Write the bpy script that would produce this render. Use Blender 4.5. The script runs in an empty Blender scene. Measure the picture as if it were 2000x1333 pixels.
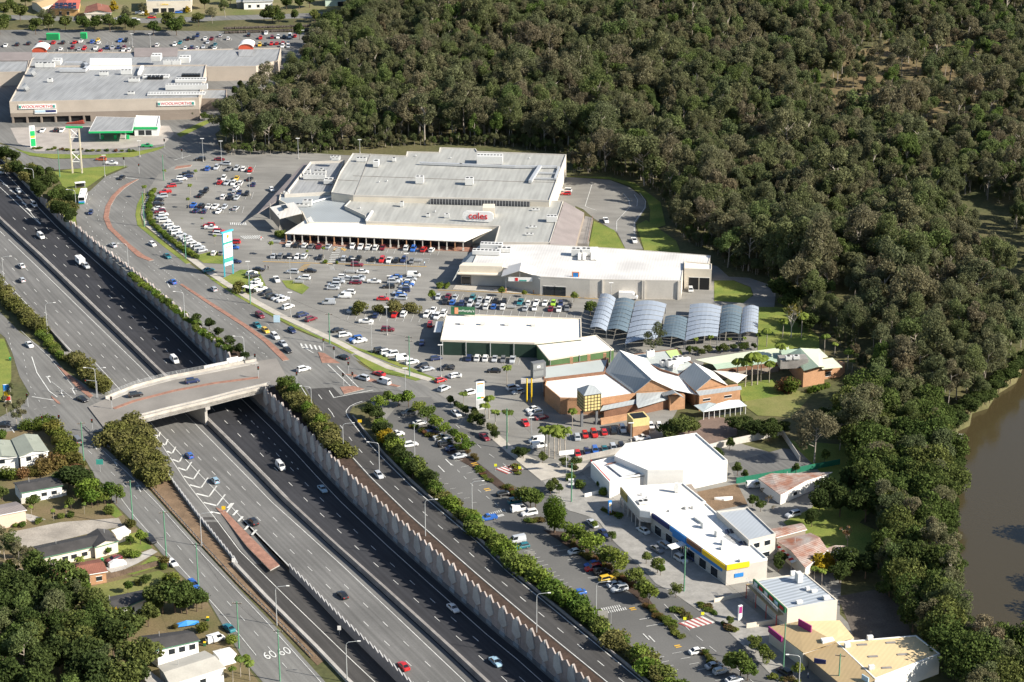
import bpy, bmesh, math, random
from mathutils import Vector, Matrix, geometry as mgeo
R = random.Random(7)
SC = bpy.context.scene
COL = SC.collection
# ------------------------------------------------------------------ camera, sky, sun, exposure
FPX, PITCH, CAMH = 4282.0, math.radians(21.27), 266.0
cam = bpy.data.cameras.new('camera'); camo = bpy.data.objects.new('camera', cam); COL.objects.link(camo)
cam.sensor_width = 36.0; cam.lens = 36.0 * FPX / 2000.0; cam.clip_start = 1.0; cam.clip_end = 8000.0
camo.location = (0, 0, CAMH); camo.rotation_euler = (math.radians(90) - PITCH, 0, 0)
SC.camera = camo
SUN_EL, SUN_AZ = math.radians(33), (0.94, -0.34)
world = bpy.data.worlds.new('World'); SC.world = world; world.use_nodes = True
wn = world.node_tree.nodes; wl = world.node_tree.links
sky = wn.new('ShaderNodeTexSky'); sky.sky_type = 'NISHITA'; sky.sun_disc = False
sky.sun_elevation = SUN_EL; sky.sun_rotation = math.atan2(SUN_AZ[0], SUN_AZ[1]); sky.altitude = 200
wl.new(sky.outputs[0], wn['Background'].inputs[0]); wn['Background'].inputs[1].default_value = 0.075
sl = bpy.data.lights.new('sun', 'SUN'); slo = bpy.data.objects.new('sun', sl); COL.objects.link(slo)
sl.energy = 5.0; sl.angle = math.radians(0.53); sl.color = (1.0, 0.93, 0.82)
sv = Vector((SUN_AZ[0] * math.cos(SUN_EL), SUN_AZ[1] * math.cos(SUN_EL), math.sin(SUN_EL)))
slo.rotation_euler = sv.to_track_quat('Z', 'Y').to_euler(); slo.location = (300, 500, 400)
SC.view_settings.view_transform = 'Standard'; SC.view_settings.look = 'None'
SC.view_settings.exposure = 0.95; SC.view_settings.gamma = 1.0
SC.cycles.use_denoising = True; SC.cycles.max_bounces = 5; SC.cycles.transparent_max_bounces = 4
SC.cycles.use_adaptive_sampling = True; SC.cycles.adaptive_threshold = 0.02
# ------------------------------------------------------------------ helpers
CT, ST = math.cos(PITCH), math.sin(PITCH)
def G(px, py, z=0.0):
    "point at height z seen at this pixel of the 2000 x 1333 photograph"
    u = (px - 1000.0) / FPX; v = (py - 666.5) / FPX
    dy = CT - v * ST; dz = -ST - v * CT
    t = (z - CAMH) / dz
    return Vector((u * t, dy * t, z))
def PX(p):
    "pixel of a world point"
    d = Vector(p) - Vector((0, 0, CAMH))
    zc = d.y * CT - d.z * ST; yc = d.y * ST + d.z * CT
    return 1000 + FPX * d.x / zc, 666.5 - FPX * yc / zc
def hdg(x1, y1, x2, y2):
    a, b = G(x1, y1), G(x2, y2); return math.atan2(b.y - a.y, b.x - a.x)
def scale_at(py): return 0.0035 * (py + 1000)
def Z(o, pts):
    ox, oy, s = o; return [(ox + p[0] / s, oy + p[1] / s) + tuple(p[2:]) for p in pts]
Z1 = (0, 0, 3.808); Z2 = (500, 0, 3.808); Z3 = (0, 300, 3.808); Z4 = (450, 280, 3.808); Z5 = (850, 280, 3.808)
Z6 = (0, 600, 3.808); Z7 = (450, 580, 3.808); Z8 = (850, 560, 3.808); ZR = (1250, 560, 3.808)
ZL = (0, 830, 4.76); ZM = (0, 1053, 4.76); ZN = (400, 980, 3.776); ZP = (800, 850, 3.808); ZQ = (1150, 830, 3.808)
ZS = (1000, 980, 3.776); ZT = (1400, 980, 3.776)

class MB:
    "collects shapes for one mesh"
    def __init__(s): s.v = []; s.f = []; s.m = []
    def face(s, pts, m=0):
        i = len(s.v); s.v += [tuple(p) for p in pts]; s.f.append(tuple(range(i, i + len(pts)))); s.m.append(m)
    def poly(s, pts, m=0):
        pts = [Vector(p) for p in pts]
        i = len(s.v); s.v += [tuple(p) for p in pts]
        for t in mgeo.tessellate_polygon([pts]):
            a, b, c = [pts[k] for k in t]
            t = tuple(t)
            if (b - a).cross(c - a).z < 0: t = t[::-1]
            s.f.append(tuple(i + k for k in t)); s.m.append(m)
    def prism(s, pts, z0, z1, m=0, mt=None, top=True, bot=False):
        "vertical prism over a ground outline; z0/z1 numbers"
        n = len(pts); P = [(p[0], p[1]) for p in pts]
        area = sum(P[i][0] * P[(i + 1) % n][1] - P[(i + 1) % n][0] * P[i][1] for i in range(n))
        if area < 0: P = P[::-1]
        for i in range(n):
            a, b = P[i], P[(i + 1) % n]
            s.face([(a[0], a[1], z0), (b[0], b[1], z0), (b[0], b[1], z1), (a[0], a[1], z1)], m)
        if top: s.poly([(p[0], p[1], z1) for p in P], m if mt is None else mt)
        if bot: s.poly([(p[0], p[1], z0) for p in P], m)
    def box(s, c, size, rz=0.0, m=0):
        "box by base centre"
        cx, cy, z = c; a, b, h = size[0] / 2, size[1] / 2, size[2]
        co, si = math.cos(rz), math.sin(rz)
        P = [(cx + x * co - y * si, cy + x * si + y * co) for x, y in ((-a, -b), (a, -b), (a, b), (-a, b))]
        s.prism(P, z, z + h, m, bot=True)
    def tube(s, a, b, r0, r1=None, n=6, m=0, cap=True):
        a, b = Vector(a), Vector(b); r1 = r0 if r1 is None else r1
        d = (b - a).normalized(); x = d.orthogonal().normalized(); y = d.cross(x)
        A = [a + (x * math.cos(6.2832 * k / n) + y * math.sin(6.2832 * k / n)) * r0 for k in range(n)]
        B = [b + (x * math.cos(6.2832 * k / n) + y * math.sin(6.2832 * k / n)) * r1 for k in range(n)]
        for k in range(n): s.face([A[k], A[(k + 1) % n], B[(k + 1) % n], B[k]], m)
        if cap: s.face(B, m); s.face(A[::-1], m)
    def path(s, pts, r, n=6, m=0):
        for a, b in zip(pts, pts[1:]): s.tube(a, b, r, r, n, m)
    def mesh(s, name, mats):
        me = bpy.data.meshes.new(name); me.from_pydata(s.v, [], s.f)
        for x in (mats if isinstance(mats, (list, tuple)) else [mats]): me.materials.append(x)
        me.polygons.foreach_set('material_index', s.m); me.update(); return me
    def build(s, name, mats, parent=None, **kw):
        return link(name, s.mesh(name, mats), parent, **kw)
def link(name, data, parent=None, loc=None, rz=None, label=None, cat=None, group=None, kind=None, scale=None, color=None):
    o = bpy.data.objects.new(name, data); COL.objects.link(o)
    if parent is not None: o.parent = parent
    if loc is not None: o.location = loc
    if rz is not None: o.rotation_euler = (0, 0, rz)
    if scale is not None: o.scale = scale if isinstance(scale, (tuple, list)) else (scale,) * 3
    if color is not None: o.color = (*color, 1)
    if label: o['label'] = label
    if cat: o['category'] = cat
    if group: o['group'] = group
    if kind: o['kind'] = kind
    return o
def thing(name, label, cat, loc=(0, 0, 0), rz=0.0, group=None, **kw):
    return link(name, None, None, loc, rz, label, cat, group, **kw)
def loc_part(mb, name, mats, root):
    "child mesh given in world coordinates under a root that is only translated / turned about z"
    me = mb.mesh(name, mats)
    M = Matrix.Translation(root.location) @ Matrix.Rotation(root.rotation_euler.z, 4, 'Z')
    me.transform(M.inverted()); return link(name, me, root)
# ------------------------------------------------------------------ materials
MATS = {}
def mat(name, c, rough=0.85, var=0.12, scale=0.15, fine=0.06, c2=None, spec=0.3, metal=0.0, stripes=None, streak=None, bump=0.0, objcol=False, f2=2.2):
    if name in MATS: return MATS[name]
    m = bpy.data.materials.new(name); m.use_nodes = True; nt = m.node_tree; N = nt.nodes; L = nt.links
    b = N['Principled BSDF']; b.inputs['Roughness'].default_value = rough
    b.inputs['Specular IOR Level'].default_value = spec; b.inputs['Metallic'].default_value = metal
    geo = N.new('ShaderNodeNewGeometry')
    n1 = N.new('ShaderNodeTexNoise'); n1.inputs['Scale'].default_value = scale; n1.inputs['Detail'].default_value = 5
    n2 = N.new('ShaderNodeTexNoise'); n2.inputs['Scale'].default_value = f2; n2.inputs['Detail'].default_value = 3
    for n in (n1, n2): L.new(geo.outputs['Position'], n.inputs['Vector'])
    r1 = N.new('ShaderNodeMapRange'); r1.inputs['From Min'].default_value = 0.32; r1.inputs['From Max'].default_value = 0.68
    L.new(n1.outputs['Fac'], r1.inputs['Value'])
    mx = N.new('ShaderNodeMix'); mx.data_type = 'RGBA'
    if c2 is None:
        mx.inputs['A'].default_value = (*[x * (1 - var) for x in c], 1); mx.inputs['B'].default_value = (*[min(1, x * (1 + var)) for x in c], 1)
    else:
        mx.inputs['A'].default_value = (*c, 1); mx.inputs['B'].default_value = (*c2, 1)
    L.new(r1.outputs[0], mx.inputs['Factor'])
    out = mx.outputs['Result']
    def mul(col, val, lo, hi, fmin=0.3, fmax=0.7):
        r = N.new('ShaderNodeMapRange'); r.inputs['From Min'].default_value = fmin; r.inputs['From Max'].default_value = fmax
        r.inputs['To Min'].default_value = lo; r.inputs['To Max'].default_value = hi; L.new(val, r.inputs['Value'])
        v = N.new('ShaderNodeVectorMath'); v.operation = 'SCALE'; L.new(col, v.inputs[0]); L.new(r.outputs[0], v.inputs['Scale']); return v.outputs[0]
    if fine: out = mul(out, n2.outputs['Fac'], 1 - fine, 1 + fine)
    if stripes:                                    # sheet-metal rib shading and stripes put into the colour: (direction angle, metres per rib, darkening)
        ang, per, dep = stripes
        mp = N.new('ShaderNodeMapping'); mp.inputs['Rotation'].default_value = (0, 0, -ang); L.new(geo.outputs['Position'], mp.inputs['Vector'])
        w = N.new('ShaderNodeTexWave'); w.bands_direction = 'Y'; w.inputs['Scale'].default_value = 0.314 / per; w.inputs['Distortion'].default_value = 0
        L.new(mp.outputs[0], w.inputs['Vector']); out = mul(out, w.outputs['Fac'], 1 - dep, 1.0, 0.0, 1.0)
    if streak:                                     # tyre tracks, oil and dirt drawn out along one direction
        mp = N.new('ShaderNodeMapping'); mp.vector_type = 'TEXTURE'; mp.inputs['Rotation'].default_value = (0, 0, streak[0]); mp.inputs['Scale'].default_value = (streak[2], streak[3], 1e6); L.new(geo.outputs['Position'], mp.inputs['Vector'])
        n3 = N.new('ShaderNodeTexNoise'); n3.inputs['Scale'].default_value = 1.0; n3.inputs['Detail'].default_value = 4; L.new(mp.outputs[0], n3.inputs['Vector']); out = mul(out, n3.outputs['Fac'], 1 - streak[1], 1 + streak[1] * .7, .34, .66)
    if objcol:
        oi = N.new('ShaderNodeObjectInfo'); mm = N.new('ShaderNodeMix'); mm.data_type = 'RGBA'; mm.blend_type = 'MULTIPLY'; mm.inputs['Factor'].default_value = 1
        L.new(oi.outputs['Color'], mm.inputs['A']); L.new(out, mm.inputs['B']); out = mm.outputs['Result']
    L.new(out, b.inputs['Base Color'])
    if bump:
        bp = N.new('ShaderNodeBump'); bp.inputs['Strength'].default_value = bump; bp.inputs['Distance'].default_value = 0.2
        L.new(n2.outputs['Fac'], bp.inputs['Height']); L.new(bp.outputs[0], b.inputs['Normal'])
    MATS[name] = m; return m
def paint(name, c, rough=0.6, **kw):
    kw.setdefault('var', 0.05); kw.setdefault('fine', 0.05); return mat(name, c, rough, **kw)
def leafmat(name, ramp, trans=0.3, nscale=0.35):
    "foliage: each plant takes its colour from a ramp by its own random number, with clumps of lighter and darker leaves"
    m = bpy.data.materials.new(name); m.use_nodes = True; nt = m.node_tree; N = nt.nodes; L = nt.links
    N.remove(N['Principled BSDF']); outn = N['Material Output']
    oi = N.new('ShaderNodeObjectInfo'); cr = N.new('ShaderNodeValToRGB'); cr.color_ramp.interpolation = 'LINEAR'
    e = cr.color_ramp.elements
    while len(e) < len(ramp): e.new(0.5)
    for i, c in enumerate(ramp): e[i].position = i / (len(ramp) - 1); e[i].color = (*c, 1)
    L.new(oi.outputs['Random'], cr.inputs[0])
    geo = N.new('ShaderNodeNewGeometry'); n = N.new('ShaderNodeTexNoise'); n.inputs['Scale'].default_value = nscale; n.inputs['Detail'].default_value = 2
    L.new(geo.outputs['Position'], n.inputs['Vector'])
    r = N.new('ShaderNodeMapRange'); r.inputs['From Min'].default_value = 0.3; r.inputs['From Max'].default_value = 0.7
    r.inputs['To Min'].default_value = 0.72; r.inputs['To Max'].default_value = 1.3; L.new(n.outputs['Fac'], r.inputs['Value'])
    rp = N.new('ShaderNodeMapRange'); rp.inputs['To Min'].default_value = 0.7; rp.inputs['To Max'].default_value = 1.35
    L.new(geo.outputs['Random Per Island'], rp.inputs['Value'])
    mm = N.new('ShaderNodeMath'); mm.operation = 'MULTIPLY'; L.new(r.outputs[0], mm.inputs[0]); L.new(rp.outputs[0], mm.inputs[1])
    v = N.new('ShaderNodeVectorMath'); v.operation = 'SCALE'; L.new(cr.outputs[0], v.inputs[0]); L.new(mm.outputs[0], v.inputs['Scale'])
    d = N.new('ShaderNodeBsdfDiffuse'); t = N.new('ShaderNodeBsdfTranslucent'); mx = N.new('ShaderNodeMixShader'); mx.inputs[0].default_value = trans
    L.new(v.outputs[0], d.inputs[0]); L.new(v.outputs[0], t.inputs[0]); L.new(d.outputs[0], mx.inputs[1]); L.new(t.outputs[0], mx.inputs[2])
    L.new(mx.outputs[0], outn.inputs[0]); return m
ANG = hdg(618, 930, 1010, 1288)
M_ASPH = mat('asphalt_grey', (0.16, 0.157, 0.147), 0.9, 0.16, 0.05, 0.07, streak=(ANG, .16, 40, 1.2))
M_ASPHL = mat('asphalt_pale', (0.205, 0.198, 0.18), 0.9, 0.16, 0.05, 0.08, streak=(-.1, .12, 14, 3))
M_ASPHD = mat('asphalt_dark', (0.036, 0.0365, 0.041), 0.85, 0.15, 0.06, 0.08, streak=(ANG, .22, 60, 1.0))
M_ASPHM = mat('asphalt_mid', (0.14, 0.138, 0.132), 0.88, 0.14, 0.05, 0.07, streak=(ANG, .2, 60, 1.0))
M_ASPHS = mat('asphalt_slip', (0.055, 0.053, 0.051), 0.88, 0.14, 0.05, 0.08, streak=(ANG, .2, 50, 1.0))
M_PAINT = paint('road_paint', (0.56, 0.56, 0.53), 0.7, var=0.2, scale=0.5)
M_PAINTY = paint('yellow_paint', (0.62, 0.36, 0.04), 0.7, var=0.15)
M_CONC = mat('concrete', (0.36, 0.34, 0.31), 0.9, 0.15, 0.3, 0.08)
M_CONCP = mat('concrete_path', (0.40, 0.37, 0.32), 0.9, 0.12, 0.3, 0.08)
M_CONCD = mat('concrete_weathered', (0.23, 0.215, 0.20), 0.9, 0.2, 0.3, 0.1)
M_BRICKP = mat('brick_paving', (0.27, 0.145, 0.105), 0.9, 0.2, 0.6, 0.12)
M_GRASS = mat('mown_grass', (0.10, 0.15, 0.025), 0.95, c2=(0.20, 0.215, 0.045), scale=0.12, fine=0.2)
M_DRY = mat('dry_grass', (0.22, 0.20, 0.075), 0.95, c2=(0.12, 0.14, 0.035), scale=0.1, fine=0.15)
M_DIRT = mat('bare_earth', (0.17, 0.115, 0.07), 0.95, 0.3, 0.2, 0.2)
M_GRND = mat('ground_soil', (0.06, 0.07, 0.024), 0.95, c2=(0.115, 0.10, 0.045), scale=0.04, fine=0.25, f2=0.7)
M_STEEL = paint('galvanised_steel', (0.45, 0.46, 0.46), 0.5, metal=0.3)
M_GREENP = paint('green_pole_paint', (0.10, 0.24, 0.15), 0.6)
M_BLACK = paint('black_plastic', (0.015, 0.015, 0.016), 0.5)
M_GLASSD = mat('dark_glass', (0.02, 0.025, 0.03), 0.12, 0.1, 0.2, 0.0, spec=0.6)
M_WHITE = paint('white_paint', (0.78, 0.77, 0.74), 0.6, var=0.04, scale=0.4)
M_SOIL = mat('mulch', (0.055, 0.036, 0.026), 0.95, 0.25, 0.5, 0.2)
# ------------------------------------------------------------------ the ground, the motorway cutting, the roads
def X(poly, y):
    if y <= poly[0][1]: a, b = poly[0], poly[1]
    elif y >= poly[-1][1]: a, b = poly[-2], poly[-1]
    else:
        for a, b in zip(poly, poly[1:]):
            if a[1] <= y <= b[1]: break
    return a[0] + (b[0] - a[0]) * (y - a[1]) / (b[1] - a[1])
def lerp_tab(tab, x):
    if x <= tab[0][0]: return tab[0][1]
    for (a, va), (b, vb) in zip(tab, tab[1:]):
        if x <= b:
            t = (x - a) / (b - a); t = t * t * (3 - 2 * t) if len(tab) > 3 else t
            return va + (vb - va) * t
    return tab[-1][1]
def zm(py): return lerp_tab([(300, -1.0), (400, -1.9), (470, -4.0), (600, -6.6), (720, -7.5), (1400, -7.5)], py)
def zr(py): return lerp_tab([(830, -7.4), (1000, -7.55), (1110, -8.4), (1420, -10.6)], py)        # exit ramp
RE = [(-60, 265), (1, 328), (63, 393), (110, 442), (151, 479), (223, 543), (294, 607), (335, 645), (404, 713), (481.5, 789), (529, 835), (576, 884), (618, 930), (665, 980), (755, 1065), (834, 1136), (900, 1194.5), (950, 1239), (1010, 1288), (1058, 1331), (1135, 1400)]
LE = [(-110, 318), (0, 423), (39, 459), (80, 496), (156.5, 569), (238, 648), (309.6, 718), (334, 740), (409.5, 818.6), (464, 872), (527, 936), (569.5, 980), (665, 1070), (771, 1163), (900, 1279), (958, 1333), (1030, 1400)]
GR = [(-130, 330), (0, 452), (80, 528), (179.5, 625), (274, 717), (300, 745), (384, 831), (491.4, 940), (530, 980), (665, 1102), (781, 1211), (900, 1324), (980, 1400)]
MGL = [(-200, 335), (-80, 450), (30, 555), (100, 623), (178, 700), (236, 763), (307, 840), (403, 940), (423, 960), (476, 1016), (553, 1094), (596, 1136), (680, 1221), (765, 1299), (801, 1333), (870, 1400)]
RR = [(260, 800), (298, 842), (363, 940), (378, 960), (420, 1012), (468, 1076), (563, 1170), (681, 1284), (733, 1333), (800, 1400)]
RL = [(-230, 335), (0, 540), (83, 625), (150, 697), (215, 770), (279, 847), (296, 878), (334, 940), (350, 963), (392, 1023), (459, 1102), (521, 1170), (560, 1209), (621, 1266), (678, 1329), (745, 1400)]
def WB(y): return X(RE, y) + 3.1 * scale_at(y)
def rows(y0, y1, step=14):
    n = max(1, int(abs(y1 - y0) / step)); return [y0 + (y1 - y0) * i / n for i in range(n + 1)]
def band(mb, fl, fr, zf, y0, y1, dz=0.0, m=0, step=14):
    "road ribbon between two pixel edges at the road's own height"
    P = [(G(fl(y), y, zf(y) + dz), G(fr(y), y, zf(y) + dz)) for y in rows(y0, y1, step)]
    for (a, b), (c, d) in zip(P, P[1:]): mb.face([c, d, b, a], m)
def linemark(mb, f, zf, y0, y1, w=0.16, dz=0.03, dash=None, m=0):
    pts = [G(f(y), y, zf(y) + dz) for y in rows(y0, y1, 8)]; ribbon(mb, pts, w, dash, m)
def ribbon(mb, pts, w, dash=None, m=0):
    "flat painted line along world points"
    if dash:
        on, per = dash; out = []; L = [0.0]
        for a, b in zip(pts, pts[1:]): L.append(L[-1] + (b - a).length)
        def at(s):
            for i in range(len(pts) - 1):
                if s <= L[i + 1]: return pts[i].lerp(pts[i + 1], (s - L[i]) / max(1e-6, L[i + 1] - L[i]))
            return pts[-1]
        s = 0.0
        while s + on < L[-1]: ribbon(mb, [at(s), at(s + on)], w, None, m); s += per
        return
    for i in range(len(pts) - 1):
        a, b = pts[i], pts[i + 1]; d = (b - a); d.z = 0
        if d.length < 1e-4: continue
        n = Vector((-d.y, d.x, 0)).normalized() * w / 2
        mb.face([a - n, b - n, b + n, a + n], m)
def PL(pts, z=0.0): return [G(p[0], p[1], z) for p in pts]
def sheet(name, pts, z, m, label=None, cat=None, kind='structure', parent=None):
    mb = MB(); mb.poly(PL(pts, 0) if False else [Vector((*G(p[0], p[1], z)[:2], z)) for p in pts])
    return mb.build(name, m, parent, label=label, cat=cat, kind=kind)
def slab(name, pts, z0, z1, m, label=None, cat=None, kind='structure', parent=None):
    mb = MB(); mb.prism([G(p[0], p[1], z1) for p in pts], z0, z1); return mb.build(name, m, parent, label=label, cat=cat, kind=kind)
def inpoly(x, y, P):
    c = False; n = len(P)
    for i in range(n):
        a, b = P[i], P[i - 1]
        if (a[1] > y) != (b[1] > y) and x < (b[0] - a[0]) * (y - a[1]) / (b[1] - a[1]) + a[0]: c = not c
    return c
# outlines at ground level
LTOP = [(-250, 362), (-120, 430), (-40, 518), (40, 590), (125, 672), (196, 748), (262, 823), (292, 872), (318, 915), (340, 948), (388, 1012), (455, 1094), (520, 1163), (560, 1202), (618, 1260), (676, 1322), (742, 1392)]
def WT(y):                                          # where the wall top is seen: base lifted to ground level
    p = G(WB(y), y, zm(y)); return PX((p.x, p.y, 0.0))
RTOP = [WT(y) for y in rows(300, 1400, 25)]
RTOPW = [G(WB(y), y, zm(y)) for y in rows(300, 1400, 25)]
trench = [tuple(G(*p)[:2]) for p in LTOP] + [(p.x, p.y) for p in RTOPW[::-1]]
BANK = [(2250, 640), (2000, 705), (1980, 747), (1941, 771), (1925, 797), (1894, 807), (1889, 831), (1866, 842), (1868, 900), (1860, 980), (1854, 1060), (1862, 1140), (1872, 1215), (1888, 1256), (1920, 1272), (2010, 1298), (2120, 1330), (2150, 1420), (2150, 1500)]
BANK2 = [(2420, 640), (2160, 760), (2100, 900), (2075, 1050), (2080, 1200), (2110, 1280), (2170, 1320), (2200, 1420), (2200, 1500)]
WATER_Z = -2.2
bankw = [tuple(G(p[0], p[1], WATER_Z)[:2]) for p in BANK]; bank2w = [tuple(G(p[0], p[1], WATER_Z)[:2]) for p in BANK2]
river = bankw + bank2w[::-1]
def terrain():
    pts, edges = [], []
    def loop(P, closed=True):
        i0 = len(pts); pts.extend(Vector(p) for p in P); n = len(P)
        edges.extend((i0 + k, i0 + (k + 1) % n) for k in range(n if closed else n - 1))
    loop(trench); loop(river)
    loop([(-1500, -300), (1500, -300), (1800, 3200), (-1800, 3200)])
    for ix in range(-14, 25):
        for iy in range(0, 34):
            p = (ix * 18 + R.uniform(-4, 4), 400 + iy * 28 + R.uniform(-6, 6)); pts.append(Vector(p))
    r = mgeo.delaunay_2d_cdt(pts, edges, [], 0, 1e-4)
    V, Fc = r[0], r[2]; mb = MB()
    for f in Fc:
        c = sum((V[i] for i in f), Vector((0, 0))) / len(f)
        if inpoly(c.x, c.y, trench) or inpoly(c.x, c.y, river): continue
        q = [(V[i].x, V[i].y, 0.0) for i in f]
        if len(q) == 3 and (V[f[1]] - V[f[0]]).cross(V[f[2]] - V[f[0]]) < 0: q = q[::-1]
        mb.face(q)
    mb.build('ground', M_GRND, label='soil and low scrub ground under the whole district', cat='ground', kind='structure')
terrain()
mb = MB()                                            # river banks
for P, s in ((bankw, 1), (bank2w, -1)):
    ds = [Vector((b[0] - a[0], b[1] - a[1], 0)).normalized() for a, b in zip(P, P[1:])]; nv = [(ds[max(0, i - 1)] + ds[min(len(ds) - 1, i)]).normalized() for i in range(len(P))]
    for i, (a, b) in enumerate(zip(P, P[1:])):
        A, B = Vector((*a, 0)), Vector((*b, 0)); C = A - Vector((nv[i].y, -nv[i].x, 0)) * 1.2 * s; D = B - Vector((nv[i + 1].y, -nv[i + 1].x, 0)) * 1.2 * s
        A.z = B.z = 0.0; C.z = D.z = -3.2
        mb.face([A, B, D, C])
mb.build('river_bank', M_GRND, label='muddy bank sloping down to the brown creek', cat='bank', kind='structure')
def water():
    m = bpy.data.materials.new('creek_water'); m.use_nodes = True; N = m.node_tree.nodes; L = m.node_tree.links; b = N['Principled BSDF']
    b.inputs['Base Color'].default_value = (0.052, 0.041, 0.02, 1); b.inputs['Roughness'].default_value = 0.12; b.inputs['Specular IOR Level'].default_value = 0.35
    n = N.new('ShaderNodeTexNoise'); n.inputs['Scale'].default_value = 0.6; n.inputs['Detail'].default_value = 3
    g = N.new('ShaderNodeNewGeometry'); L.new(g.outputs['Position'], n.inputs['Vector'])
    bp = N.new('ShaderNodeBump'); bp.inputs['Strength'].default_value = 0.08; bp.inputs['Distance'].default_value = 0.3
    L.new(n.outputs['Fac'], bp.inputs['Height']); L.new(bp.outputs[0], b.inputs['Normal']); return m
mb = MB(); mb.poly([(p[0] + (4 if i >= len(bankw) else -4), p[1], WATER_Z) for i, p in enumerate(river)])
mb.build('creek_water', water(), label='still brown creek beside the wooded bank', cat='creek', kind='structure')
# motorway surface
mb = MB(); mid = lambda y: (X(GR, y) + X(LE, y)) / 2
band(mb, mid, lambda y: WB(y) + 0.3, zm, 300, 1400)
nb = mb.build('motorway_carriageway', M_ASPHD, label='dark new asphalt motorway carriageway beneath the sawtooth wall', cat='motorway', kind='structure')
mb = MB(); band(mb, lambda y: (X(RL, y) - 14 if y < 842 else X(MGL, y) - (2 if y < 1100 else 3.5)), mid, zm, 330, 1400)
sb = mb.build('motorway_carriageway', M_ASPHM, label='grey worn asphalt motorway carriageway with the exit chevrons', cat='motorway', kind='structure')
mb = MB()
band(mb, lambda y: X(RL, y) - 8, lambda y: X(MGL, y) - (2.0 if y < 1100 else 3.5), zr, 842, 1020)
prev = None
for y in rows(1010, 1440, 14):
    p = G(X(MGL, y) - 5.5, y, zm(y)); q = p.copy(); yy = y
    for _ in range(4): q.z = zr(yy); yy = PX(q)[1]
    l = G(X(RL, yy) - 8, yy, zr(yy)); r_ = q
    if prev:
        c_ = G(X(RR, yy) + 3, yy, zr(yy)); g0 = 0 if y < 1108 else 1; mb.face([l, c_, prev[2], prev[0]], 1); mb.face([c_, r_, prev[1], prev[2]], g0); dn_ = lambda v: Vector((v.x, v.y, -7.6)); mb.face([r_, prev[1], dn_(prev[1]), dn_(r_)], 1)
    prev = (l, r_, G(X(RR, yy) + 3, yy, zr(yy)))
mb.build('exit_ramp', [M_ASPHM, M_ASPHS], label='exit ramp climbing from the motorway past the brick gore island', cat='ramp', kind='structure')
mk = MB()                                            # north side lines
for f, y0, y1 in ((lambda y: X(RE, y), 300, 1400), (lambda y: X(LE, y), 318, 1400)): linemark(mk, f, zm, y0, y1, 0.2)
for k in (0.25, 0.5, 0.75):
    linemark(mk, lambda y: X(LE, y) + (X(RE, y) - X(LE, y)) * k, zm, 425, 880 if k < 0.7 else 830, 0.17, dash=(3, 11.5))
linemark(mk, lambda y: X(LE, y) + (X(RE, y) - X(LE, y)) * 0.76, zm, 800, 925, 0.2, dash=(1.2, 5))
for k in (1 / 3, 2 / 3): linemark(mk, lambda y: X(LE, y) + (X(RE, y) - X(LE, y)) * (k * min(1, (y - 600) / 400) + (k * 0.76) * (1 - min(1, (y - 600) / 400))), zm, 885, 1395, 0.17, dash=(3, 11.8))
for a, b in (((0, 330), (72, 425)), ((-8, 348), (80, 438))):      # merge gore
    pass
g1 = [(0, 351), (40, 388), (64, 421), (80, 438)]; g2 = [(0, 366), (30, 394), (58, 420), (80, 439)]
for gl in (g1, g2): linemark(mk, lambda y: X(gl, y), zm, gl[0][1], 438, 0.25)
for y in (358, 371, 383, 395, 407): linemark(mk, lambda q: X(g1, y) - 2 + (q - y) * 1.5, zm, y, y + 5.5, .8)
mk.build('lane_markings', M_PAINT, nb)
mk = MB()
linemark(mk, lambda y: X(GR, y), zm, 330, 1400, 0.2)
linemark(mk, lambda y: X(MGL, y), zm, 700, 1400, 0.2)
linemark(mk, lambda y: X(MGL, y), zm, 420, 700, 0.17, dash=(3, 11.5))
linemark(mk, lambda y: X(RL, y), zm, 400, 835, 0.2)
for k in (1 / 3, 2 / 3): linemark(mk, lambda y: X(MGL, y) + (X(GR, y) - X(MGL, y)) * k, zm, 430, 1395, 0.17, dash=(3, 11.8))
mk.build('lane_markings', M_PAINT, sb)
mk = MB()
linemark(mk, lambda y: X(RL, y), zr, 846, 1400, 0.2); linemark(mk, lambda y: X(RR, y), zr, 842, 1400, 0.2)
for i in range(10):                                  # chevrons in the gore
    y = 850 + i * 15.5 + i * i * 0.12; a, b = X(RR, y), X(MGL, y - 3)
    w = b - a; tip = (a + w * 0.62, y + 4 + w * 0.05)
    za = zr(y) + 0.06
    P = [G(a + 2, y, za), G(tip[0], tip[1], za), G(b - 1, y - 3 - w * 0.28, za)]
    ribbon(mk, P[:2], 0.7); ribbon(mk, P[1:], 0.45)
for (x, y) in ((447, 989), (458, 1003), (468, 1015), (481, 1031), (495, 1041)):
    ribbon(mk, [G(x - 3, y + 4, zm(y) + .09), G(x + 6, y - 6, zm(y) + .09)], 0.7)
mk.build('ramp_markings', M_PAINT, label='white chevrons and edge lines painted on the exit ramp', cat='road marking', kind='structure')
gi = [(421, 991), (440, 998), (492, 1051), (546, 1104), (528, 1114), (482, 1067), (437, 1009)]
mb = MB(); gz = lambda y: max(zr(y), zm(y)) + 0.14
top = [G(p[0], p[1], gz(p[1])) for p in gi]
mb.poly(top, 0)
for a, b in zip(top, top[1:] + top[:1]): mb.face([a - Vector((0, 0, .3)), b - Vector((0, 0, .3)), b, a], 1)
mb.build('median_island', [M_BRICKP, M_CONC], label='long red brick gore island between exit ramp and motorway', cat='traffic island', kind='structure')
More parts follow.
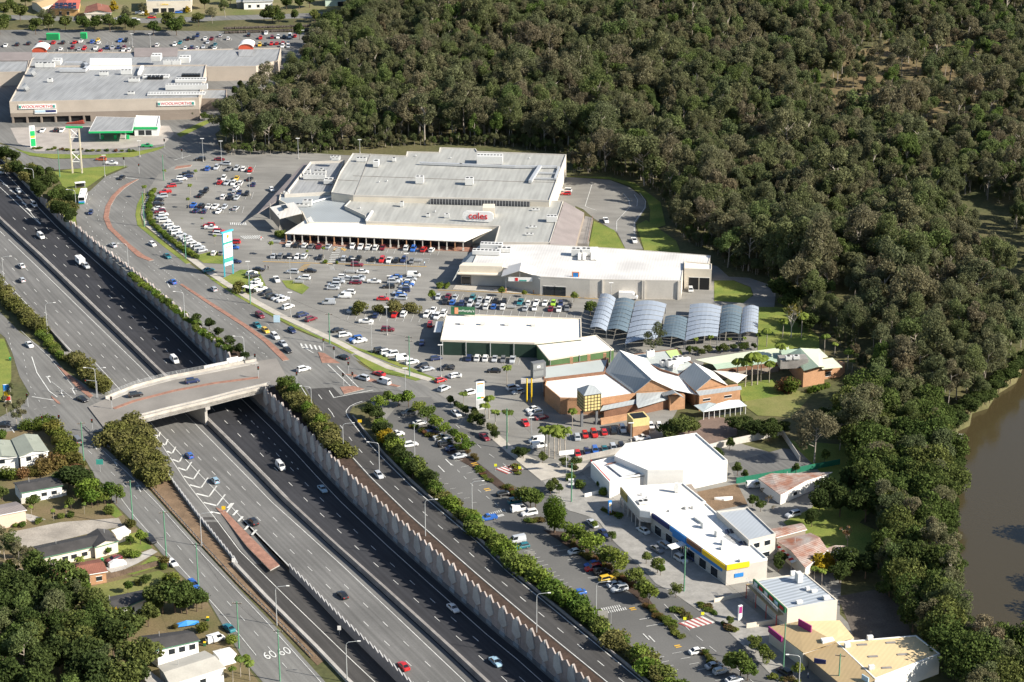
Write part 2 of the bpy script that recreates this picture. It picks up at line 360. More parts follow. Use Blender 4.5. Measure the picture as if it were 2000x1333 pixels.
# median barrier of the motorway
root = thing('median_barrier', 'long weathered concrete barrier dividing the two motorway carriageways', 'barrier', G(X(GR, 1000) + 14, 1000, -7.5))
mb = MB(); mb2 = MB()
bl = lambda y: X(GR, y) + (X(LE, y) - X(GR, y)) * 0.58; br = lambda y: X(GR, y) + (X(LE, y) - X(GR, y)) * 0.80
YS = rows(318, 1400, 20)
for y, yn in zip(YS, YS[1:]):
    for (f, m_) in ((bl, 0),):
        a = [G(bl(y), y, zm(y)), G(br(y), y, zm(y))]; b = [G(bl(yn), yn, zm(yn)), G(br(yn), yn, zm(yn))]
        up = Vector((0, 0, 1.6))
        c0 = a[0].lerp(a[1], .12) + up; c1 = a[0].lerp(a[1], .88) + up; d0 = b[0].lerp(b[1], .12) + up; d1 = b[0].lerp(b[1], .88) + up
        mb.face([b[0], a[0], c0, d0]); mb.face([d0, c0, c1, d1]); mb.face([d1, c1, a[1], b[1]])
loc_part(mb, 'barrier_wall', M_CONCD, root)
band(mb2, lambda y: X(LE, y) - (X(LE, y) - X(GR, y)) * 0.24, lambda y: X(LE, y) - 2, zm, 318, 1400, 0.02)
loc_part(mb2, 'concrete_gutter', M_CONCD, root)
# sawtooth retaining wall, panel by panel
M_P1 = mat('wall_panel_grey', (0.40, 0.395, 0.375), 0.9, 0.2, 0.12, 0.1); M_P2 = mat('wall_panel_pink', (0.30, 0.26, 0.24), 0.9, 0.22, 0.12, 0.1)
M_P3 = mat('wall_panel_blue', (0.20, 0.24, 0.27), 0.9, 0.12, 0.4, 0.06); M_P5 = mat('wall_panel_mid_grey', (0.31, 0.31, 0.31), 0.9, 0.12, 0.4, 0.06); M_P4 = mat('wall_plinth', (0.12, 0.13, 0.14), 0.9, 0.15, 0.3, 0.08)  # mid grey serves the sawtooth walls and lower raised blocks
root = thing('retaining_wall', 'tall sawtooth retaining wall of grey and pink concrete panels along the dark carriageway', 'retaining wall', G(WB(1000), 1000, -7.5))
line = [G(WB(y), y, zm(y)) for y in rows(395, 1400, 4)]
L = [0.0]
for a, b in zip(line, line[1:]): L.append(L[-1] + (Vector((b.x, b.y)) - Vector((a.x, a.y))).length)
def wat(s):
    for i in range(len(line) - 1):
        if s <= L[i + 1]: return line[i].lerp(line[i + 1], (s - L[i]) / (L[i + 1] - L[i]))
    return line[-1]
DECK = [tuple(G(*p, .35)[:2]) for p in ((205, 778), (262, 755), (330, 737), (420, 720), (500, 704), (545, 698), (570, 750), (528, 759), (470, 773), (405, 790), (268, 824))]
s, i, PW = 0.0, 0, 3.4
pm = MB()
while s + PW < L[-1]:
    a, b = wat(s), wat(s + PW); zb = min(a.z, b.z) - 0.3; h = -zb
    d = Vector((b.x - a.x, b.y - a.y, 0)); w = d.length; d.normalize(); n = Vector((d.y, -d.x, 0))
    if n.x > 0: n = -n
    t = 0.9 if i % 2 else 1.5; ud = inpoly(a.x, a.y, DECK) or inpoly(b.x, b.y, DECK); hh = h - 1.6 if ud else h; t = 0 if ud else t
    prof = [(0, 0.3), (w, 0.3), (w, hh + 0.3), (w * 0.55, hh + 0.5 + t), (0, hh + 0.3)]
    mb = MB(); th = 0.28 if i % 2 == 0 else 0.2
    F_ = [Vector((a.x, a.y, zb + q[1])) + d * q[0] + n * th for q in prof]; B_ = [p - n * (th + 0.15) for p in F_]
    mb.face(F_[::-1] if n.cross(d).z > 0 else F_); mb.face(B_)
    for j in range(5): mb.face([F_[j], F_[(j + 1) % 5], B_[(j + 1) % 5], B_[j]])
    loc_part(mb, 'wall_panel', M_P2, root)
    if h > 4 and i % 2 == 0 and not ud:                          # raised diamond block on the panel and pad at its foot
        mb = MB(); c0 = Vector((a.x, a.y, zb)) + d * 0.4 + n * 0.28
        q = [(-.9, h * .60), (1.2, h * .44), (3.4, h * .64), (1.5, h + t + .5), (-.5, h * 1.0)]
        Fq = [c0 + d * x + Vector((0, 0, z)) + n * 0.22 for x, z in q]; Bq = [p - n * 0.3 for p in Fq]
        mb.face(Fq)
        for j in range(5): mb.face([Fq[j], Fq[(j + 1) % 5], Bq[(j + 1) % 5], Bq[j]])
        loc_part(mb, 'raised_block', M_P1, root)
        mb = MB(); q = [(.2, h * .24), (2.4, h * .24), (2.0, h * .44), (1.2, h * .41), (.4, h * .46)]
        Fq = [c0 + d * x + Vector((0, 0, z)) + n * 0.12 for x, z in q]; Bq = [p - n * 0.16 for p in Fq]
        mb.face(Fq)
        for j in range(5): mb.face([Fq[j], Fq[(j + 1) % 5], Bq[(j + 1) % 5], Bq[j]])
        loc_part(mb, 'raised_block', M_P5, root)
        mb = MB(); q = [(-.2, 1.1), (2.4, 1.1), (2.4, 2.1), (-.2, 2.1)]
        Fq = [c0 + d * x + Vector((0, 0, z)) + n * 0.25 for x, z in q]; Bq = [p - n * 0.25 for p in Fq]
        mb.face(Fq)
        for j in range(4): mb.face([Fq[j], Fq[(j + 1) % 4], Bq[(j + 1) % 4], Bq[j]])
        loc_part(mb, 'foot_pad', M_P3, root)
    if h > 3:
        A = Vector((a.x, a.y, zb)) + n * 0.36; B = Vector((b.x, b.y, zb)) + n * 0.36; u = Vector((0, 0, min(2.0, h * .22)))
        pm.face([A, B, B + u, A + u]); pm.face([A + u, B + u, B + u - n * .4, A + u - n * .4])
    s += PW; i += 1
loc_part(pm, 'plinth', M_P4, root)
mb = MB()                                             # earth face behind the panels
for a, b in zip(RTOPW, RTOPW[1:]): mb.face([(a.x, a.y, a.z - .3), (b.x, b.y, b.z - .3), (b.x, b.y, 0), (a.x, a.y, 0)])
loc_part(mb, 'backing', M_CONCD, root)
# left retaining wall
def sawwall(name, label, base, zb, zt, y0, y1, m, tooth=1.0, pw=2.6):
    pts = []
    for y in rows(y0, y1, 3):
        p = base(y); pts.append((Vector((p.x, p.y, 0)), y))
    root = thing(name, label, 'retaining wall', pts[len(pts) // 2][0])
    Ls = [0.0]
    for (a, _), (b, _) in zip(pts, pts[1:]): Ls.append(Ls[-1] + (b - a).length)
    s = 0.0
    def at(s):
        for i in range(len(pts) - 1):
            if s <= Ls[i + 1]:
                t = (s - Ls[i]) / (Ls[i + 1] - Ls[i]); return pts[i][0].lerp(pts[i + 1][0], t), pts[i][1] + (pts[i + 1][1] - pts[i][1]) * t
        return pts[-1]
    while s + pw < Ls[-1]:
        (a, ya), (b, yb) = at(s), at(s + pw); d = (b - a); w = d.length; d.normalize(); n = Vector((-d.y, d.x, 0)) * 0.15
        z0 = zb(ya) - .4; z1 = zt(ya)
        prof = [(0, z0), (w, z0), (w, z1), (0.0, z1 + tooth)]
        F_ = [a + d * x + Vector((0, 0, z)) + n for x, z in prof]; B_ = [p - 2 * n for p in F_]
        mb = MB(); mb.face(F_); mb.face(B_[::-1])
        for j in range(4): mb.face([F_[j], F_[(j + 1) % 4], B_[(j + 1) % 4], B_[j]])
        loc_part(mb, 'wall_panel', m, root); s += pw
sawwall('retaining_wall', 'low sawtooth wall between the guard rail and the exit ramp', lambda y: G(X(LTOP, y), y), zr, lambda y: 0.6, 850, 1105, M_P5, 0.9)
sawwall('retaining_wall', 'sawtooth wall between the climbing exit ramp and the motorway', lambda y: G(X(MGL, y) - 5.5, y, zm(y)), lambda y: zr(y) - .4, lambda y: -6.9, 1112, 1395, M_P5, 1.1)
mb = MB()
for a, b in zip(LTOP, LTOP[1:]):
    A, B = G(*a), G(*b); mb.face([A, B, B - Vector((0, 0, 12)), A - Vector((0, 0, 12))])
mb.build('cutting_wall', M_CONCD, label='plain concrete face of the motorway cutting below the service road', cat='retaining wall')
# ------------------------------------------------------------------ roads, car parks, paths and verges at ground level
sheet('car_park', [(285, 372), (320, 320), (430, 292), (560, 296), (700, 305), (1110, 350), (1140, 470), (1400, 520), (1490, 600), (1500, 690), (1380, 700), (1290, 860), (1425, 860), (1640, 925), (1650, 1000), (1640, 1200), (1680, 1240), (1700, 1400), (1560, 1400), (1350, 1400), (1240, 1300), (1075, 1140), (960, 1040), (830, 925), (745, 830), (715, 790), (760, 770), (826, 752), (700, 705), (600, 650), (480, 585), (380, 515), (292, 440)], 0.02, M_ASPHL, 'pale grey asphalt of the shopping centre car parks', 'car park')
sheet('car_park', [(-80, 60), (100, 58), (500, 62), (640, 66), (650, 80), (600, 110), (560, 135), (560, 200), (440, 240), (330, 290), (260, 305), (60, 300), (-80, 250)], 0.02, M_ASPH, 'asphalt car park behind and around the grey supermarket', 'car park')
sheet('loading_road', [(1094, 390), (1106, 346), (1191, 352), (1231, 367), (1260, 390), (1262, 406), (1241, 437), (1243, 461), (1256, 487), (1222, 487), (1206, 455), (1160, 427), (1139, 409)], 0.06, M_ASPHL, 'asphalt loading road curving beside the supermarket', 'road')
sheet('access_road', [(1410, 540), (1463, 543), (1498, 555), (1515, 574), (1512, 602), (1480, 610), (1400, 606), (1340, 600), (1340, 575), (1400, 590), (1453, 594), (1472, 577), (1466, 561), (1431, 547)], 0.06, M_ASPHL, 'narrow access road curving round the lawn at the bush edge', 'road')
# main streets
sheet('service_road', [(252, 326), (205, 346), (175, 374), (157, 379), (150, 392), (148, 409), (149, 430), (152, 446), (164, 459), (253, 536), (371, 628), (452, 689), (500, 712), (530, 760), (560, 748), (592, 753), (640, 828), (672, 873), (724, 930), (800, 1003), (931, 1119), (1047, 1217), (1188, 1332), (1270, 1400), (1350, 1400), (1262, 1333), (1134, 1228), (1055, 1163), (998, 1117), (935, 1056), (808, 948), (757, 900), (718, 858), (684, 816), (680, 804), (690, 794), (722, 782), (790, 775), (840, 775), (900, 835), (870, 778), (826, 752), (791, 738), (728, 727), (702, 711), (686, 693), (655, 677), (581, 646), (534, 621), (457, 576), (409, 543), (368, 514), (310, 468), (274, 444), (268, 425), (270, 405), (285, 378), (310, 340), (345, 322), (440, 305), (520, 296), (430, 290), (420, 262), (470, 222), (440, 215), (395, 240), (360, 275), (300, 297), (184, 310), (105, 311), (58, 305), (26, 289), (0, 282), (-60, 270), (-60, 290), (0, 305), (50, 325), (100, 332), (184, 328)], 0.05, M_ASPH, 'grey asphalt service road curving past the car park to the bridge', 'road')
mb = MB()
L2 = [(589, 757), (607, 785), (634, 823), (672, 875), (724, 932), (800, 1006), (931, 1121), (1047, 1219), (1188, 1334), (1262, 1398)]
R2 = [(684, 790), (676, 806), (680, 815), (714, 859), (752, 900), (803, 950), (934, 1060), (991, 1117), (1048, 1163), (1127, 1228), (1255, 1333), (1330, 1398)]
YS = rows(806, 1398, 14)
for y, yn in zip(YS, YS[1:]): mb.face([G(X(L2, yn) - 4, yn, .08), G(X(R2, yn) + 7, yn, .08), G(X(R2, y) + 7, y, .08), G(X(L2, y) - 4, y, .08)])
mb.poly([G(x, y, .08) for x, y in [(600, 760), (650, 757), (665, 772), (760, 764), (770, 770), (722, 781), (690, 792), (683, 806), (622, 806)]])
slip = mb.build('slip_road', M_ASPHS, label='dark asphalt slip road beside the sawtooth wall top', cat='road', kind='structure')
mk = MB()
linemark(mk, lambda y: X(L2, y), lambda y: .08, 757, 1398, 0.22); linemark(mk, lambda y: X(R2[1:], y), lambda y: .08, 806, 1398, 0.22)
ribbon(mk, [G(x, y, .11) for x, y in [(708, 784), (695, 788), (683, 794), (676, 803), (677, 808)]], 0.22)
linemark(mk, lambda y: (X(L2, y) * .53 + X(R2[1:], y) * .47), lambda y: .08, 808, 1395, 0.18, dash=(3, 9.5))
for a, b in (((622, 771), (629, 780)), ((641, 798), (650, 809))): ribbon(mk, [G(*a, .11), G(*b, .11)], 0.2)
ribbon(mk, [G(x, y, .11) for x, y in [(643, 763), (652, 777), (729, 762)]], 0.3)
mk.build('lane_markings', M_PAINT, slip)
# west service road
sheet('service_road', [(-60, 560), (0, 610), (40, 650), (96, 690), (128, 726), (168, 752), (205, 772), (262, 823), (236, 835), (180, 846), (188, 860), (206, 876), (266, 930), (329, 1000), (409, 1087), (474, 1158), (528, 1213), (636, 1333), (700, 1400), (560, 1400), (520, 1340), (480, 1295), (440, 1230), (405, 1170), (345, 1115), (300, 1063), (270, 1030), (225, 985), (195, 950), (180, 920), (165, 895), (140, 870), (110, 830), (60, 835), (0, 860), (-60, 870), (-60, 820), (0, 815), (45, 790), (58, 770), (38, 735), (24, 690), (10, 660), (-60, 600)], 0.05, M_ASPH, 'grey asphalt service road west of the motorway', 'road')
# bridge approach surface is part of the bridge below
def isl(pts, m=None, label='red brick traffic island in the service road', h=0.16):
    mb = MB(); P = [G(p[0], p[1], h) for p in pts]; mb.prism(P, 0.0, h, 1, 0)
    ctr = sum(P, Vector((0, 0, 0))) / len(P)
    return mb.build('traffic_island', [m or M_BRICKP, M_CONC], label=label, cat='traffic island', kind='structure')
def ribbon_isl(cl, w, label, m=None, h=0.16):
    P = [G(p[0], p[1], h) for p in cl]; Lf, Rt = [], []
    for i, p in enumerate(P):
        a = P[max(0, i - 1)]; b = P[min(len(P) - 1, i + 1)]; d = (b - a).normalized(); n = Vector((-d.y, d.x, 0)) * (w / 2 if not isinstance(w, (list, tuple)) else w[i] / 2)
        Lf.append(p + n); Rt.append(p - n)
    mb = MB(); mb.prism(Lf + Rt[::-1], 0.0, h, 1, 0)
    inner = MB()
    return mb.build('traffic_island', [m or M_BRICKP, M_CONC], label=label, cat='traffic island', kind='structure')
ribbon_isl([(270, 350), (252, 359), (238, 368), (222, 384), (211, 403), (207, 425), (215, 445), (250, 479), (275, 500), (296, 509)], [.6, 1.6, 2, 2, 2, 2, 2, 2, 2.6, 2], 'long curved red brick median in the service road by the bus')
ribbon_isl([(353, 555), (411, 593), (480, 637), (520, 666), (540, 685), (559, 704)], [1, 1.6, 1.7, 2.0, 2.4, 2.2], 'straight red brick median in the service road ending at the traffic lights')
isl([(621, 688), (634, 690), (665, 710), (629, 709)], label='triangular red brick island at the left turn slip lane')
isl([(672, 731), (690, 731), (730, 741), (783, 754), (776, 756), (720, 745)], label='thin red brick island pointing along the main street')
isl([(664, 756), (690, 754), (712, 760), (672, 770)], label='small red brick island at the slip road mouth')
isl([(100, 773), (116, 785), (118, 790), (112, 788), (101, 777)], label='tiny red brick island west of the bridge')
isl([(110, 713), (132, 728), (182, 773), (176, 778), (150, 757)], label='red brick verge beside the hedge at the bridge end')
isl([(345, 325), (375, 322), (372, 326), (340, 331)], label='red brick island at the top junction')
# verges, paths
ribbon_isl([(283, 378), (272, 400), (269, 420), (273, 440), (305, 466), (368, 515)], 1.8, 'grass kerb strip along the service road', M_GRASS, 0.12)
ribbon_isl([(296, 380), (284, 402), (282, 420), (290, 440), (330, 472), (395, 522), (440, 553), (500, 590), (548, 616), (600, 640), (668, 672), (700, 690), (760, 718), (840, 742)], 2.6, 'concrete footpath between the service road and the car park', M_CONCP, 0.10)
ribbon_isl([(412, 543), (456, 573), (520, 609), (580, 640), (655, 673), (690, 691)], 1.3, 'narrow grass strip at the service road kerb', M_GRASS, 0.12)
VZ = [0.0]
def verge(pts, label='mown grass verge', m=None, z=0.09):
    VZ[0] += 0.0021; return sheet('verge', pts, z + VZ[0], m or M_GRASS, label, 'grass')
verge([(377, 500), (420, 490), (440, 500), (465, 512), (440, 516), (398, 514)], 'grass patch at the end of the hedge by the tall blue sign')
verge([(433, 545), (470, 527), (505, 528), (520, 560), (490, 575), (470, 575)], 'grass patch below the tall blue sign')
verge([(475, 578), (490, 578), (560, 622), (640, 655), (700, 680), (735, 690), (858, 742), (845, 743), (720, 692), (660, 668), (600, 645), (540, 617)], 'grass strip between footpath and car park')
verge([(690, 694), (702, 694), (750, 708), (790, 722), (822, 742), (812, 744), (780, 735), (735, 727), (712, 712)], 'grass wedge at the curved kerb by the traffic lights')
verge([(550, 548), (580, 548), (604, 562), (590, 575), (560, 562)], 'small triangular grass island in the car park')
verge([(100, 335), (190, 326), (250, 324), (205, 342), (170, 366), (150, 395), (148, 440), (120, 425), (130, 380), (115, 350)], 'wide mown lawn around the tall two legged sign')
verge([(30, 292), (70, 300), (180, 303), (262, 297), (325, 285), (310, 293), (260, 307), (184, 309), (105, 310), (58, 304)], 'grass verge in front of the petrol station')
verge([(345, 262), (390, 240), (430, 225), (425, 232), (380, 255), (352, 268)], 'grass strip beside the side road')
verge([(1100, 345), (1190, 346), (1240, 358), (1290, 395), (1300, 440), (1268, 450), (1270, 410), (1262, 388), (1230, 363), (1190, 350)], 'bright grass beside the loading road')
verge([(1160, 432), (1200, 450), (1222, 488), (1150, 484)], 'grass slope beside the loading road')
verge([(1243, 440), (1262, 430), (1320, 470), (1330, 495), (1258, 489)], 'shaded grass between loading road and bush')
verge([(1395, 548), (1431, 548), (1466, 562), (1470, 577), (1452, 592), (1395, 588)], 'lawn enclosed by the curving access road')
verge([(1480, 600), (1540, 600), (1600, 660), (1600, 690), (1480, 700)], 'lawn with palms behind the club', M_GRASS)
verge([(1450, 790), (1470, 770), (1530, 760), (1590, 768), (1560, 800), (1545, 815), (1480, 812)], 'dry oval beer garden lawn behind the tavern', M_DRY)
verge([(1440, 750), (1510, 740), (1540, 770), (1450, 785)], 'shaded grass strip behind the tavern')
verge([(1540, 860), (1660, 870), (1700, 1000), (1660, 1040), (1580, 1010), (1610, 930)], 'rough grass under the creekside trees', M_GRASS)
verge([(1530, 1020), (1600, 985), (1720, 1040), (1700, 1120), (1630, 1090), (1560, 1050)], 'back yard grass around the parked wagon')
verge([(55, 1420), (-50, 840), (0, 845), (60, 838), (108, 832), (140, 872), (165, 900), (195, 955), (225, 990), (270, 1035), (300, 1068), (345, 1120), (405, 1176), (440, 1236), (480, 1300), (560, 1400)], 'rough residential ground of the houses west of the service road', mat('yard_soil', (.10, .095, .035), .95, c2=(.17, .125, .07), scale=.07, fine=.22), 0.02)
verge([(208, 983), (222, 985), (240, 1006), (226, 1012), (214, 1004)], 'small grass corner by the roadside trees', M_GRASS, .06)
verge([(232, 1050), (265, 1040), (298, 1070), (262, 1082), (238, 1092), (225, 1075)], 'front lawn of the long dark roofed house', M_GRASS, .06)
verge([(258, 1115), (300, 1085), (322, 1102), (262, 1122), (224, 1122)], 'green lawn beside the concrete driveway', M_GRASS, .06)
verge([(140, 1155), (225, 1135), (310, 1115), (345, 1130), (352, 1145), (305, 1148), (150, 1178)], 'yellowing lawn behind the brown fence', M_DRY, .06)
sheet('driveway', [(205, 1110), (240, 1095), (296, 1072), (308, 1078), (270, 1100), (222, 1122)], .08, M_CONC, 'concrete driveway with two parked cars', 'driveway')
sheet('yard', [(18, 1040), (120, 1020), (232, 1012), (240, 1028), (205, 1035), (60, 1070), (40, 1075)], .07, mat('gravel_yard', (0.30, 0.27, 0.23), .95, .25, .15, .15), 'pale gravel yard between two houses', 'yard')
verge([(-40, 660), (8, 662), (22, 700), (22, 740), (10, 780), (-40, 800)], 'grass and brick verge at the left edge', M_GRASS, .06)
sheet('yard', [(1290, 862), (1385, 812), (1440, 820), (1440, 850), (1350, 880)], .06, mat('brown_paving', (0.17, .12, .095), .9, .15, .3, .1), 'brown paved service yard beside the tavern', 'yard')
sheet('yard', [(1424, 905), (1530, 876), (1600, 885), (1590, 915), (1440, 942)], .06, M_ASPHM, 'asphalt yard behind the white warehouse', 'yard')
sheet('yard', [(1356, 962), (1440, 945), (1460, 985), (1385, 1000)], .06, M_DIRT, 'dirt yard with an upturned boat', 'yard')
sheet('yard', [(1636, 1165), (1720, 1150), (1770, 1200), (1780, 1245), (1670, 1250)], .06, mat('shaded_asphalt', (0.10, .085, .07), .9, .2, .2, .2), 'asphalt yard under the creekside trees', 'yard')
sheet('paved_forecourt', [(1060, 940), (1160, 925), (1210, 960), (1270, 1020), (1410, 1140), (1440, 1165), (1520, 1230), (1540, 1333), (1520, 1333), (1456, 1266), (1405, 1217), (1365, 1193), (1318, 1161), (1281, 1140), (1246, 1102), (1199, 1058), (1170, 1020), (1147, 1008), (1110, 997), (1082, 972)], .12, mat('pale_pavers', (0.27, .26, .24), .9, .15, .4, .08), 'pale grey paved footpath in front of the shops', 'footpath')
sheet('footpath', [(960, 857), (975, 850), (1010, 880), (1060, 905), (1160, 905), (1130, 925), (1075, 935), (1057, 939), (990, 884)], .12, M_CONCP, 'concrete footpath beside the palms', 'footpath')
sheet('forecourt', [(20, 250), (190, 246), (330, 246), (340, 262), (320, 282), (240, 290), (70, 296), (35, 280)], .06, mat('forecourt_concrete', (0.33, .30, .27), .9, .12, .2, .08), 'pale concrete petrol station forecourt', 'forecourt')
sheet('footpath', [(25, 1000), (60, 1005), (90, 1015), (62, 1020)], .06, M_CONC, 'pale slab beside the beige shed', 'footpath')

sheet('street_car_park', [(745, 830), (790, 776), (840, 776), (900, 835), (960, 858), (1057, 940), (1082, 973), (1110, 998), (1147, 1009), (1199, 1059), (1281, 1141), (1405, 1218), (1500, 1307), (1560, 1400), (1350, 1400), (1240, 1300), (1075, 1140), (960, 1040), (830, 925)], .035, mat('asphalt_street', (.118, .116, .11), .9, .14, .05, .07), 'darker asphalt of the main street and its kerbside car park', 'car park')
# ------------------------------------------------------------------ the bridge
root = thing('road_bridge', 'concrete road bridge crossing the motorway with railings and red median', 'bridge', G(400, 826, -7.5))
DZ = 0.35
bl_ = [(172, 795), (205, 780), (262, 757), (330, 739), (420, 722), (500, 706), (540, 700)]
bf_ = [(214, 850), (268, 822), (330, 806), (405, 788), (470, 771), (528, 757), (565, 747)]
top = [G(x, y, DZ) for x, y in bl_] ; bot = [G(x, y, DZ) for x, y in bf_]
mb = MB()
for i in range(6): mb.face([bot[i], bot[i + 1], top[i + 1], top[i]])
mb2 = MB(); dn = Vector((0, 0, -1.25))
for i in range(1, 5):
    for P in (top, bot): mb2.face([P[i], P[i + 1], P[i + 1] + dn, P[i] + dn])
    mb2.face([top[i] + dn, top[i + 1] + dn, bot[i + 1] + dn, bot[i] + dn])
loc_part(mb, 'deck', mat('bridge_asphalt', (0.215, .20, .18), .9, .14, .08, .07), root); loc_part(mb2, 'girder', mat('girder_concrete', (0.42, .41, .39), .8, .1, .3, .06), root)
def offset_line(P, d):
    out = []
    for i, p in enumerate(P):
        a = P[max(0, i - 1)]; b = P[min(len(P) - 1, i + 1)]; t = (b - a).normalized(); out.append(p + Vector((-t.y, t.x, 0)) * d)
    return out
def wall_along(mb, P, t, z0, z1, m=0):
    Q = offset_line(P, t)
    for i in range(len(P) - 1):
        a, b, c, d = P[i], P[i + 1], Q[i + 1], Q[i]
        for q in ([a, b], [b, c], [c, d], [d, a]): mb.face([q[0] + Vector((0, 0, z0)), q[1] + Vector((0, 0, z0)), q[1] + Vector((0, 0, z1)), q[0] + Vector((0, 0, z1))], m)
        mb.face([a + Vector((0, 0, z1)), b + Vector((0, 0, z1)), c + Vector((0, 0, z1)), d + Vector((0, 0, z1))], m)
M_PARA = mat('parapet_concrete', (0.40, .37, .325), .9, .2, .35, .1)
mb = MB(); wall_along(mb, top[1:6], -0.4, -1.1, 1.0); loc_part(mb, 'parapet', M_PARA, root)
mb = MB(); wall_along(mb, bot[1:6], 0.4, -1.2, 0.85); loc_part(mb, 'parapet', M_PARA, root)
mb = MB(); wall_along(mb, offset_line(bot[1:6], 2.4), 0.15, 0, 0.7); loc_part(mb, 'kerb_rail', M_PARA, root)
mb = MB(); wall_along(mb, offset_line(bot[1:6], .35), 2.0, .0, 0.16); loc_part(mb, 'walkway', M_CONC, root)
mb = MB(); wall_along(mb, offset_line(top[1:6], -.4), -1.7, .0, 0.16); loc_part(mb, 'walkway', M_CONC, root)
def railing(P, h, base, m, name='railing', rails=2, step=2.0, r=0.04):
    mb = MB()
    for i in range(len(P) - 1):
        a, b = P[i], P[i + 1]
        for k in range(rails): z = base + h * (1 - k / rails); mb.tube(a + Vector((0, 0, z)), b + Vector((0, 0, z)), r, n=4)
        n = max(1, int((b - a).length / step))
        for k in range(n + (i == len(P) - 2)): p = a.lerp(b, k / n); mb.tube(p + Vector((0, 0, base)), p + Vector((0, 0, base + h)), r, n=4)
    return mb
loc_part(railing(offset_line(top[1:6], -.2), 1.1, 1.0, M_STEEL, rails=3, step=1.3), 'railing', M_STEEL, root)
loc_part(railing(offset_line(bot[1:6], .2), 1.0, .85, M_STEEL), 'railing', M_STEEL, root)
mb = MB(); cl = [G(x, y, DZ + .12) for x, y in [(222, 798), (262, 783), (340, 763), (420, 748), (506, 737)]]
Q = offset_line(cl, .7); Q2 = offset_line(cl, -.7)
for i in range(4): mb.prism([Q2[i], Q2[i + 1], Q[i + 1], Q[i]], DZ - .1, DZ + .12)
loc_part(mb, 'brick_median', M_BRICKP, root)
pc = G(400, 826, -7.5); dirn = (bot[3] - top[3]).normalized(); dirn = Vector((dirn.x, dirn.y, 0)).normalized()
n_ = Vector((-dirn.y, dirn.x, 0))
mb = MB(); A = bot[3] - dirn * 1.2; A.z = -7.6; B = top[3] + dirn * 1.2; B.z = -7.6
mb.prism([A + n_ * .45, A - n_ * .45, B - n_ * .45, B + n_ * .45], -7.6, -1.9); loc_part(mb, 'pier', M_CONC, root)
mb = MB(); A = bot[3] + dirn * .1; B = top[3] - dirn * .1
mb.prism([A + n_ * .8, A - n_ * .8, B - n_ * .8, B + n_ * .8], -1.9, -.9, bot=True); loc_part(mb, 'pier_cap', M_CONC, root)
mb = MB()
for k, (i, s) in enumerate(((1, 1), (5, -1))):
    a, b = top[i].copy(), bot[i].copy(); 
    d = (top[3] - top[i]).normalized() * 0.6; d.z = 0
    mb = MB(); mb.prism([a, b, b + d, a + d], -7.8, -.3); loc_part(mb, 'abutment', M_CONCD, root)
mb = MB(); P = offset_line([top[4].lerp(top[5], -.25), top[4].lerp(top[5], .75)], .1)
a, b = P; 
for t0, t1, h in ((0, .6, 1.0), (.55, .82, 1.9), (.8, 1.0, 1.4)):
    q0, q1 = a.lerp(b, t0), a.lerp(b, t1); w = Vector((0, .15, 0)); mb.prism([q0, q1, q1 + w, q0 + w], 1.35, 1.35 + h, bot=True)
loc_part(mb, 'white_banner_board', M_WHITE, root)
# guard rails / barriers beside the west service road
GRL = [(166, 836), (178, 848), (204, 868), (268, 922), (332, 994), (408, 1078), (468, 1142), (526, 1198), (612, 1287)]
P = [G(x, y) for x, y in GRL]
root = thing('guard_rail', 'dark steel guard rail along the west service road above the ramp', 'guard rail', P[3])
mb = MB()
for a, b in zip(P, P[1:]):
    d = (b - a).normalized(); n = Vector((-d.y, d.x, 0)) * .04
    for z0, z1 in ((.45, .75),): mb.face([a + n + Vector((0, 0, z0)), b + n + Vector((0, 0, z0)), b + n + Vector((0, 0, z1)), a + n + Vector((0, 0, z1))]); mb.face([a - n + Vector((0, 0, z1)), b - n + Vector((0, 0, z1)), b - n + Vector((0, 0, z0)), a - n + Vector((0, 0, z0))])
loc_part(mb, 'rail', M_STEEL, root)
mb = MB()
for a, b in zip(P, P[1:]):
    n = int((b - a).length / 2.2)
    for k in range(n): p = a.lerp(b, k / n); mb = MB(); mb.box((p.x, p.y, 0), (.15, .15, .75)); loc_part(mb, 'post', M_STEEL, root)
GR2 = [(455, 1108), (520, 1177), (560, 1217), (618, 1275), (676, 1336), (740, 1400)]
P = [G(x - 3, y - 6) for x, y in GR2]
root = thing('road_barrier', 'pale concrete barrier between service road verge and exit ramp', 'barrier', P[2])
mb = MB(); wall_along(mb, P, 0.9, -.6, 0.9); loc_part(mb, 'barrier_wall', M_CONC, root)
P = [G(x, y) for x, y in [(60, 607), (100, 650), (135, 690), (165, 722), (192, 750)]]
root = thing('road_barrier', 'low concrete barrier between the hedge and the grey carriageway', 'barrier', P[2])
mb = MB(); wall_along(mb, P, .5, 0, .9); loc_part(mb, 'barrier_wall', M_CONCD, root)
verge([(178, 858), (262, 828), (292, 872), (340, 948), (388, 1012), (455, 1094), (570, 1215), (640, 1285), (620, 1300), (528, 1206), (474, 1152), (409, 1082), (329, 996), (266, 924), (206, 872)], 'bare earth strip between guard rail and ramp wall', M_DIRT, .03)
# slip road barrier on the hedge side
P = [G(X(R2, y) + 10, y) for y in rows(815, 1395, 25)]
root = thing('road_barrier', 'low concrete barrier between the slip road and the long hedge', 'barrier', P[8])
mb = MB(); wall_along(mb, P, -.35, 0, .8); loc_part(mb, 'barrier_wall', M_CONCD, root)
